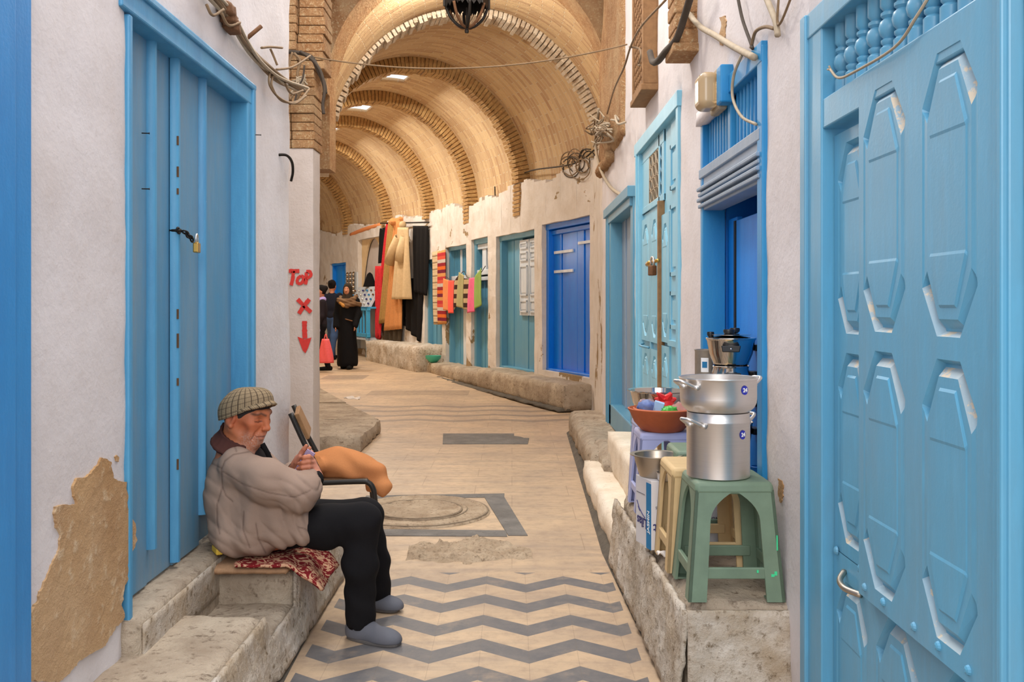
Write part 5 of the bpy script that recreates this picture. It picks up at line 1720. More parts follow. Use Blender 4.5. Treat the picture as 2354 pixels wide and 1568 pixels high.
cap = uv_obj('flat_cap', V, F, UV, M['tweed'], MAN, 0.006)
V = []; UV = []; NU, NV = 30, 6
for j in range(NV + 1):
    for i in range(NU + 1):
        t = radians(-74 + 148 * i / NU); v = j / NV; w = 0.022 * cos(t * 1.05) ** 0.7
        V.append(HC + cf * (0.100 * cos(t) - .002 + w * v) + cl_ * (0.082 * sin(t)) + cu_ * (0.016 + 0.038 * cos(t) - 0.016 * v * cos(t) - .004 + .006 * (1 - abs(sin(t))))); UV.append((0.2 * i / NU, 0.035 * v))
F = [(j * (NU + 1) + i, j * (NU + 1) + i + 1, (j + 1) * (NU + 1) + i + 1, (j + 1) * (NU + 1) + i) for j in range(NV) for i in range(NU)]
WM[cap.name] = Matrix.Identity(4)
uv_obj('cap_brim', V, F, UV, M['tweed'], cap, 0.009)

# jacket
j = Sdf()
j.ell(Q(548, 1108, 3.58), (.116, .160, .140), None, .05)
j.cone(Q(545, 1066, 3.47), Q(552, 1064, 3.70), .062, .062, .04)
j.ell(Q(566, 1165, 3.58), (.145, .172, .13), None, .06).ell(Q(585, 1222, 3.58), (.150, .185, .080), None, .06)
j.cone(Q(600, 1212, 3.45), Q(688, 1226, 3.415), .088, .046, .05).cone(Q(640, 1190, 3.62), Q(700, 1200, 3.66), .08, .05, .05)
j.cone(Q(610, 1165, 3.46), Q(672, 1180, 3.43), .085, .060, .05).ell(Q(560, 1225, 3.50), (.12, .14, .07), None, .05)
j.chain([Q(549, 1078, 3.45), Q(615, 1106, 3.385), Q(686, 1134, 3.385)], [.066, .076, .070], .025)
j.chain([Q(684, 1134, 3.385), Q(703, 1118, 3.45), Q(716, 1104, 3.510)], [.064, .054, .042], .025)
j.chain([Q(578, 1056, 3.73), Q(640, 1112, 3.79)], [.072, .062], .03).chain([Q(640, 1112, 3.79), Q(671, 1086, 3.668)], [.058, .041], .025)
b_open = [nb + np.array([0.03, 0, 0.03]), nb + np.array([0.02, 0, -0.02])]
j.cone(nb + np.array([.02, 0, .06]), nb + np.array([.035, 0, -.005]), .062, .045, .02, 's')
j.cone(Q(729, 1097, 3.54), Q(712, 1106, 3.50), .030, .026, .006, 's'); j.cone(Q(682, 1077, 3.64), Q(668, 1088, 3.675), .029, .025, .006, 's')
SIT = lambda X: np.where(X[:, 0] < -.80, .324 - X[:, 2], -1.0)
j._add(lambda X: -SIT(X), (0, 0, 0), 1e9, 0, 'cut')


def crease(X):
    e = np.array(Q(690, 1134, 3.385)); sh = np.array(Q(560, 1085, 3.40)); hm = np.array(Q(650, 1225, 3.44))
    r = np.zeros(len(X))
    for c0, ax, fr_, amp, rad in ((e, (.55, 0, .8), 150, .0060, .12), (sh, (.75, .2, -.65), 150, .0016, .11), (hm, (.9, .1, .45), 125, .0075, .16), (Q(540, 1210, 3.45), (.35, .1, .9), 105, .0060, .13), (Q(505, 1120, 3.48), (.4, 0, .9), 90, .0024, .13)):
        d = np.linalg.norm(X - np.array(c0), axis=1); ph = X @ np.array(ax) * fr_ + 2.2 * np.sin(X[:, 0] * 26 + X[:, 1] * 19) + 1.6 * np.sin(X[:, 2] * 31)
        r += amp * (1 - np.abs(np.sin(ph * .5)) ** .6 * 1.4) * np.exp(-(d / rad) ** 2)
    return r


def folds(X):
    a = np.array(Q(549, 1070, 3.45)); e = np.array(Q(684, 1134, 3.385)); ab = e - a; tt = ((X - a) @ ab) / (ab @ ab)
    arm = np.exp(-(seg_d(X, [a, e, Q(710, 1110, 3.48)]) / .085) ** 2)
    f1 = np.sin(tt * 26 + 7 * X[:, 2] * 6 + 2.0 * np.sin(X[:, 2] * 40)) * .0028 * arm * (0.4 + np.clip(tt, 0, 1))
    low = np.clip((0.60 - X[:, 2]) / .2, 0, 1) * (1 - arm)
    f2 = np.sin((X[:, 0] * .8 + X[:, 2] * .6) * 75 + 2.4 * np.sin(X[:, 2] * 22) + 1.5 * np.sin(X[:, 1] * 18)) * .006 * low
    return f1 + f2 + wob(X, 24, (1, 1, 1), 1.0) * .003 + wob(X, 75, (1, .6, 1.2), .3) * .0016 + crease(X)


ZP = [[(235, 375), (262, 450)], [(335, 452), (245, 468), (195, 505), (175, 555), (180, 650), (200, 705), (240, 740)], [(92, 505), (175, 548)], [(182, 565), (300, 640), (450, 690), (600, 716), (690, 678)],
      [(180, 660), (150, 760), (150, 860), (165, 930)], [(305, 800), (300, 900), (340, 1010)], [(375, 870), (390, 960), (432, 1040)], [(620, 890), (660, 900), (715, 940)]]
SE = [[np.array([440 + x / 2.53, 860 + y / 2.53]) for x, y in s_] for s_ in ZP]


def seam_d(X):
    """distance of the points on the near side from each stitched seam, in metres"""
    uv = np.stack([CX + X[:, 0] * FPX / X[:, 1], CY - (X[:, 2] - EYE) * FPX / X[:, 1]], 1); far = (X[:, 1] > 3.56) * 9.0
    return [seg_d(uv, s_) / 604.0 + far for s_ in SE]


def seams(X):
    r = np.zeros(len(X))
    for d in seam_d(X): r = r + .0016 * np.exp(-(d / .004) ** 2)
    return r


j.warp(folds); j.warp(seams)
lo, hi = bounds(j); V, F = j.mesh(lo, hi, 0.0046); V = smooth_np(V, F, 1, .4)
c = col(V, (166, 142, 126)); c = blend(c, np.clip(wob(V, 14) * .5 + .2, 0, 1) * .3, (140, 112, 94))
for d in seam_d(V): c = blend(c, np.exp(-(d / .0030) ** 2) * .6, (100, 78, 68))
jk = np_obj('jacket', V, F, M['cloth'], MAN, cols=c)

# brown corduroy collar
V = []; NU, NV = 60, 8
cc = Q(549, 1006, 3.575)
for jv in range(NV + 1):
    v = jv / NV
    for i in range(NU + 1):
        t = radians(38 + 284 * i / NU); g = abs(180 - (38 + 284 * i / NU)) / 142
        r = (0.088 - 0.022 * sin(v * pi / 2) + .012 * (1 - v) ** 2) * (1 + .16 * g * g)
        z = .056 - .078 * g - .046 * (1 - v) + .0015 * sin(t * 22)
        V.append(cc + np.array([cos(t - radians(14)) * r * 1.02, sin(t - radians(14)) * r * 1.20, z]))
F = [(a * (NU + 1) + i, a * (NU + 1) + i + 1, (a + 1) * (NU + 1) + i + 1, (a + 1) * (NU + 1) + i) for a in range(NV) for i in range(NU)]
o = np_obj('collar', np.array(V), np.array(F), M['cloth'], MAN, cols=col(V, (84, 52, 46)))
md = o.modifiers.new('thickness', 'SOLIDIFY'); md.thickness = 0.010
# dark undershirt in the neck opening and the zip edge of the jacket
m = MB(); m.tube(bez([Q(603, 1020, 3.53), Q(618, 1048, 3.53), Q(632, 1085, 3.55)], 6), .010, 8, flat=.5)
m.tube(bez([Q(600, 1022, 3.60), Q(614, 1050, 3.60), Q(630, 1085, 3.61)], 6), .009, 8, flat=.5); m.build('zip_edge', M['black_cloth'], MAN, smooth=True)
u = Sdf(); u.cone(nb + np.array([.012, 0, .015]), nb + np.array([.03, 0, -.08]), .056, .06, .02); u.cone(nb + np.array([.05, 0, -.05]), Q(608, 1090, 3.58), .055, .06, .03)
lo, hi = bounds(u); V, F = u.mesh(lo, hi, .008); np_obj('undershirt', V, F, M['cloth'], MAN, cols=col(V, (40, 36, 36)))
for (a_, b_, r_) in ((Q(730, 1098, 3.54), Q(712, 1107, 3.50), .031), (Q(680, 1079, 3.645), Q(668, 1088, 3.675), .030)):
    m = MB(); m.tube([a_, (a_ + b_) / 2, b_], [r_ * .92, r_, r_], 16, caps=False); m.build('shirt_cuff', M['black_cloth'], MAN, smooth=True, solid=.003)

# trousers
t = Sdf()
t.ell(Q(610, 1228, 3.60), (.12, .14, .06), None, .05)
t.chain([Q(640, 1218, 3.50), Q(740, 1212, 3.470), kN + np.array([-.004, 0, .0])], [.070, .078, .067], .04)
t.chain([kN, Q(828, 1300, 3.475), Q(829, 1432, 3.500)], [.066, .060, .056], .03)
t.chain([Q(610, 1205, 3.68), Q(740, 1200, 3.74), kF], [.088, .080, .066], .04)
t.chain([kF, Q(862, 1290, 3.81), Q(872, 1372, 3.845)], [.064, .058, .053], .03)
t.half((0, 0, 1), 0.035); t._add(lambda X: -SIT(X), (0, 0, 0), 1e9, 0, 'cut')


def tfold(X): return wob(X, 34, (1, 1, 1.2), .7) * .006 + np.sin(X[:, 2] * 70 + X[:, 0] * 60 + 50 * X[:, 1] + 2 * np.sin(X[:, 0] * 30)) * .0018 * np.clip((.42 - X[:, 2]) / .3 + .3, 0, 1)


t.warp(tfold)
t.cone(Q(829, 1436, 3.50), Q(829, 1455, 3.50), .048, .048, .004, 's'); t.cone(Q(873, 1376, 3.845), Q(874, 1395, 3.85), .044, .044, .004, 's')
lo, hi = bounds(t); V, F = t.mesh(lo, hi, .0055); V = smooth_np(V, F, 1, .4)
c = col(V, (26, 25, 27)); c = blend(c, np.clip(wob(V, 20), 0, 1) * .3, (36, 34, 36))
np_obj('trousers', V, F, M['cloth'], MAN, cols=c)


def shoe(heel, toe, name='shoe'):
    heel = np.array(heel, float); toe = np.array(toe, float); d = toe - heel; L = np.linalg.norm(d); d /= L; n = np.array([-d[1], d[0], 0]); R = np.stack([d, n, [0, 0, 1]], 1)
    def S(x, y, z): return heel + R @ np.array([x * L, y, z])
    s = Sdf()
    s.ell(S(.16, 0, .032), (.045, .036, .042), R, .02); s.ell(S(.5, 0, .022), (.10, .039, .034), R, .03); s.ell(S(.76, 0, .018), (.060, .043, .030), R, .03)
    s.cone(S(.16, 0, .055), S(.42, 0, .045), .034, .030, .02)
    s.half((0, 0, 1), float(heel[2]) + 0.010)
    s.cone(S(.21, 0, .11), S(.24, 0, .060), .040, .032, .006, 's')
    lo, hi = bounds(s); V, F = s.mesh(lo, hi, .0036); V = smooth_np(V, F, 1, .4)
    o = np_obj(name, V, F, M['suede'], MAN, cols=blend(col(V, (108, 110, 118)), np.clip(wob(V, 60), 0, 1) * .4, (92, 92, 100)))
    m = MB(); pts_ = []
    for k in range(40):
        a = 2 * pi * k / 40; x = .5 + .52 * cos(a); w = (.040 + .006 * cos(a + .4)) * np.sign(sin(a)) * abs(sin(a)) ** .6
        pts_.append((x, w))
    m.prism(pts_, lambda u_, v_, w_: Vector(S(u_, v_, w_)), 0.0, 0.013)
    m.build('sole', M['suede_sole'], o, bevel=.003)
    return o


M['suede_sole'] = m_simple('shoe_sole', C(96, 92, 90), 0.8)
f0 = P(803, 1440, 3.52); f1 = P(916, 1452, 3.42)
shoe((f0.x, 3.515, 0.0), (f1.x, 3.425, 0.0))
f0 = P(858, 1380, 3.87); f1 = P(917, 1380, 3.82)
shoe((f0.x - .055, 3.865, 0.004), (f1.x, 3.80, 0.004))

# the small packet in his hands
t_ = NT('purple_printed_foil'); ck = t_.n('ShaderNodeTexChecker'); ck.inputs['Scale'].default_value = 260; t_.set(ck.inputs['Vector'], t_.pos())
M['packet'] = t_.done(t_.mix(ck.outputs['Fac'], C(196, 176, 200), C(98, 74, 118)), .35, 0, .5)
pk = thing('packet', 'small purple patterned packet held in the seated man\'s hands', 'packet', tuple(P(700, 1062, 3.553)))
m = MB(); m.bar(P(686, 1087, 3.553), P(716, 1037, 3.556), 0.036, 0.010, (0.3, -0.5, .5)); m.build('wrapper', M['packet'], pk, bevel=.002)
m = MB(); m.bar(P(682, 1092, 3.553), P(687, 1085, 3.553), 0.030, 0.008, (0.3, -0.5, .5)); m.build('foil_end', M['alu'], pk, bevel=.001)
# ------------------------------------------------------------------ the stall on the right
TOPZ = 0.343


def stool(name, label, loc, mats, h=0.36, wt=0.118, wb=0.148, group=None, rotz=0.0, marks=False):
    """square plastic stool: flanged legs, aprons with rounded openings, foot rails"""
    x, y, z = loc
    t = thing(name, label, 'stool', loc, 0, group)
    m = MB(); w = wt
    m.hexa([(x - w - .006, y - w - .006, z + h - .038), (x + w + .006, y - w - .006, z + h - .038), (x + w + .006, y + w + .006, z + h - .038), (x - w - .006, y + w + .006, z + h - .038),
            (x - w, y - w, z + h), (x + w, y - w, z + h), (x + w, y + w, z + h), (x - w, y + w, z + h)])
    m.build('seat_top', mats, t, bevel=.012, smooth=True, auto=40)
    def wid(zz): return wb + (wt - wb) * (zz / h)
    for sx in (-1, 1):
        for sy in (-1, 1):
            m = MB(); n = 26
            for plane in (0, 1):
                vs = []
                for k in range(n + 1):
                    zz = h * .93 * k / n; W = wid(zz); lw = .056 - .006 * (k / n) + (.07 * max(0, (k / n - .72) / .28) ** 2.2)
                    for d in (0.0, 0.010):
                        for e in (0.0, lw):
                            a, b_ = W - d, W - e
                            vs.append((x + sx * (a if plane else b_), y + sy * (b_ if plane else a), z + zz))
                fs = []
                for k in range(n):
                    o = k * 4; q = o + 4
                    fs += [(o, o + 1, q + 1, q), (o + 2, q + 2, q + 3, o + 3), (o, q, q + 2, o + 2), (o + 1, o + 3, q + 3, q + 1)]
                fs += [(0, 2, 3, 1), (n * 4, n * 4 + 1, n * 4 + 3, n * 4 + 2)]
                m.add(vs, fs)
            m.box((x + sx * (wb - .002), y + sy * (wb - .002), z), (x + sx * (wb - .052), y + sy * (wb - .052), z + .006))
            m.build('leg', mats, t, smooth=True, auto=40)
    zr = .085; W = wid(zr)
    for k, (sx, sy) in enumerate(((0, -1), (0, 1), (-1, 0), (1, 0))):
        m = MB()
        if sx == 0: m.box((x - W + .03, y + sy * (W - .002), z + zr - .017), (x + W - .03, y + sy * (W - .016), z + zr + .017))
        else: m.box((x + sx * (W - .002), y - W + .03, z + zr - .017), (x + sx * (W - .016), y + W - .03, z + zr + .017))
        m.build('foot_rail', mats, t, bevel=.003)
    if marks:
        for (a, z0, z1, w_) in ((.124, .155, .200, .004), (.062, .088, .096, .006), (.106, .076, .084, .010), (.116, .080, .092, .008)):
            m = MB(); m.hexa([(x + a + dx, y - wid(z0 if dz == 0 else z1) + dy, z + (z0 if dz == 0 else z1)) for dz in (0, 1) for dx, dy in ((0, -.0014), (w_, -.0014), (w_, .004), (0, .004))])
            m.build('paint_mark', M['green_paint'], t)
    return t


stool('plastic_stool', 'green plastic stool in front with the big aluminium steamer standing on it', (0.685, 2.995, TOPZ), M['green_plastic'], marks=True)
stool('plastic_stool', 'cream plastic stool standing just behind the front green stool', (0.670, 3.300, TOPZ), M['cream_plastic'], 0.352, .125, .146)
stool('plastic_stool', 'green plastic stool in the shop doorway behind the steamer', (0.740, 3.635, TOPZ), M['green_plastic'], 0.355, .118, .142)
stool('plastic_stool', 'lilac plastic stool carrying the terracotta dish', (0.675, 4.20, TOPZ), M['lilac_plastic'], 0.345, .112, .140)


# couscous steamer: two aluminium vessels ------------------------------------
def handle(mb, c, ang, r, z, out=.045, half=.03, up=.022, rad=.0055):
    """loop handle on a vessel of radius r around centre c"""
    n = Vector((cos(ang), sin(ang), 0)); t = Vector((-sin(ang), cos(ang), 0)); o = Vector(c) + Vector((0, 0, z))
    pts = [o + n * (r - .002) - t * half, o + n * (r + out * .4) - t * half * .95 + Vector((0, 0, up * .4)), o + n * (r + out) - t * half * .6 + Vector((0, 0, up)),
           o + n * (r + out * 1.08) + Vector((0, 0, up * 1.05)), o + n * (r + out) + t * half * .6 + Vector((0, 0, up)), o + n * (r + out * .4) + t * half * .95 + Vector((0, 0, up * .4)), o + n * (r - .002) + t * half]
    mb.tube(bez(pts, 5), rad, 8)
    for s_ in (-1, 1):
        mb.tube([o + n * (r - .003) + t * half * s_ - t * .012, o + n * (r + .001) + t * half * s_ + t * .012], .008, 8)


def sticker(parent, c, r, ang, z, rad=.0130):
    n = Vector((cos(ang), sin(ang), 0)); t = Vector((-sin(ang), cos(ang), 0)); o = Vector(c)
    m = MB(); N = 28; vs = []
    for layer in (0.0004, 0.0012):
        for k in range(N):
            a = 2 * pi * k / N; s_ = rad * cos(a) / r
            vs.append(o + Vector((cos(ang + s_) * (r + layer), sin(ang + s_) * (r + layer), z + rad * 1.08 * sin(a))))
    m.add(vs, [tuple(range(N, 2 * N))] + [(k, (k + 1) % N, N + (k + 1) % N, N + k) for k in range(N)])
    s_o = m.build('sticker', M['sticker'], parent)
    text_mesh('24', rad * 1.32, M['white'], 'number', basis(o + n * (r + .0022) + Vector((0, 0, z)), t, (0, 0, 1)), s_o, .0006, .0006)
    return s_o


CP = Vector((0.658, 2.985, TOPZ + 0.36))
KT = thing('steamer_pot', 'tall aluminium lower pot of the couscous steamer on the green stool', 'pot', tuple(CP))
m = MB(); m.lathe([(0.0, .0), (.094, .0), (.099, .004), (.0995, .172), (.1015, .176), (.1015, .181), (.0985, .185), (.0985, .206), (.0965, .206), (.0965, .185), (.096, .006), (0, .004)], CP, 64)
m.build('pot_body', M['alu'], KT, smooth=True, auto=40)
for ang in (radians(214), radians(32)):
    m = MB(); handle(m, CP, ang, .099, .168); m.build('handle', M['alu'], KT, smooth=True)
sticker(KT, CP, .0998, radians(-54), .142)
CU = CP + Vector((0, 0, .2065))
KS = thing('steamer_basket', 'wide aluminium steaming bowl on top of the tall pot', 'pot', tuple(CU))
m = MB(); m.lathe([(0, .0), (.0955, .0), (.1005, .004), (.1130, .016), (.1190, .030), (.1205, .046), (.1205, .100), (.1235, .104), (.1250, .107), (.1240, .110), (.1190, .1085), (.1185, .048), (.1165, .032), (.098, .008), (0, .006)], CU, 64)
m.build('pot_body', M['alu'], KS, smooth=True, auto=40)
for ang in (radians(210), radians(28)):
    m = MB(); handle(m, CU, ang, .1205, .082, .042, .03, .020); m.build('handle', M['alu'], KS, smooth=True)
sticker(KS, CU, .1208, radians(-61), .076)

# stainless pots behind --------------------------------------------------------
SP = Vector((0.832, 3.555, TOPZ + .355))


def steel_pot(label, c, h, r, rb, rim=True, lid=False, fat=False, ang0=-104):
    t = thing('stainless_pot', label, 'pot', tuple(c), 0, 'stainless pots stacked in the doorway')
    m = MB()
    m.lathe([(0, 0), (rb * .9, 0), (rb, .006), (rb * 1.03, h * .12), ((r + rb) / 2 * 1.04, h * .45), (r, h * .93), (r * 1.05, h), (r * 1.03, h + .002), (r * .97, h * .93), (rb * .95, .01), (0, .008)], c, 48)
    m.build('pot_body', M['steel'], t, smooth=True, auto=45)
    for k, a in enumerate((radians(ang0), radians(ang0 + 180), radians(10))):
        n = Vector((cos(a), sin(a), 0)); u = Vector((-sin(a), cos(a), 0)); zc = h * .66; rr = rb + (r - rb) * .62
        m = MB(); o = Vector(c) + n * (rr + .004) + Vector((0, 0, zc)); hw, hh = .036, .012
        poly = [(-hw, hh), (hw, hh), (hw * .86, -hh), (-hw * .86, -hh)] if not fat else [(-hw, 0), (-hw * .8, hh * 1.3), (hw * .8, hh * 1.3), (hw, 0), (hw * .8, -hh * 1.3), (-hw * .8, -hh * 1.3)]
        m.prism(poly, lambda a_, b_, d_: o + u * a_ + Vector((0, 0, b_)) + n * d_, 0, .016 if k < 2 else .034)
        hd = m.build('handle', M['black_plastic'], t, bevel=.003)
        m = MB(); stud(m, o + n * (.016 if k < 2 else .034), n, .0035, .002); m.build('rivet', M['alu'], hd, smooth=True)
    if lid:
        m = MB(); m.lathe([(r * 1.06, h + .001), (r * 1.05, h + .004), (r * .8, h + .008), (r * .3, h + .012), (0, h + .013)], c, 48); m.build('lid', M['steel'], t, smooth=True, auto=45)
    return t


H_ = .106
steel_pot('stainless pot at the bottom of the doorway stack, behind the aluminium steamer', SP, H_, .080, .064)
steel_pot('second stainless pot up in the doorway stack, mostly behind the steamer', SP + Vector((0, 0, H_)), H_, .084, .062)
steel_pot('stainless pot with a thick black grip just under the topmost pot', SP + Vector((0, 0, 2 * H_)), H_, .066, .086, fat=True, ang0=-99)
steel_pot('topmost stainless pot with a lid and slim black grips', SP + Vector((0, 0, 3 * H_ + .002)), .102, .090, .066, lid=True, ang0=-103)
TL = SP + Vector((0, 0, 3 * H_ + .116))
LK = thing('pot_lid', 'loose steel lid with two black knobs lying on the topmost stainless pot', 'lid', tuple(TL))
m = MB(); m.lathe([(0, .0), (.04, .0), (.074, .002), (.075, .004), (.04, .007), (0, .008)], TL, 40); m.build('lid_plate', M['steel'], LK, smooth=True, auto=45)
for dx, dy, dz, w in ((-.012, -.02, .014, .022), (.022, .03, .018, .020), (-.075, .01, .004, .014)):
    m = MB(); m.lathe([(0, -.010), (w * .55, -.010), (w * .9, -.004), (w, .004), (w * .9, .010), (0, .011)], TL + Vector((dx, dy, dz)), 16, 1.0, .8); m.build('knob', M['black_plastic'], LK, smooth=True, auto=50)
AP = Vector((0.744, 3.715, TOPZ + .355))
for k in range(3):
    t = thing('aluminium_pot', ('lowest of the three small aluminium canisters beside the stainless pots', 'middle aluminium canister with a printed label', 'topmost aluminium canister with a printed label')[k],
              'pot', tuple(AP + Vector((.028, -.01, .125 * k))), 0, 'small aluminium canisters in the doorway')
    c = AP + Vector((.028, -.01, .125 * k)); m = MB(); m.lathe([(0, 0), (.040, 0), (.042, .003), (.042, .016), (.047, .024), (.047, .118), (.0495, .121), (.0495, .124), (.045, .124), (.044, .02), (0, .01)], c, 36)
    m.build('pot_body', M['alu_matte'], t, smooth=True, auto=40)
    m = MB(); ang = radians(-112)
    for (dz, hh, mt, rr) in ((.065, .028, 'white', .0475), (.066, .012, 'carton_blue', .0482)):
        m = MB(); vs = []
        for q in range(7):
            a = ang + (q / 6 - .5) * (.62 if mt == 'white' else .4)
            for b_ in (-1, 1):
                for dd in (0, .0006): vs.append(c + Vector((cos(a) * (rr + dd), sin(a) * (rr + dd), dz + hh * b_)))
        fs = []
        for q in range(6): o = q * 4; fs += [(o + 1, o + 5, o + 7, o + 3)]
        m.add(vs, fs); m.build('paper_label', M[mt], t, fix=False)

# terracotta dish with toys ----------------------------------------------------
DC = Vector((0.670, 4.17, TOPZ + .345))
t = thing('terracotta_dish', 'wide terracotta dish full of plastic toys on the lilac stool', 'dish', tuple(DC))
m = MB(); m.lathe([(0, 0), (.085, 0), (.095, .006), (.125, .040), (.145, .085), (.152, .094), (.153, .100), (.147, .102), (.138, .088), (.115, .045), (.08, .014), (0, .012)], DC, 56)
m.build('dish_body', M['terracotta'], t, smooth=True, auto=50)
D2c = DC + Vector((.006, 0, .022))
t = thing('terracotta_dish', 'smaller terracotta dish nested inside the wide one', 'dish', tuple(D2c))
m = MB(); m.lathe([(0, 0), (.07, 0), (.11, .035), (.132, .072), (.136, .077), (.130, .080), (.108, .045), (.07, .01), (0, .009)], D2c, 56); m.build('dish_body', M['terracotta'], t, smooth=True, auto=50)


def lump(name, label, cat, c, r, mat, seed, amp=.3, n=28, parts=None):
    m = MB(); V_ = []
    def f_(u, v):
        a = 2 * pi * u; b_ = pi * (v - .5); d = Vector((cos(a) * cos(b_), sin(a) * cos(b_), sin(b_)))
        s_ = 1 + amp * nz(d.x * 1.6, d.y * 1.6, d.z * 1.6, 1.4, seed) + amp * .35 * nz(d.x, d.y, d.z, 5, seed)
        return Vector(c) + Vector((d.x * r[0], d.y * r[1], d.z * r[2])) * s_
    m.grid(f_, n, n // 2)
    o = m.build(name, mat, None, smooth=True)
    bm = bmesh.new(); bm.from_mesh(o.data); bmesh.ops.remove_doubles(bm, verts=bm.verts, dist=1e-5); bm.to_mesh(o.data); bm.free()
    return tag(o, label, cat)


b0 = DC + Vector((0, 0, .085))
lump('toy_bundle', 'dark blue plastic toy in a clear bag in the terracotta dish', 'toy', b0 + Vector((-.075, -.035, .022)), (.038, .034, .030), M['blue_plastic'], 3)
lump('clear_bag', 'crinkled clear bag wrapped round the dark blue toy', 'bag', b0 + Vector((-.073, -.035, .026)), (.044, .040, .036), M['clear_bag'], 4, .18)
m = MB(); o = b0 + Vector((-.030, -.06, .018)); m.hexa([o + Vector(q) for q in ((-.026, 0, -.022), (.014, -.004, -.030), (.018, .018, -.026), (-.022, .02, -.020), (-.012, -.004, .036), (.030, -.008, .022), (.034, .014, .026), (-.008, .018, .038))])
tag(m.build('card_box', M['pale_blue_card'], bevel=.003), 'pale blue card box leaning in the terracotta dish', 'box')
m = MB()
for k in range(9):
    a = 2 * pi * k / 9 + .3; o = b0 + Vector((.020, .03, .030)); d = Vector((cos(a), sin(a) * .7, .5 + .5 * (k % 2)))
    m.tube([o, o + d * .025 + Vector((0, 0, .006)), o + d * .05], [.020, .018, .003], 6)
m.lathe([(0, -.03), (.035, -.022), (.042, 0), (.032, .02), (0, .028)], b0 + Vector((.020, .03, .026)), 12)
tag(m.build('red_toy', M['red_plastic'], smooth=True, auto=40), 'bright red plastic toy heaped at the back of the terracotta dish', 'toy')
lump('green_toy', 'bright green plastic toy at the front of the terracotta dish', 'toy', b0 + Vector((.020, -.070, .012)), (.034, .024, .020), M['green_toy'], 8, .5)
lump('clear_bag', 'crumpled clear bag on the right of the terracotta dish', 'bag', b0 + Vector((.075, -.045, .018)), (.042, .034, .028), M['clear_bag'], 9, .35)

# steel basin behind the dish, on its own stool
stool('plastic_stool', 'second lilac stool, hidden behind the first, under the steel basin', (0.69, 4.42 + .07, TOPZ), M['lilac_plastic'], 0.36, .10, .118)


def basin(label, c, r, h, mat, rb=None, tilt=None, lip=.012, grp=None):
    t = thing('basin', label, 'basin', tuple(c), 0, grp); rb = rb or r * .62; m = MB()
    if tilt: m.T = Matrix.Translation(Vector(c)) @ tilt @ Matrix.Translation(-Vector(c))
    m.lathe([(0, 0), (rb, 0), (rb * 1.06, .004), (r * .9, h * .62), (r * .97, h * .95), (r + lip, h), (r + lip, h + .003), (r * .95, h + .001), (r * .87, h * .6), (rb * .98, .010), (0, .008)], c, 52)
    m.build('bowl', mat, t, smooth=True, auto=45)
    return t


basin('shiny steel basin behind the terracotta dish', (0.70, 4.49, TOPZ + .36), .135, .135, M['steel'], .09)
m = MB()
# carton
KX = thing('carton', 'white carton with blue stripe and upside down lettering under the aluminium basin', 'box', (0.62, 3.53, TOPZ))
x0, x1, y0, y1, z0, z1 = 0.482, 0.76, 3.455, 3.62, TOPZ + .002, 0.600
a0 = Vector((0.512, 3.440, 0)); aL = Vector((0.474, 3.58, 0)); aR = Vector((0.592, 3.447, 0)); aB = aL + aR - a0
m = MB(); m.hexa([Vector((p.x, p.y, z0)) for p in (aL, a0, aR, aB)] + [Vector((p.x, p.y, z1)) for p in (aL, a0, aR, aB)])
m.build('box_body', M['carton'], KX, bevel=.002)
eF = (aR - a0).normalized(); nF_ = Vector((eF.y, -eF.x, 0)); eL = (a0 - aL).normalized(); nL_ = Vector((eL.y, -eL.x, 0))


def on_face(o, e, n, u0, u1, v0, v1, mat, name='print'):
    m = MB(); q = [o + e * u + Vector((0, 0, v)) + n * .0012 for u, v in ((u0, v0), (u1, v0), (u1, v1), (u0, v1))]
    m.add(q + [p - n * .003 for p in q], [(0, 1, 2, 3), (0, 4, 5, 1), (1, 5, 6, 2), (2, 6, 7, 3), (3, 7, 4, 0)]); return m.build(name, mat, KX)


Lw = (a0 - aL).length
on_face(aL, eL, nL_, Lw * .70, Lw * .995, z0, z1 - .012, M['carton_blue'], 'blue_stripe')
text_mesh('Lilas', .052, M['print_navy'], 'carton_word', basis(aL + eL * (Lw * .42) + nL_ * .0015 + Vector((0, 0, z0 + .088)), -eL, (0, 0, -1)), KX, .0004, .0008)
m = MB(); m.tube(bez([aL + eL * (Lw * u) + nL_ * .0015 + Vector((0, 0, v)) for u, v in ((.1, z0 + .16), (.3, z0 + .125), (.18, z0 + .14), (.45, z0 + .118), (.62, z0 + .108))], 6), .0016, 5); m.build('print_flourish', M['print_navy'], KX)
on_face(aL, eL, nL_, .01, Lw * .6, z0 + .192, z0 + .1945, M['print_grey'], 'print_line')
text_mesh('JASMIN', .026, M['white'], 'stripe_word', basis(aL + eL * (Lw * .845) + nL_ * .0018 + Vector((0, 0, z0 + .10)), (0, 0, 1), -eL), KX, .0004, .0004)
text_mesh('ett', .046, M['print_navy'], 'carton_word', basis(a0 + eF * .034 + nF_ * .0015 + Vector((0, 0, z0 + .082)), -eF, (0, 0, -1)), KX, .0004, .0008)
text_mesh('MOUCHOIRS', .013, M['print_grey'], 'carton_small_print', basis(a0 + eF * .054 + nF_ * .0015 + Vector((0, 0, z0 + .157)), -eF, (0, 0, -1)), KX, .0004, .0002)
for u in (.046, .0505, .055, .058, .063, .067): on_face(a0, eF, nF_, u, u + .0022, z0 + .192, z0 + .214, M['print_grey'], 'print_bar')
for (u0_, u1_, v0_, v1_) in ((.038, .074, .186, .188), (.038, .074, .219, .221), (.038, .0395, .186, .221), (.0725, .074, .186, .221)): on_face(a0, eF, nF_, u0_, u1_, z0 + v0_, z0 + v1_, M['print_grey'], 'print_frame')
K2 = thing('carton', 'second white carton under the green stool in the shop doorway', 'box', (0.72, 3.60, TOPZ))
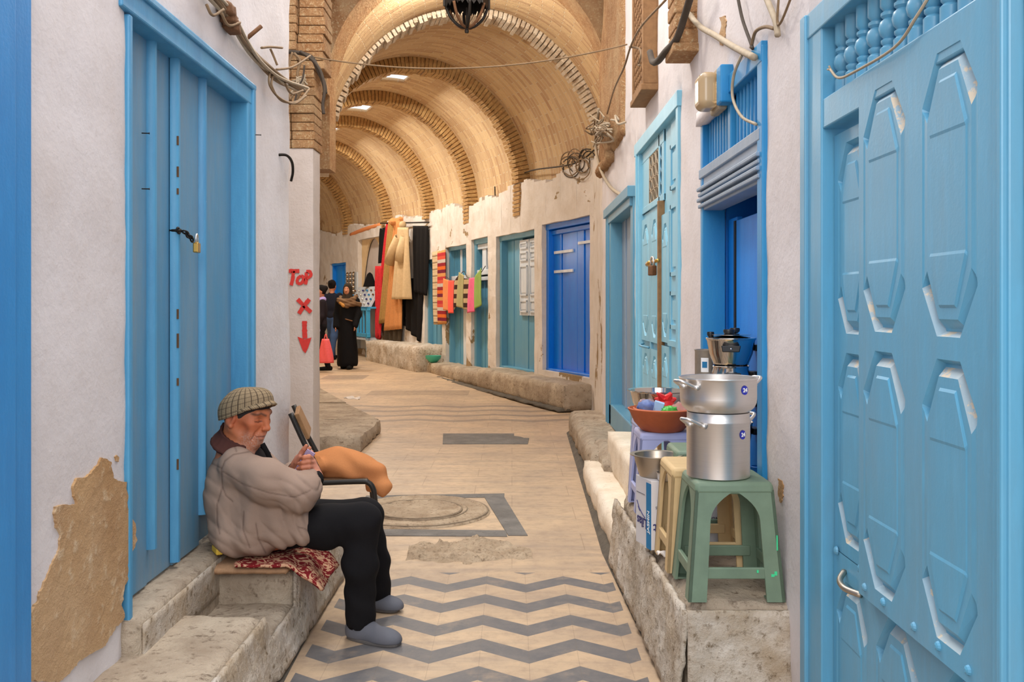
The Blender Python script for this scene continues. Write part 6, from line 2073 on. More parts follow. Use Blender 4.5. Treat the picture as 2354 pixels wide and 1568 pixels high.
m = MB(); m.box((.655, 3.545, TOPZ + .002), (.80, 3.70, TOPZ + .24)); m.build('box_body', M['carton'], K2, bevel=.002)
text_mesh('MOUCHOIRS', .020, M['print_grey'], 'carton_small_print', basis((.728, 3.5438, TOPZ + .095), (-1, 0, 0), (0, 0, -1)), K2, .0004, .0004)
m = MB()
for u in range(5): m.box((.715 + .007 * u, 3.5440, TOPZ + .16), (.718 + .007 * u, 3.546, TOPZ + .20))
m.build('print_bars', M['print_grey'], K2)
basin('wide dull aluminium basin on the white carton', (0.548, 3.545, 0.601), .088, .080, M['alu_old'], .062)
basin('small shallow basin with bluish inside at the carton corner', (0.562, 3.442 + .03, 0.601 + .0), .040, .034, M['alu_matte'], .032) if False else None
SB = thing('basin', 'small aluminium basin in front of the wide one at the carton edge', 'basin', (0.575, 3.452, 0.601))
m = MB(); m.lathe([(0, 0), (.030, 0), (.036, .006), (.039, .026), (.0425, .030), (.0425, .033), (.037, .031), (.034, .008), (0, .006)], (0.572, 3.446, 0.601), 40); m.build('bowl', M['alu'], SB, smooth=True, auto=45)
# small scraps by the carton
for k, (x, y, w, lab) in enumerate(((0.545, 3.32, .03, 'scrap of white paper on the bench in front of the carton'), (0.70, 10.2, .05, 'white paper scrap lying at the end of the far bench'), (-1.86, 10.9, .09, 'white paper scrap on the floor by the left step'))):
    z = (TOPZ + .012) if k == 0 else (.055 if k == 1 else .14); m = MB()
    m.grid(lambda u, v: (x + w * (u - .5) * 2, y + w * (v - .5) * 1.4, z + .018 * (1 if k < 2 else 2) * (nz(u * 2, v * 2, k, 1.6) + .6)), 8, 8)
    tag(m.build('paper_scrap', M['paper'], smooth=True, solid=.002), lab, 'paper')
# blue jug and yellow toy squeezed in the doorway
m = MB(); c = Vector((.872, 3.33, TOPZ)); m.lathe([(0, 0), (.036, 0), (.044, .02), (.048, .09), (.044, .20), (.032, .285), (.022, .30), (.024, .33), (.020, .332), (.018, .30), (0, .29)], c, 32)
t = thing('plastic_jug', 'dark blue plastic jug in the doorway behind the steamer', 'jug', tuple(c)); m.build('jug_body', M['dark_blue_plastic'], t, smooth=True, auto=50)
m = MB(); m.tube(bez([c + Vector((-.01, -.040, .22)), c + Vector((-.02, -.07, .19)), c + Vector((-.02, -.075, .13)), c + Vector((-.01, -.045, .09))], 5), .007, 6); m.build('handle', M['dark_blue_plastic'], t, smooth=True)
# ------------------------------------------------------------------ cables, lamps, hooks
def cable(name, label, pts, r, mat, n=7, group=None, seg=8):
    m = MB(); m.tube(bez(pts, seg), r, n)
    return tag(m.build(name, mat, smooth=True), label, 'cable', group)


def L_(px, py, out=.02): p = PX(px, py, XL); return Vector((XL + out, p.y, p.z))
def R_(px, py, out=.02): p = PX(px, py, XR); return Vector((XR - out, p.y, p.z))


# bundle along the left wall
t = thing('cable_bundle', 'thick bundle of dusty cables running along the top of the left wall', 'cable', tuple(L_(560, 110)))
base = [L_(430, -40), L_(480, 2), L_(512, 40), L_(545, 92), L_(575, 130), L_(610, 165), L_(640, 188), L_(672, 202), L_(690, 205)]
for k in range(6):
    m = MB(); m.tube(bez([p + Vector((.012 * cos(k) + .008, .012 * sin(2 * k + i), .014 * sin(k * 1.7 + i * 1.1))) for i, p in enumerate(base)], 8), .0075, 6); m.build('cable', M['cable_brown' if k % 2 else 'cable'], t, smooth=True)
for k, (px, py) in enumerate(((505, 22), (512, 45), (518, 58))):
    m = MB(); rough_box(m, L_(px, py) - Vector((.022, .05, .028)), L_(px, py) + Vector((.032, .05, .026)), .012, .006, 60 + k, 30, .012); m.build('tape_wrap', M['rust'], t, smooth=True)
for k, pts_ in enumerate(([(605, 160), (598, 195), (615, 225), (645, 238), (668, 220)], [(612, 170), (604, 200), (622, 232), (655, 232), (676, 205)], [(640, 190), (650, 215), (672, 208)], [(585, 110), (600, 108), (622, 110)], [(606, 112), (608, 130), (610, 150)], [(620, 160), (650, 155), (672, 140), (684, 128)],
                          [(455, 10), (462, 35), (480, 22)], [(490, 30), (500, 58), (520, 52)])):
    m = MB(); m.tube(bez([L_(x, y, .03 + .012 * i) for i, (x, y) in enumerate(pts_)], 8), .0055, 6); m.build('loose_wire', M['cable_brown'], t, smooth=True)
m = MB(); m.tube([L_(570, 95, -.02), L_(574, 60, .05)], .009, 6); tag(m.build('iron_spike', M['rust'], smooth=True), 'rusty iron spike sticking out of the left wall above the cables', 'spike')
m = MB(); m.tube(bez([L_(640, 356, -.01), L_(644, 357, .03), L_(652, 372, .04), L_(657, 395, .035), L_(660, 416, .02)], 6), .007, 6)
tag(m.build('iron_hook', M['iron'], smooth=True), 'bent dark iron hook on the left wall beyond the plank door', 'hook')
for k, (px, py, w, lab) in enumerate(((574, 310, 1, 'iron nail on the blue door frame edge'), (300, 190, 0, 'upper nail in the plank door'), (298, 372, 0, 'middle nail in the plank door'), (362, 306, 0, 'nail beside the first cover strip'), (362, 434, 0, 'lower nail beside the first cover strip'))):
    p = L_(px, py, 0.024 if w else -.05); m = MB(); m.tube([p, p + Vector((.022, .004, 0))], .0020, 6); stud(m, p + Vector((.022, .004, 0)), (1, .2, 0), .004, .002)
    tag(m.build('nail', M['iron']), lab, 'nail')
# tangle hanging round the left pillar
t = thing('cable_tangle', 'dark tangle of cables hanging from the corner of the left brick pillar', 'cable', tuple(P(710, 130, 6.9)))
for k, (pts_, r_, mt) in enumerate((([(656, 118), (690, 122), (716, 132), (730, 158), (744, 190), (748, 215)], .016, 'cable_dark'), ([(690, 118), (720, 140), (738, 168), (746, 205), (742, 240), (744, 262)], .012, 'cable_dark'),
                                   ([(676, 122), (690, 140), (684, 170), (692, 205), (680, 232)], .010, 'cable_brown'), ([(668, 215), (690, 190), (700, 172), (692, 196), (676, 208)], .010, 'cable'), ([(640, 236), (664, 232), (680, 205), (690, 196)], .008, 'cable_brown'),
                                   ([(672, 120), (664, 150), (660, 196), (668, 230)], .008, 'cable_brown'), ([(700, 150), (696, 180), (686, 200), (676, 240)], .007, 'cable_dark'))):
    m = MB(); m.tube(bez([P(x, y, 6.88 - .02 * k) for x, y in pts_], 8), r_, 6); m.build('cable', M[mt], t, smooth=True)
m = MB()
for k in range(9):
    a = k * .7; o = P(690, 195, 6.86); m.tube(bez([o + Vector((.05 * cos(a), -.01 * k % .03, .05 * sin(a))), o + Vector((.02 * sin(a * 2), -.03, .03)), o + Vector((.06 * cos(a + 2), -.02, .06 * sin(a + 2)))], 5), .006, 5)
m.build('wire_knot', M['cable'], t, smooth=True)
# wire strung across the alley
A_ = P(690, 125, 6.9); B_ = R_(1452, 102, .03)
m = MB(); m.tube([A_.lerp(B_, k / 40) - Vector((0, 0, .135 * 4 * (k / 40) * (1 - k / 40))) for k in range(41)], .0055, 6)
tag(m.build('strung_wire', M['cable_brown'], smooth=True), 'thin sagging wire strung across the alley below the vault', 'wire')

# cables on the right wall
cable('cable', 'thick beige cable looping down to the top of the shop doorway', [R_(1588, -30, .05), R_(1598, 20, .04), R_(1622, 58, .03), R_(1660, 82, .025), R_(1700, 108, .02), R_(1755, 132, .03)], .0125, M['cable'])
cable('cable', 'beige cable coming down the wall beside the doorway top', [R_(1760, -40), R_(1782, 10), R_(1798, 50), R_(1803, 82)], .010, M['cable'])
cable('cable', 'short wire curling from the doorway top to the beige cable', [R_(1740, 110), R_(1750, 74), R_(1772, 62), R_(1796, 66)], .006, M['cable_brown'])
cable('cable', 'loose white wire hanging over the doorway bars', [R_(1724, 128, .03), R_(1712, 175, .04), R_(1710, 225, .04), R_(1728, 268, .035), R_(1752, 286, .02)], .0055, M['cable'])
cable('cable', 'dark wire slanting down to the doorway top', [R_(1708, -10), R_(1720, 45), R_(1738, 95), R_(1744, 112)], .006, M['cable_dark'])
cable('cable', 'thin wire above the big blue door', [R_(1806, -20), R_(1802, 50), R_(1812, 48), R_(1836, -10)], .004, M['cable_brown'])
cable('cable', 'thin slanting wire between the brick corbel and the lattice window', [R_(1578, 0, .10), R_(1545, 60, .16), R_(1520, 105, .17), R_(1495, 155, .16), R_(1455, 205, .13), R_(1425, 262, .10)], .006, M['cable_brown'])
cable('cable', 'knotted wire end hanging beside the lattice window', [R_(1516, 108, .17), R_(1528, 112, .14), R_(1532, 130, .14), R_(1526, 148, .14), R_(1530, 150, .14)], .006, M['cable_brown'])
cable('cable', 'pale cable running down to the top of the teal door', [R_(1392, 250, .06), R_(1384, 330, .06), R_(1392, 385, .05), R_(1415, 430, .04), R_(1450, 456, .03)], .014, M['cable'])
m = MB(); m.tube(bez([R_(1640, -40, .08), R_(1618, 30, .08), R_(1606, 90, .10), R_(1588, 120, .12), R_(1574, 140, .13), R_(1560, 142, .13), R_(1552, 120, .13)], 8), .017, 8)
tag(m.build('conduit', M['cable_dark'], smooth=True), 'dark conduit ending in a loop under the brick corbel', 'conduit')
# tangle of wires at the corner where the vault begins
t = thing('cable_tangle', 'bird-nest of thin wires at the corner where the vault begins', 'cable', tuple(R_(1400, 300)))
r_ = random.Random(5)
for k in range(16):
    pts_ = []; px, py = r_.uniform(1385, 1440), r_.uniform(255, 300)
    for q in range(5): pts_.append(R_(min(max(px, 1382), 1462), py, .06 + r_.uniform(0, .10))); px += r_.uniform(-26, 26); py += r_.uniform(-16, 20)
    m = MB(); m.tube(bez(pts_, 6), r_.uniform(.004, .009), 5); m.build('wire', M['cable' if k % 3 else 'cable_brown'], t, smooth=True)
t = thing('cable_tangle', 'coil of wires hanging on the far wall above the royal blue door', 'cable', tuple(onF(1345, 385)))
for k in range(14):
    pts_ = []; cx, cy = r_.uniform(1322, 1372), r_.uniform(368, 392); rx = r_.uniform(8, 24); ry = r_.uniform(10, 30)
    for q in range(7):
        a = q * .95 + k; pp_ = onF(min(max(cx + rx * cos(a), 1300), 1384), cy + ry * sin(a)); pts_.append(pp_ - Vector((.08 + .02 * (k % 4), .10, 0)))
    m = MB(); m.tube(bez(pts_, 5), r_.uniform(.006, .010), 5); m.build('wire', M['cable_brown' if k % 2 else 'cable_dark'], t, smooth=True)
cable('cable', 'dark cable clipped along the foot of the vault', [onF(q, y) - Vector((.05, .09, 0)) for q, y in ((1384, 340), (1330, 378), (1240, 392), (1212, 400))], .010, M['cable_dark'])
cable('cable', 'thin dark wire hanging down the far wall beside the white transom', [onF(q, y) - Vector((.03, .05, 0)) for q, y in ((1142, 430), (1144, 480), (1150, 520), (1152, 545))], .012, M['cable_dark'])
cable('cable', 'dark wire hanging beside the barred transom', [onF(q, y) - Vector((.03, .05, 0)) for q, y in ((1088, 470), (1090, 510), (1094, 540), (1104, 552))], .010, M['cable_dark'])

# bulkhead lamp over the doorway
c = P(1650, 207, 3.74)
t = thing('wall_lamp', 'dusty glass bulkhead lamp on a blue box above the shop doorway', 'lamp', tuple(c))
m = MB(); m.box((XR - .045, 3.565, c.z - .085), (XR + .01, 3.64, c.z + .06)); m.build('lamp_box', M['sky_blue'], t, bevel=.006)
m = MB()
m.box((XR - .035, 3.645, c.z - .095), (XR + .0, 3.80, c.z + .075)); m.build('lamp_base', M['cable'], t, bevel=.008)
g = Sdf(); g.rbox((XR - .065, 3.725, c.z - .012), (.040, .062, .072), None, .030)
lo, hi = bounds(g); V, F = g.mesh(lo, hi, .006); np_obj('lamp_glass', V, F, M['lamp_glass'], t, cols=None)

# lantern hanging in the middle of the alley
LY = 7.0; c = P(1073, 0, LY); sc = 0.37 / 0.80
t = thing('lantern', 'dark iron lantern hanging from a bar above the alley', 'lantern', tuple(c))
w = .172; zb = P(0, 18, LY).z; zt = zb + .42
m = MB()
for k in range(6):
    a0_, a1_ = 2 * pi * k / 6 + .26, 2 * pi * (k + 1) / 6 + .26
    p0, p1 = Vector((c.x + w * cos(a0_), LY + w * sin(a0_), 0)), Vector((c.x + w * cos(a1_), LY + w * sin(a1_), 0))
    for q in range(4):                                  # toothed skirt of cut sheet iron
        A0, A1 = p0.lerp(p1, q / 4), p0.lerp(p1, (q + 1) / 4); Mi = (A0 + A1) / 2
        nn_ = (Mi - Vector((c.x, LY, 0))).normalized() * .004
        vs = [A0 + Vector((0, 0, zb + .02)), A1 + Vector((0, 0, zb + .02)), A1 + Vector((0, 0, zt)), A0 + Vector((0, 0, zt)), Mi + Vector((0, 0, zb - .012))]
        m.add(vs + [v_ - nn_ for v_ in vs], [(0, 4, 1, 2, 3), (5, 8, 7, 6, 9), (0, 5, 9, 4), (4, 9, 6, 1), (2, 7, 8, 3)])
    m.tube([p0 + Vector((0, 0, zb)), p0 + Vector((0, 0, zt))], .008, 6)
m.build('lantern_body', M['iron'], t)
for k in range(8):
    a = 2 * pi * k / 8 + .2
    m = MB(); m.tube(bez([Vector((c.x + w * .93 * cos(a), LY + w * .93 * sin(a), zb + .01)), Vector((c.x + w * .72 * cos(a), LY + w * .72 * sin(a), zb - .075)), Vector((c.x + w * .36 * cos(a), LY + w * .36 * sin(a), zb - .135)), Vector((c.x + .01 * cos(a), LY + .01 * sin(a), zb - .150))], 6), [.011] * 18 + [.008], 6)
    m.build('curved_rib', M['rust'] if k % 2 else M['iron'], t, smooth=True)
m = MB(); m.lathe([(0, -.19), (.014, -.188), (.017, -.17), (.012, -.165), (.02, -.15), (.02, -.14), (.008, -.13), (.008, .0), (0, .0)], (c.x, LY, zb), 14); m.build('finial', M['iron'], t, smooth=True, auto=40)
m = MB(); m.lathe([(w, .42), (w * .8, .46), (w * .3, .56), (.02, .58), (.0, .58)], (c.x, LY, zb), 6); m.tube([(c.x, LY, zb + .57), (c.x, LY, 4.72)], .010, 6); m.build('lantern_top', M['iron'], t)
m = MB(); m.tube([(-1.80, LY, 4.72), (1.2, LY, 4.72)], .022, 8); m.build('mounting_bar', M['iron'], t, smooth=True)
# ------------------------------------------------------------------ people and goods further down the passage
def sdf_obj(s, name, rgb, parent, res=.014, sm=1, mat=None, warp=None):
    if warp: s.warp(warp)
    lo, hi = bounds(s); V, F = s.mesh(lo, hi, res); V = smooth_np(V, F, sm, .4)
    c = col(V, rgb); c = blend(c, np.clip(wob(V, 30), 0, 1) * .3, tuple(x * .8 for x in rgb))
    return np_obj(name, V, F, mat or M['cloth'], parent, cols=c)


def walker(label, px, feet_py, Y, ht, face, stride=.14, arms=((0.05, .0), (0.05, .0)), robe=None, top=(30, 30, 32), legs=(24, 24, 26), hood=None, hair=(26, 22, 22), shoe_c=(24, 24, 24)):
    g = floor_z(Y); x = (px - CX) * Y / FPX; k = ht / 1.70
    d = np.array([cos(face), sin(face), 0]); n = np.array([-sin(face), cos(face), 0]); up = np.array([0, 0, 1.0]); o = np.array([x, Y, g])
    R = np.stack([d, n, up], 1)
    def W(f, l, z): return o + (d * f + n * l + up * z) * k
    t = thing('person', label, 'person', tuple(o))
    b = Sdf()
    b.ell(W(.01, 0, 1.60), (.095 * k, .074 * k, .11 * k), R, .02); b.ell(W(.035, 0, 1.545), (.062 * k, .055 * k, .07 * k), R, .02); b.cone(W(.10, 0, 1.60), W(.118, 0, 1.575), .012 * k, .016 * k, .012)
    for sg in (-1, 1): b.ball(W(.092, .032 * sg, 1.615), .013 * k, .008, 's'); b.ell(W(-.005, .076 * sg, 1.59), (.02 * k, .01 * k, .03 * k), R, .008)
    b.cone(W(.088, -.02, 1.535), W(.088, .02, 1.535), .008 * k, .008 * k, .008)
    b.cone(W(-.02, 0, 1.52), W(-.02, 0, 1.40), .05 * k, .055 * k, .03)
    b.ell(W(-.01, 0, 1.22), (.09 * k, .15 * k, .22 * k), R, .05); b.ell(W(0, 0, .93), (.09 * k, .14 * k, .12 * k), R, .05)
    hands = []
    for sg, (sw, bend) in zip((-1, 1), arms):
        sh, el, wr = W(-.01, .17 * sg, 1.38), W(-.03 + sw * .5, .22 * sg, 1.10), W(.02 + sw + bend, .21 * sg - .1 * bend * sg, .86 + bend * .9)
        b.chain([sh, el, wr], [.048 * k, .038 * k, .027 * k], .03); v = (wr - el) / np.linalg.norm(wr - el)
        b.ell(wr + v * .045 * k, (.022 * k, .018 * k, .05 * k), None, .015)
        side = d if sg else d
        for q in range(4): b.chain([wr + v * .07 * k + d * (.012 * (q - 1.5)) * k, wr + v * .11 * k + d * (.013 * (q - 1.5)) * k, wr + v * (.135 - .008 * abs(q - 1.5)) * k + d * (.010 * (q - 1.5) + .006) * k], [.0095 * k, .009 * k, .0075 * k], .003)
        b.cone(wr + v * .03 * k + d * .02 * k, wr + v * .075 * k + d * .042 * k, .011 * k, .009 * k, .006)
        hands.append((sh, el, wr))
    ank = []
    for sg in (-1, 1):
        st = stride * sg; hip, kn, an = W(0, .085 * sg, .90), W(st * .55 + .02, .085 * sg, .49), W(st, .085 * sg, .08)
        b.chain([hip, kn, an], [.085 * k, .055 * k, .036 * k], .03); b.cone(an - up * .03 * k, W(st + .13, .09 * sg, .035), .036 * k, .026 * k, .02); ank.append((hip, kn, an, st, sg))
    lo, hi = bounds(b); V, F = b.mesh(lo, hi, .010 * k); np_obj('body', V, F, M['skin'], t, cols=col(V, (190, 128, 98)))
    for hip, kn, an, st, sg in ank:
        s = Sdf(); s.cone(W(st - .045, .085 * sg, .045), W(st + .155, .092 * sg, .036), .050 * k, .040 * k, .02); s.half((0, 0, 1), g + .004); sdf_obj(s, 'shoe', shoe_c, t, .010 * k)
    def fold(X): return wob(X, 26, (1, 1, .35), ht) * .010
    if robe:
        s = Sdf(); s.cone(W(0, 0, 1.30), W(0.01, 0, .14), .155 * k, .215 * k, .05); s.ell(W(-.01, 0, 1.26), (.125 * k, .205 * k, .18 * k), R, .06); s.half((0, 0, 1), g + .045)
        s.half((0, 0, -1), -(g + 1.46 * k))
        for sh, el, wr in hands: s.chain([sh, el, wr + (wr - el) * .05], [.075 * k, .070 * k, .062 * k], .05)
        sdf_obj(s, 'robe', robe, t, .014, 1, None, fold)
    else:
        s = Sdf(); s.ell(W(-.01, 0, 1.20), (.125 * k, .185 * k, .27 * k), R, .05); s.ell(W(0, 0, .95), (.125 * k, .175 * k, .13 * k), R, .05)
        for sh, el, wr in hands: s.chain([sh, el, wr], [.068 * k, .056 * k, .045 * k], .04)
        sdf_obj(s, 'jacket', top, t, .013, 1, None, fold)
        s = Sdf(); s.ell(W(0, 0, .90), (.115 * k, .165 * k, .11 * k), R, .04)
        for hip, kn, an, st, sg in ank: s.chain([hip, kn, an + up * .0], [.098 * k, .074 * k, .056 * k], .04)
        sdf_obj(s, 'trousers', legs, t, .013, 1, None, fold)
    if hood:
        s = Sdf(); s.ell(W(-.012, 0, 1.615), (.112 * k, .094 * k, .13 * k), R, .03); s.cone(W(-.01, 0, 1.52), W(-.0, 0, 1.38), .095 * k, .14 * k, .04); s.ell(W(.105, 0, 1.585), (.06 * k, .052 * k, .075 * k), R, .02, 's')
        sdf_obj(s, 'headscarf', hood, t, .011)
    else:
        s = Sdf(); s.ell(W(-.012, 0, 1.625), (.106 * k, .086 * k, .112 * k), R, .02); s.ell(W(.07, 0, 1.55), (.085 * k, .2 * k, .11 * k), R, .01, 's'); s.ball(W(-.10, 0, 1.67), .05 * k, .03); s.half((0, 0, 1), g + 1.50 * k)
        sdf_obj(s, 'hair', hair, t, .010)
    return t, W, k


t, W, k = walker('woman in a long black robe and brown scarf walking towards us', 799, 848, 17.07, 1.53, radians(-96), .10, ((.06, .02), (.10, .03)), robe=(20, 19, 21), hood=(54, 44, 34))
s = Sdf()
for pts_ in ([W(-.05, -.15, 1.44), W(.10, -.12, 1.36), W(.16, .02, 1.28), W(.13, .16, 1.32)], [W(-.05, .16, 1.45), W(.11, .14, 1.40), W(.15, 0, 1.36), W(.10, -.15, 1.40)], [W(.14, .17, 1.32), W(.0, .24, 1.30), W(-.12, .15, 1.34)]): s.chain(pts_, [.045] * len(pts_), .03)
sdf_obj(s, 'scarf', (118, 90, 66), t, .011, 1, None, lambda X: np.sin(X[:, 2] * 120 + X[:, 0] * 40) * .005)
s = Sdf(); s.chain([W(.12, -.14, 1.37), W(.185, -.03, 1.285), W(.17, .03, 1.27)], [.030, .034, .02], .02); sdf_obj(s, 'scarf_fold', (196, 140, 74), t, .010)
m = MB(); m.tube(bez([W(.14, -.05, 1.03), W(.17, .04, 1.00), W(.14, .14, .97)], 5), .012, 6); m.build('belt', M['rust'], t, smooth=True)
t2, W2, k2 = walker('person with dark hair carrying a pink bag, half hidden by the pillar', 737, 845, 16.6, 1.50, radians(200), .16, ((.0, .02), (.10, .0)), top=(40, 34, 40), legs=(24, 22, 26))
s = Sdf(); s.chain([W2(.02, .13, 1.42), W2(.10, .10, 1.30), W2(.09, .12, 1.05), W2(.07, .13, .82)], [.05, .05, .045, .05], .03); s.cone(W2(-.04, .12, 1.44), W2(.06, .0, 1.40), .05, .05, .03)
sdf_obj(s, 'lilac_shawl', (172, 156, 214), t2, .012)
walker('person in dark jacket and jeans behind the woman in black', 764, 828, 19.4, 1.62, radians(75), .22, top=(30, 32, 44), legs=(62, 84, 122))
# the pink carrier bag
c = Vector((-3.25, 16.32, .40)); m = MB()
def bag(u, v):
    a = 2 * pi * u; w = .13 * (1 - .55 * v ** 1.5) * (1 + .10 * sin(a * 5 + v * 4)); return c + Vector((cos(a) * w, sin(a) * w * .55, -.17 + .42 * v))
m.grid(bag, 32, 12); BG = thing('carrier_bag', 'pink plastic bag hanging from the hand of the half hidden person', 'bag', tuple(c))
M['pink'] = m_simple('pink_plastic', C(232, 96, 100), .5); M['coral'] = m_simple('coral_cloth', C(240, 110, 90), .9)
m.build('bag_body', M['pink'], BG, smooth=True, solid=.004)
m = MB(); m.tube(bez([c + Vector((-.03, 0, .24)), c + Vector((.0, .0, .33)), c + Vector((.03, 0, .24))], 5), .010, 6); m.build('bag_handle', M['pink'], BG, smooth=True)


# hanging cloths -----------------------------------------------------------------
def cloth_mat(name, cols, dirn=2, per=.3, rough=.95):
    """woven stripes across the cloth"""
    t = NT(name); n = len(cols)
    p = t.math('FRACT', t.math('DIVIDE', t.xyz()[dirn], per)); c = cols[0]
    for i in range(1, n): c = t.mix(t.math('GREATER_THAN', p, i / n), c, cols[i])
    a = t.noise(60, 3); c = t.mix(t.math('MULTIPLY', a, .4), c, t.mix(1.0, c, (.5, .5, .5, 1), 'MULTIPLY')); t.bump(a, .3, .004)
    return t.done(c, rough, 0, .1)


def hang(name, label, quad, mat, group=None, off=.12, amp=.03, nf=3.5, cat='cloth', edge=0.0, pts=None):
    """sheet between image-column corners on the far wall, standing off it, with vertical folds"""
    (a, b, c_, d_) = [onF(*q) for q in quad]              # top left, top right, bottom right, bottom left
    nn_ = Vector((-.93, -.37, 0)).normalized()
    m = MB()
    def f_(u, v):
        p_ = a.lerp(b, u).lerp(d_.lerp(c_, u), v); z = amp * sin(u * nf * 2 * pi + .8 * sin(v * 3)) * (.4 + .6 * v) + amp * .5 * nz(u * 3, v * 2, nf, 1) + .05
        q = p_ + nn_ * (off + z); q.z += edge * abs(sin(u * 9)) * v; return q
    m.grid(f_, 26, 22)
    return tag(m.build(name, mat, None, smooth=True, solid=.012), label, cat, group)


M['scarf_red'] = m_simple('red_scarf', C(206, 44, 50), .95, 0, .3, 25); M['scarf_gold'] = m_simple('ochre_cloth', C(176, 136, 76), .95, 0, .25, 25); M['scarf_tan'] = m_simple('tan_knit', C(208, 140, 82), .95, 0, .25, 50, .4)
M['robe_cream'] = m_simple('cream_cloth', C(206, 178, 136), .9, 0, .15, 20); M['olive'] = m_simple('olive_cloth', C(66, 54, 38), .95, 0, .3, 20)
M['stripe_red'] = cloth_mat('striped_kilim', [C(190, 60, 64), C(214, 150, 90), C(120, 40, 60), C(222, 110, 50), C(150, 44, 52), C(200, 188, 176), C(214, 90, 70)], 2, .42)
M['cream_knit'] = cloth_mat('cream_openwork', [C(216, 190, 154), C(206, 178, 142), C(216, 190, 154), C(150, 124, 96), C(214, 188, 152)], 2, .12)
M['orange_scarf'] = m_simple('orange_scarf', C(224, 140, 84), .95, 0, .1, 20); M['coral_scarf'] = m_simple('coral_scarf', C(240, 92, 76), .95, 0, .1, 20)
M['stripe_brown'] = cloth_mat('brown_striped_scarf', [C(70, 50, 42), C(196, 170, 130)], 2, .15); M['sage_scarf'] = m_simple('sage_scarf', C(168, 160, 112), .95, 0, .1, 20)
M['pink_scarf'] = m_simple('pink_scarf', C(226, 104, 140), .95, 0, .1, 20); M['green_scarf'] = m_simple('green_scarf', C(140, 168, 84), .95, 0, .12, 20)
hang('garment', 'black garment hanging beside the arched niche', [(890, 526), (908, 522), (908, 600), (888, 606)], M['black_fabric'], None, .10)
hang('scarf', 'long red scarf hanging at the left end of the clothes rail', [(910, 512), (920, 512), (906, 708), (890, 690)], M['scarf_red'], None, .14)
hang('scarf', 'red fringed scarf lower end hanging near the display rack', [(888, 612), (902, 612), (900, 770), (890, 768)], M['scarf_red'], None, .18, edge=-.1)
hang('cloth', 'long ochre patterned cloth hanging beside the red scarf', [(922, 506), (938, 506), (920, 740), (900, 744)], M['scarf_gold'], None, .20)
hang('cloth', 'tan knitted cloth with a pointed lower end hanging on the clothes rail', [(938, 508), (950, 508), (954, 756), (914, 760)], M['scarf_tan'], None, .22)
hang('cloth', 'dark olive cloth hanging lowest under the tan knit', [(905, 700), (950, 700), (944, 790), (908, 782)], M['olive'], None, .16)
hang('garment', 'long black garment hanging at the right end of the clothes rail', [(972, 520), (1006, 520), (1004, 680), (976, 672)], M['black_fabric'], None, .14)
hang('garment', 'black fringed shawl hanging low under the cream robe', [(945, 640), (992, 640), (986, 786), (940, 742)], M['black_fabric'], None, .12)
m = MB()                                                     # cream robe: body, sleeves
RB = thing('robe', 'cream hooded robe hanging in front of the clothes rail', 'robe', tuple(onF(956, 560)))
nn_ = Vector((-.93, -.37, 0)).normalized()
def robe_f(u, v):
    l = Vector((952 + 2 * v * -6, 0)); x0_ = 950 - 9 * v; x1_ = 974 + 2 * v; p_ = onF(x0_ + (x1_ - x0_) * u, 524 + 164 * v)
    return p_ + nn_ * (.30 + .05 * sin(u * 2 * pi * 2.5 + v) * (.3 + v) + .05 * sin(u * pi))
m.grid(robe_f, 24, 24); m.build('robe_body', M['robe_cream'], RB, smooth=True, solid=.014)
for (xa, ya, xb, yb) in ((953, 545, 936, 604), (968, 545, 962, 600)):
    m = MB(); m.tube([onF(xa, ya) + nn_ * .33, onF((xa + xb) / 2, (ya + yb) / 2) + nn_ * .36, onF(xb, yb) + nn_ * .35], [.07, .09, .115], 14, caps=False); m.build('sleeve', M['robe_cream'], RB, smooth=True, solid=.01)
m = MB(); m.lathe([(0, -.07), (.05, -.06), (.075, 0), (.05, .06), (0, .075)], onF(960, 518) + nn_ * .30, 14); m.build('hood', M['robe_cream'], RB, smooth=True)
lump('cloth_roll', 'rolled red and orange cloths heaped on the rail above the hanging clothes', 'cloth', onF(938, 512) + nn_ * .16, (.22, .12, .10), M['scarf_tan'], 21, .4)
m = MB(); m.tube(bez([onF(818, 540) + nn_ * .1, onF(850, 528) + nn_ * .12, onF(890, 516) + nn_ * .1], 6), .05, 8); tag(m.build('cloth_roll', M['orange_scarf'], smooth=True), 'long rolled orange cloth lying along the ledge above the arched niche', 'cloth')
m = MB(); m.tube([onF(896, 514) + nn_ * .2, onF(1010, 512) + nn_ * .2], .014, 8); tag(m.build('clothes_rail', M['iron'], smooth=True), 'dark iron rail carrying the hanging clothes', 'rail')
hang('rug', 'cream openwork rug hanging left of the striped rug', [(1012, 580), (1028, 576), (1032, 746), (1016, 746)], M['cream_knit'], None, .10, .012, 2)
hang('rug', 'red and orange striped rug hanging beside the barred transom', [(1027, 580), (1045, 574), (1048, 744), (1028, 746)], M['stripe_red'], None, .12, .012, 2)
SG = 'scarves on the line across the teal doors'
hang('scarf', 'plain orange scarf on the line, next to the striped rug', [(1046, 640), (1058, 645), (1058, 715), (1046, 712)], M['orange_scarf'], SG, .16, .015, 1)
hang('scarf', 'bright coral scarf on the line', [(1058, 645), (1071, 645), (1070, 720), (1058, 720)], M['coral_scarf'], SG, .16, .015, 1)
hang('scarf', 'dark brown striped scarf slung steeply left of the sage scarf', [(1073, 648), (1085, 626), (1080, 700), (1072, 712)], M['stripe_brown'], SG, .16, .015, 1)
hang('scarf', 'sage green scarf on the line', [(1086, 626), (1097, 634), (1096, 710), (1080, 704)], M['sage_scarf'], SG, .18, .015, 1)
hang('scarf', 'brown and beige striped scarf between the sage and pink ones', [(1097, 640), (1108, 642), (1108, 712), (1096, 710)], M['stripe_brown'], SG, .17, .015, 1)
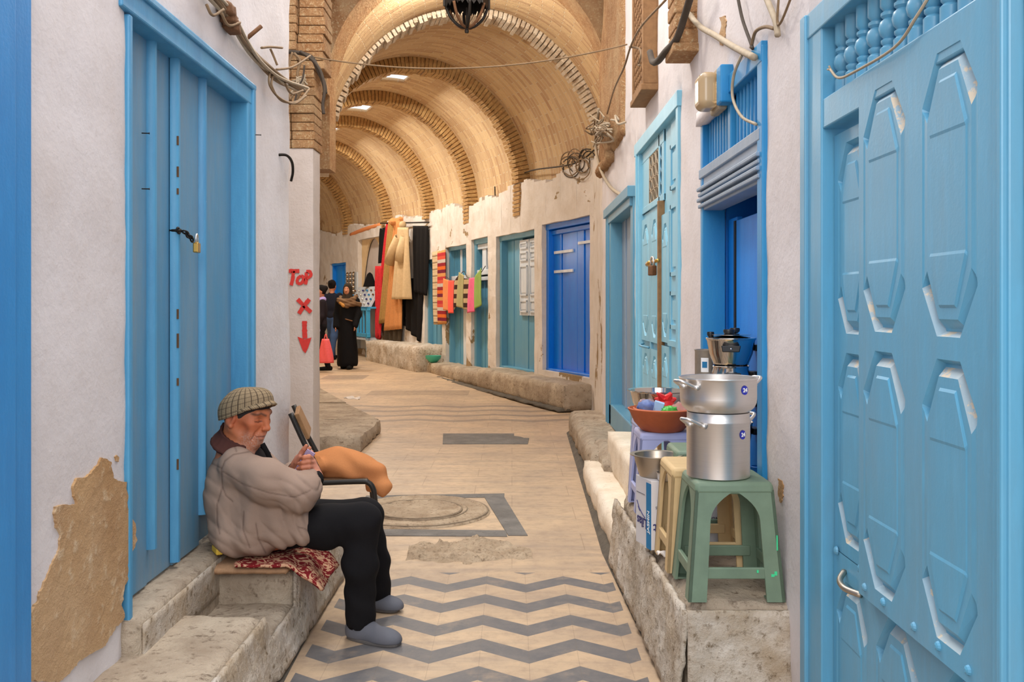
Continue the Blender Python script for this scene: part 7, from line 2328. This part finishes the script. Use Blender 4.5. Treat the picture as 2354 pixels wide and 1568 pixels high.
hang('scarf', 'pink scarf on the line', [(1109, 640), (1122, 638), (1122, 716), (1105, 720)], M['pink_scarf'], SG, .17, .015, 1)
hang('scarf', 'green scarf at the right end of the line', [(1122, 638), (1137, 616), (1138, 700), (1122, 712)], M['green_scarf'], SG, .17, .015, 1)
m = MB(); m.tube(bez([onF(q, y) + nn_ * .17 for q, y in ((1044, 634), (1058, 644), (1072, 644), (1088, 624), (1098, 638), (1120, 638), (1140, 612))], 6), .006, 6); tag(m.build('washing_line', M['cable_dark'], smooth=True), 'thin line the coloured scarves hang from', 'line')
# turquoise bowl on the far step
c = onF(1040, 832) + nn_ * .35; c.z = .26
m = MB(); m.lathe([(0, 0), (.06, 0), (.13, .07), (.14, .12), (.13, .12), (.11, .06), (0, .02)], (c.x, c.y, c.z - .02), 24); M['turq'] = m_simple('turquoise_plastic', C(70, 176, 148), .4); tag(m.build('plastic_bowl', M['turq'], smooth=True, auto=50), 'turquoise plastic bowl on the far step below the striped rug', 'bowl')

# display in the arched niche and the blue railing stand
fr, L, z0, z1 = OD['niche']
m_ = MB(); B0 = fr(0, 0, 0); zf = floor_z(B0.y)
DS = thing('display_stand', 'bright blue wooden stand with balusters below the arched niche', 'stand', tuple(fr(L / 2, zf, -.3)))
for (v0, v1) in ((.98, 1.06), (.42, .50)): fbox(m_, fr, .10, L + .02, zf + v0, zf + v1, -.42, -.34)
fbox(m_, fr, .10, L + .02, zf + 1.02, zf + 1.06, -.42, 0.0)
for u in (0.12, L - .06): fbox(m_, fr, u, u + .06, zf, zf + 1.06, -.42, -.34)
M['stand_blue'] = m_simple('stand_blue', C(70, 170, 216), .45)
m_.build('stand_frame', M['stand_blue'], DS, bevel=.006)
for q in range(7):
    m_ = MB(); u = .26 + (L - .38) * q / 6; fbox(m_, fr, u - .022, u + .022, zf + .5, zf + .98, -.40, -.36); m_.build('baluster', M['stand_blue'], DS, bevel=.006)
m_ = MB(); fbox(m_, fr, 0, L, zf + .36, zf + .40, -.42, 0.0); fbox(m_, fr, 0.0, L, zf, zf + .36, -.05, 0.0); m_.build('lower_shelf', M['white_wood'], DS)
TR = thing('display_tray', 'tilted white tray of small goods standing on the blue stand', 'tray', tuple(fr(L / 2, zf + 1.06, -.2)))
m_ = MB(); m_.hexa([fr(.12, zf + 1.06, -.36), fr(L - .05, zf + 1.06, -.36), fr(L - .05, zf + 1.06, -.30), fr(.03, zf + 1.06, -.30), fr(.03, zf + 1.5, -.12), fr(L - .05, zf + 1.5, -.12), fr(L - .05, zf + 1.5, -.06), fr(.03, zf + 1.5, -.06)])
m_.build('tray_board', M['white_wood'], TR, bevel=.004)
for q in range(24):
    i_, j_ = q % 6, q // 6; m_ = MB(); o = fr(.10 + (L - .2) * i_ / 5, zf + 1.13 + .095 * j_, -.355 + .052 * j_); m_.lathe([(0, -.022), (.022, -.015), (.020, .02), (0, .024)], o, 8); m_.build('trinket', M[('alu', 'rust', 'carton_blue', 'print_navy')[(q * 7 + j_) % 4]], TR, smooth=True)
m_ = MB(); m_.lathe([(.0, 0), (.15, .0), (.14, .03), (.10, .15), (.06, .27), (.02, .31), (0, .315)], fr(L * .5, zf + 1.50, -.09), 20, 1.0, .6); tag(m_.build('hat', M['black_fabric'], smooth=True, auto=60), 'black pointed hat on top of the white tray', 'hat')
fr2, L2 = fr, L
A = wall_at(812); B = wall_at(836); dd = (B - A); L3 = dd.length; dd.normalize(); n3_ = Vector((dd.y, -dd.x)); n3_ = -n3_ if n3_.dot(Vector((0, 6)) - A) < 0 else n3_
def fr3(u, v, w): return Vector((A.x + dd.x * u - n3_.x * w, A.y + dd.y * u - n3_.y * w, v))
RK = thing('jewellery_rack', 'rack of shiny silver plates between the blue door and the niche', 'rack', tuple(fr3(L3 / 2, .9, -.2)))
z_lo, z_hi = EYE - (690 - CY) * A.y / FPX, EYE + (CY - 628) * A.y / FPX
m_ = MB(); fbox(m_, fr3, 0, L3, z_lo - .4, z_hi, -.16, -.13); fbox(m_, fr3, 0, L3, floor_z(A.y), z_lo - .4, -.16, -.02); m_.build('rack_board', M['white_wood'], RK)
for q in range(21):
    i_, j_ = q % 3, q // 3; m_ = MB(); o = fr3(L3 * (.2 + .3 * i_), z_lo + .02 + (z_hi - z_lo - .06) * j_ / 6, -.19); stud(m_, o, Vector((n3_.x, n3_.y, .25)), .060, .030); m_.build('silver_plate', M['steel'], RK, smooth=True)
# clothes and a pole at the edge of the pillar
m = MB(); m.tube(bez([onF(749, 800) + nn_ * .3, onF(749, 700) + nn_ * .3, onF(748, 600) + nn_ * .3, onF(748, 522) + nn_ * .3, onF(755, 520) + nn_ * .3], 5), .04, 8); tag(m.build('wooden_pole', M['wood_dark'], smooth=True), 'dark wooden pole with a hooked top standing before the far white wall', 'pole')
hang('garment', 'coral garment hanging beyond the pillar', [(733, 612), (745, 606), (746, 690), (734, 690)], M['coral'], None, .25)
hang('garment', 'dark garment hanging beyond the pillar, left of the coral one', [(724, 620), (733, 618), (733, 740), (724, 740)], M['black_fabric'], None, .22)

# ------------------------------------------------------------------ chair with cushion, rug, manhole
CH = thing('chair', 'black metal tube chair with wooden back standing behind the seated man', 'chair', tuple(P(790, 1300, 4.6)[:2]) + (0.0,))
Yf, Yb = 4.50, 4.86
def cq(px, py, Y): return P(px, py, Y)
m = MB()
x_f, x_r = P(868, 1290, Yf).x, P(726, 1150, Yf).x
zS = P(0, 1107, Yf).z
r_ = .0135
for Y in (Yf, Yb):
    sh_ = Vector((-.07 if Y == Yb else 0.0, 0, 0))
    m = MB(); m.T = Matrix.Translation(sh_); m.tube(bez([Vector((x_r - .05, Y, zS - .01)), Vector((x_f - .09, Y, zS)), Vector((x_f - .045, Y, zS - .006)), Vector((x_f - .022, Y, zS - .035)), Vector((x_f - .012, Y, zS - .10)), Vector((x_f + .012, Y, .01))], 6), r_, 8); m.build('front_leg', M['black_tube'], CH, smooth=True)
    x0_ = P(668, 950, Yf).x; z0_ = P(0, 950, Yf).z
    m = MB(); m.T = Matrix.Translation(sh_); m.tube(bez([Vector((x0_, Y, z0_)), Vector(P(700, 1020, Yf)) + Vector((0, Y - Yf, 0)), Vector(P(728, 1074, Yf)) + Vector((0, Y - Yf, 0)), Vector(P(737, 1100, Yf)) + Vector((0, Y - Yf, 0)), Vector(P(733, 1128, Yf)) + Vector((0, Y - Yf, 0)), Vector(P(722, 1180, Yf)) + Vector((0, Y - Yf, 0)), Vector((x_r - .06, Y, .01))], 6), r_, 8); m.build('back_post', M['black_tube'], CH, smooth=True)
m = MB()
for (pa, pb_) in (((676, 954), (704, 1012)),):
    a_, b_ = P(*pa, Yf), P(*pb_, Yf); m.hexa([a_ + Vector((.0, .0, 0)), a_ + Vector((.022, 0, .008)), a_ + Vector((-.052, Yb - Yf, .008)), a_ + Vector((-.074, Yb - Yf, 0)), b_, b_ + Vector((.018, 0, .008)), b_ + Vector((-.052, Yb - Yf, .008)), b_ + Vector((-.074, Yb - Yf, 0))])
m.build('back_slat', M['wood'], CH, bevel=.004)
m = MB(); m.box((x_r - .03, Yf + .01, zS - .012), (x_f - .06, Yb - .01, zS + .002)); m.build('seat', M['wood_dark'], CH, bevel=.004)
m = MB(); m.box((x_f - .012, Yf - .016, .0), (x_f + .022, Yf + .016, .14)); m.build('leg_tip', M['rust'], CH, bevel=.004) if False else None
# black padded thing in the chair corner
lump('black_bag', 'small black cloth bundle on the chair beside the man\'s hands', 'bundle', P(712, 1098, 4.62) + Vector((0, 0, .022)), (.055, .07, .035), M['black_fabric'], 51, .2)
s = Sdf(); z = zS + .004
CQ = [P(722, 1072, 4.66), P(770, 1072, 4.66), P(820, 1085, 4.66), P(862, 1098, 4.66), P(882, 1120, 4.64)]
s.chain([np.array(q) for q in CQ[:4]], [.072, .088, .085, .062], .05); s.chain([np.array(CQ[3]), np.array(P(880, 1120, 4.62)), np.array(P(880, 1138, 4.6))], [.060, .036, .016], .04)
s.chain([np.array(q) + np.array([0, .1, -.01]) for q in CQ[:4]], [.05, .07, .07, .05], .05)
s.cone(np.array(P(728, 1052, 4.55)), np.array(P(724, 1080, 4.55)), .02, .04, .04)
s.half((0, 0, 1), float(zS + .004)) if False else None
sdf = s
def cw(X): return np.sin(X[:, 2] * 55 + (X[:, 0]) * 14 + 2 * np.sin(X[:, 0] * 16)) * .006 + wob(X, 20) * .006 + np.where(X[:, 0] < x_f - .075, np.maximum(0, (zS + .006) - X[:, 2]), 0)
s.warp(cw); lo, hi = bounds(s); V, F = s.mesh(lo, hi, .007); V = smooth_np(V, F, 1, .4)
c = col(V, (206, 138, 88)); c = blend(c, np.clip(wob(V, 26, (1, 1, 2)) + .2, 0, 1) * .35, (182, 110, 66))
tag(np_obj('cushion', V, F, M['knit'], None, cols=c), 'soft orange cushion drooping over the front of the black chair', 'cushion')
# folded cloths under the man
m = MB()
def rug(u, v):
    x = -1.11 + .30 * u; y = 3.36 + .42 * v; e = min(u, 1 - u, v, 1 - v)
    return (x + .008 * nz(u * 3, v * 3, 1, 2), y + .01 * nz(u * 4, v * 2, 5, 2), .288 + .010 * min(1, e * 12) + .003 * nz(u * 6, v * 6, 2, 1))
m.grid(rug, 30, 30); M['rug_tan'] = m_simple('tan_blanket', C(176, 138, 104), .95, 0, .2, 60, .4)
tag(m.build('blanket', M['rug_tan'], smooth=True, solid=.016), 'folded tan blanket under the seated man', 'blanket')
t_ = NT('red_patterned_cloth'); a_ = t_.noise(26, 3, .6, None, 2.2); cc_ = t_.mix(t_.ramp(a_, .50, .54), C(124, 34, 38), C(204, 160, 128)); t_.bump(a_, .6, .006); M['rug_red'] = t_.done(cc_, .95, 0, .1)
m = MB()
def shawl(u, v):
    x = -.99 + .27 * u; y = 3.335 + .34 * v; edge = max(0.0, u - .62) / .38
    out = max(0.0, 1 - abs(u - .70) * 2.4) + max(0.0, .25 - v) * 2; z = .316 - .085 * edge ** 1.6 + (.016 * nz(u * 5, v * 5, 3, 1) + .007 * sin(u * 22 + v * 7)) * min(1, edge * 3 + .15)
    return (x + .04 * edge * (1 - .0) + .012 * nz(v * 6, u * 4, 9, 1), y - .02 * edge * sin(v * 9), z)
m.grid(shawl, 44, 30)
tag(m.build('shawl', M['rug_red'], smooth=True, solid=.010), 'dark red patterned shawl crumpled over the step edge under the seated man', 'shawl')
m = MB(); m.bar((-1.098, 3.46, .352), (-1.062, 3.40, .350), .026, .024); tag(m.build('sponge', M['yellow'], bevel=.005), 'small yellow object tucked behind the seated man on the step', 'sponge')
M['ring_stone'] = m_stone('ring_stone', C(150, 132, 110), C(124, 108, 90), C(96, 82, 68), 9, 0.5)
MH = thing('manhole_cover', 'round worn manhole cover set in the paving behind the seated man\'s knees', 'manhole cover', (-.56, 5.62, .0))
m = MB()
def disc(u, v):
    r_ = .43 * v; a = 2 * pi * u; x, y = -.56 + r_ * cos(a), 5.62 + r_ * sin(a); z = .012
    for q in (.250, .285, .40): z += .012 * math.exp(-((r_ - q) / .009) ** 2)
    z += .007 * nz(x, y, 0, 16) * (1 if r_ < .25 else .4)
    return (x, y, z if v < .999 else 0.0)
m.grid(disc, 96, 60); m.build('cover_disc', M['rubble'], MH, smooth=True)
for rr_, th_ in ((.256, .009), (.288, .006), (.415, .007)):
    m = MB(); m.tube([(-.56 + rr_ * cos(2 * pi * k / 72), 5.62 + rr_ * sin(2 * pi * k / 72), .017 if rr_ < .4 else .012) for k in range(72)], th_, 6, closed=True); m.build('raised_ring', M['ring_stone'], MH, smooth=True)
m = MB()
def disc2(u, v):
    r_ = .17 * v; a = 2 * pi * u; return (-.10 + r_ * 1.25 * cos(a), 8.72 + r_ * sin(a), .006 + .005 * math.exp(-((r_ - .13) / .012) ** 2) if v < .99 else .003)
m.grid(disc2, 48, 24); tag(m.build('drain_cover', M['stone_dark'], smooth=True), 'oval drain ring in the dark stone slab further along the paving', 'drain cover')
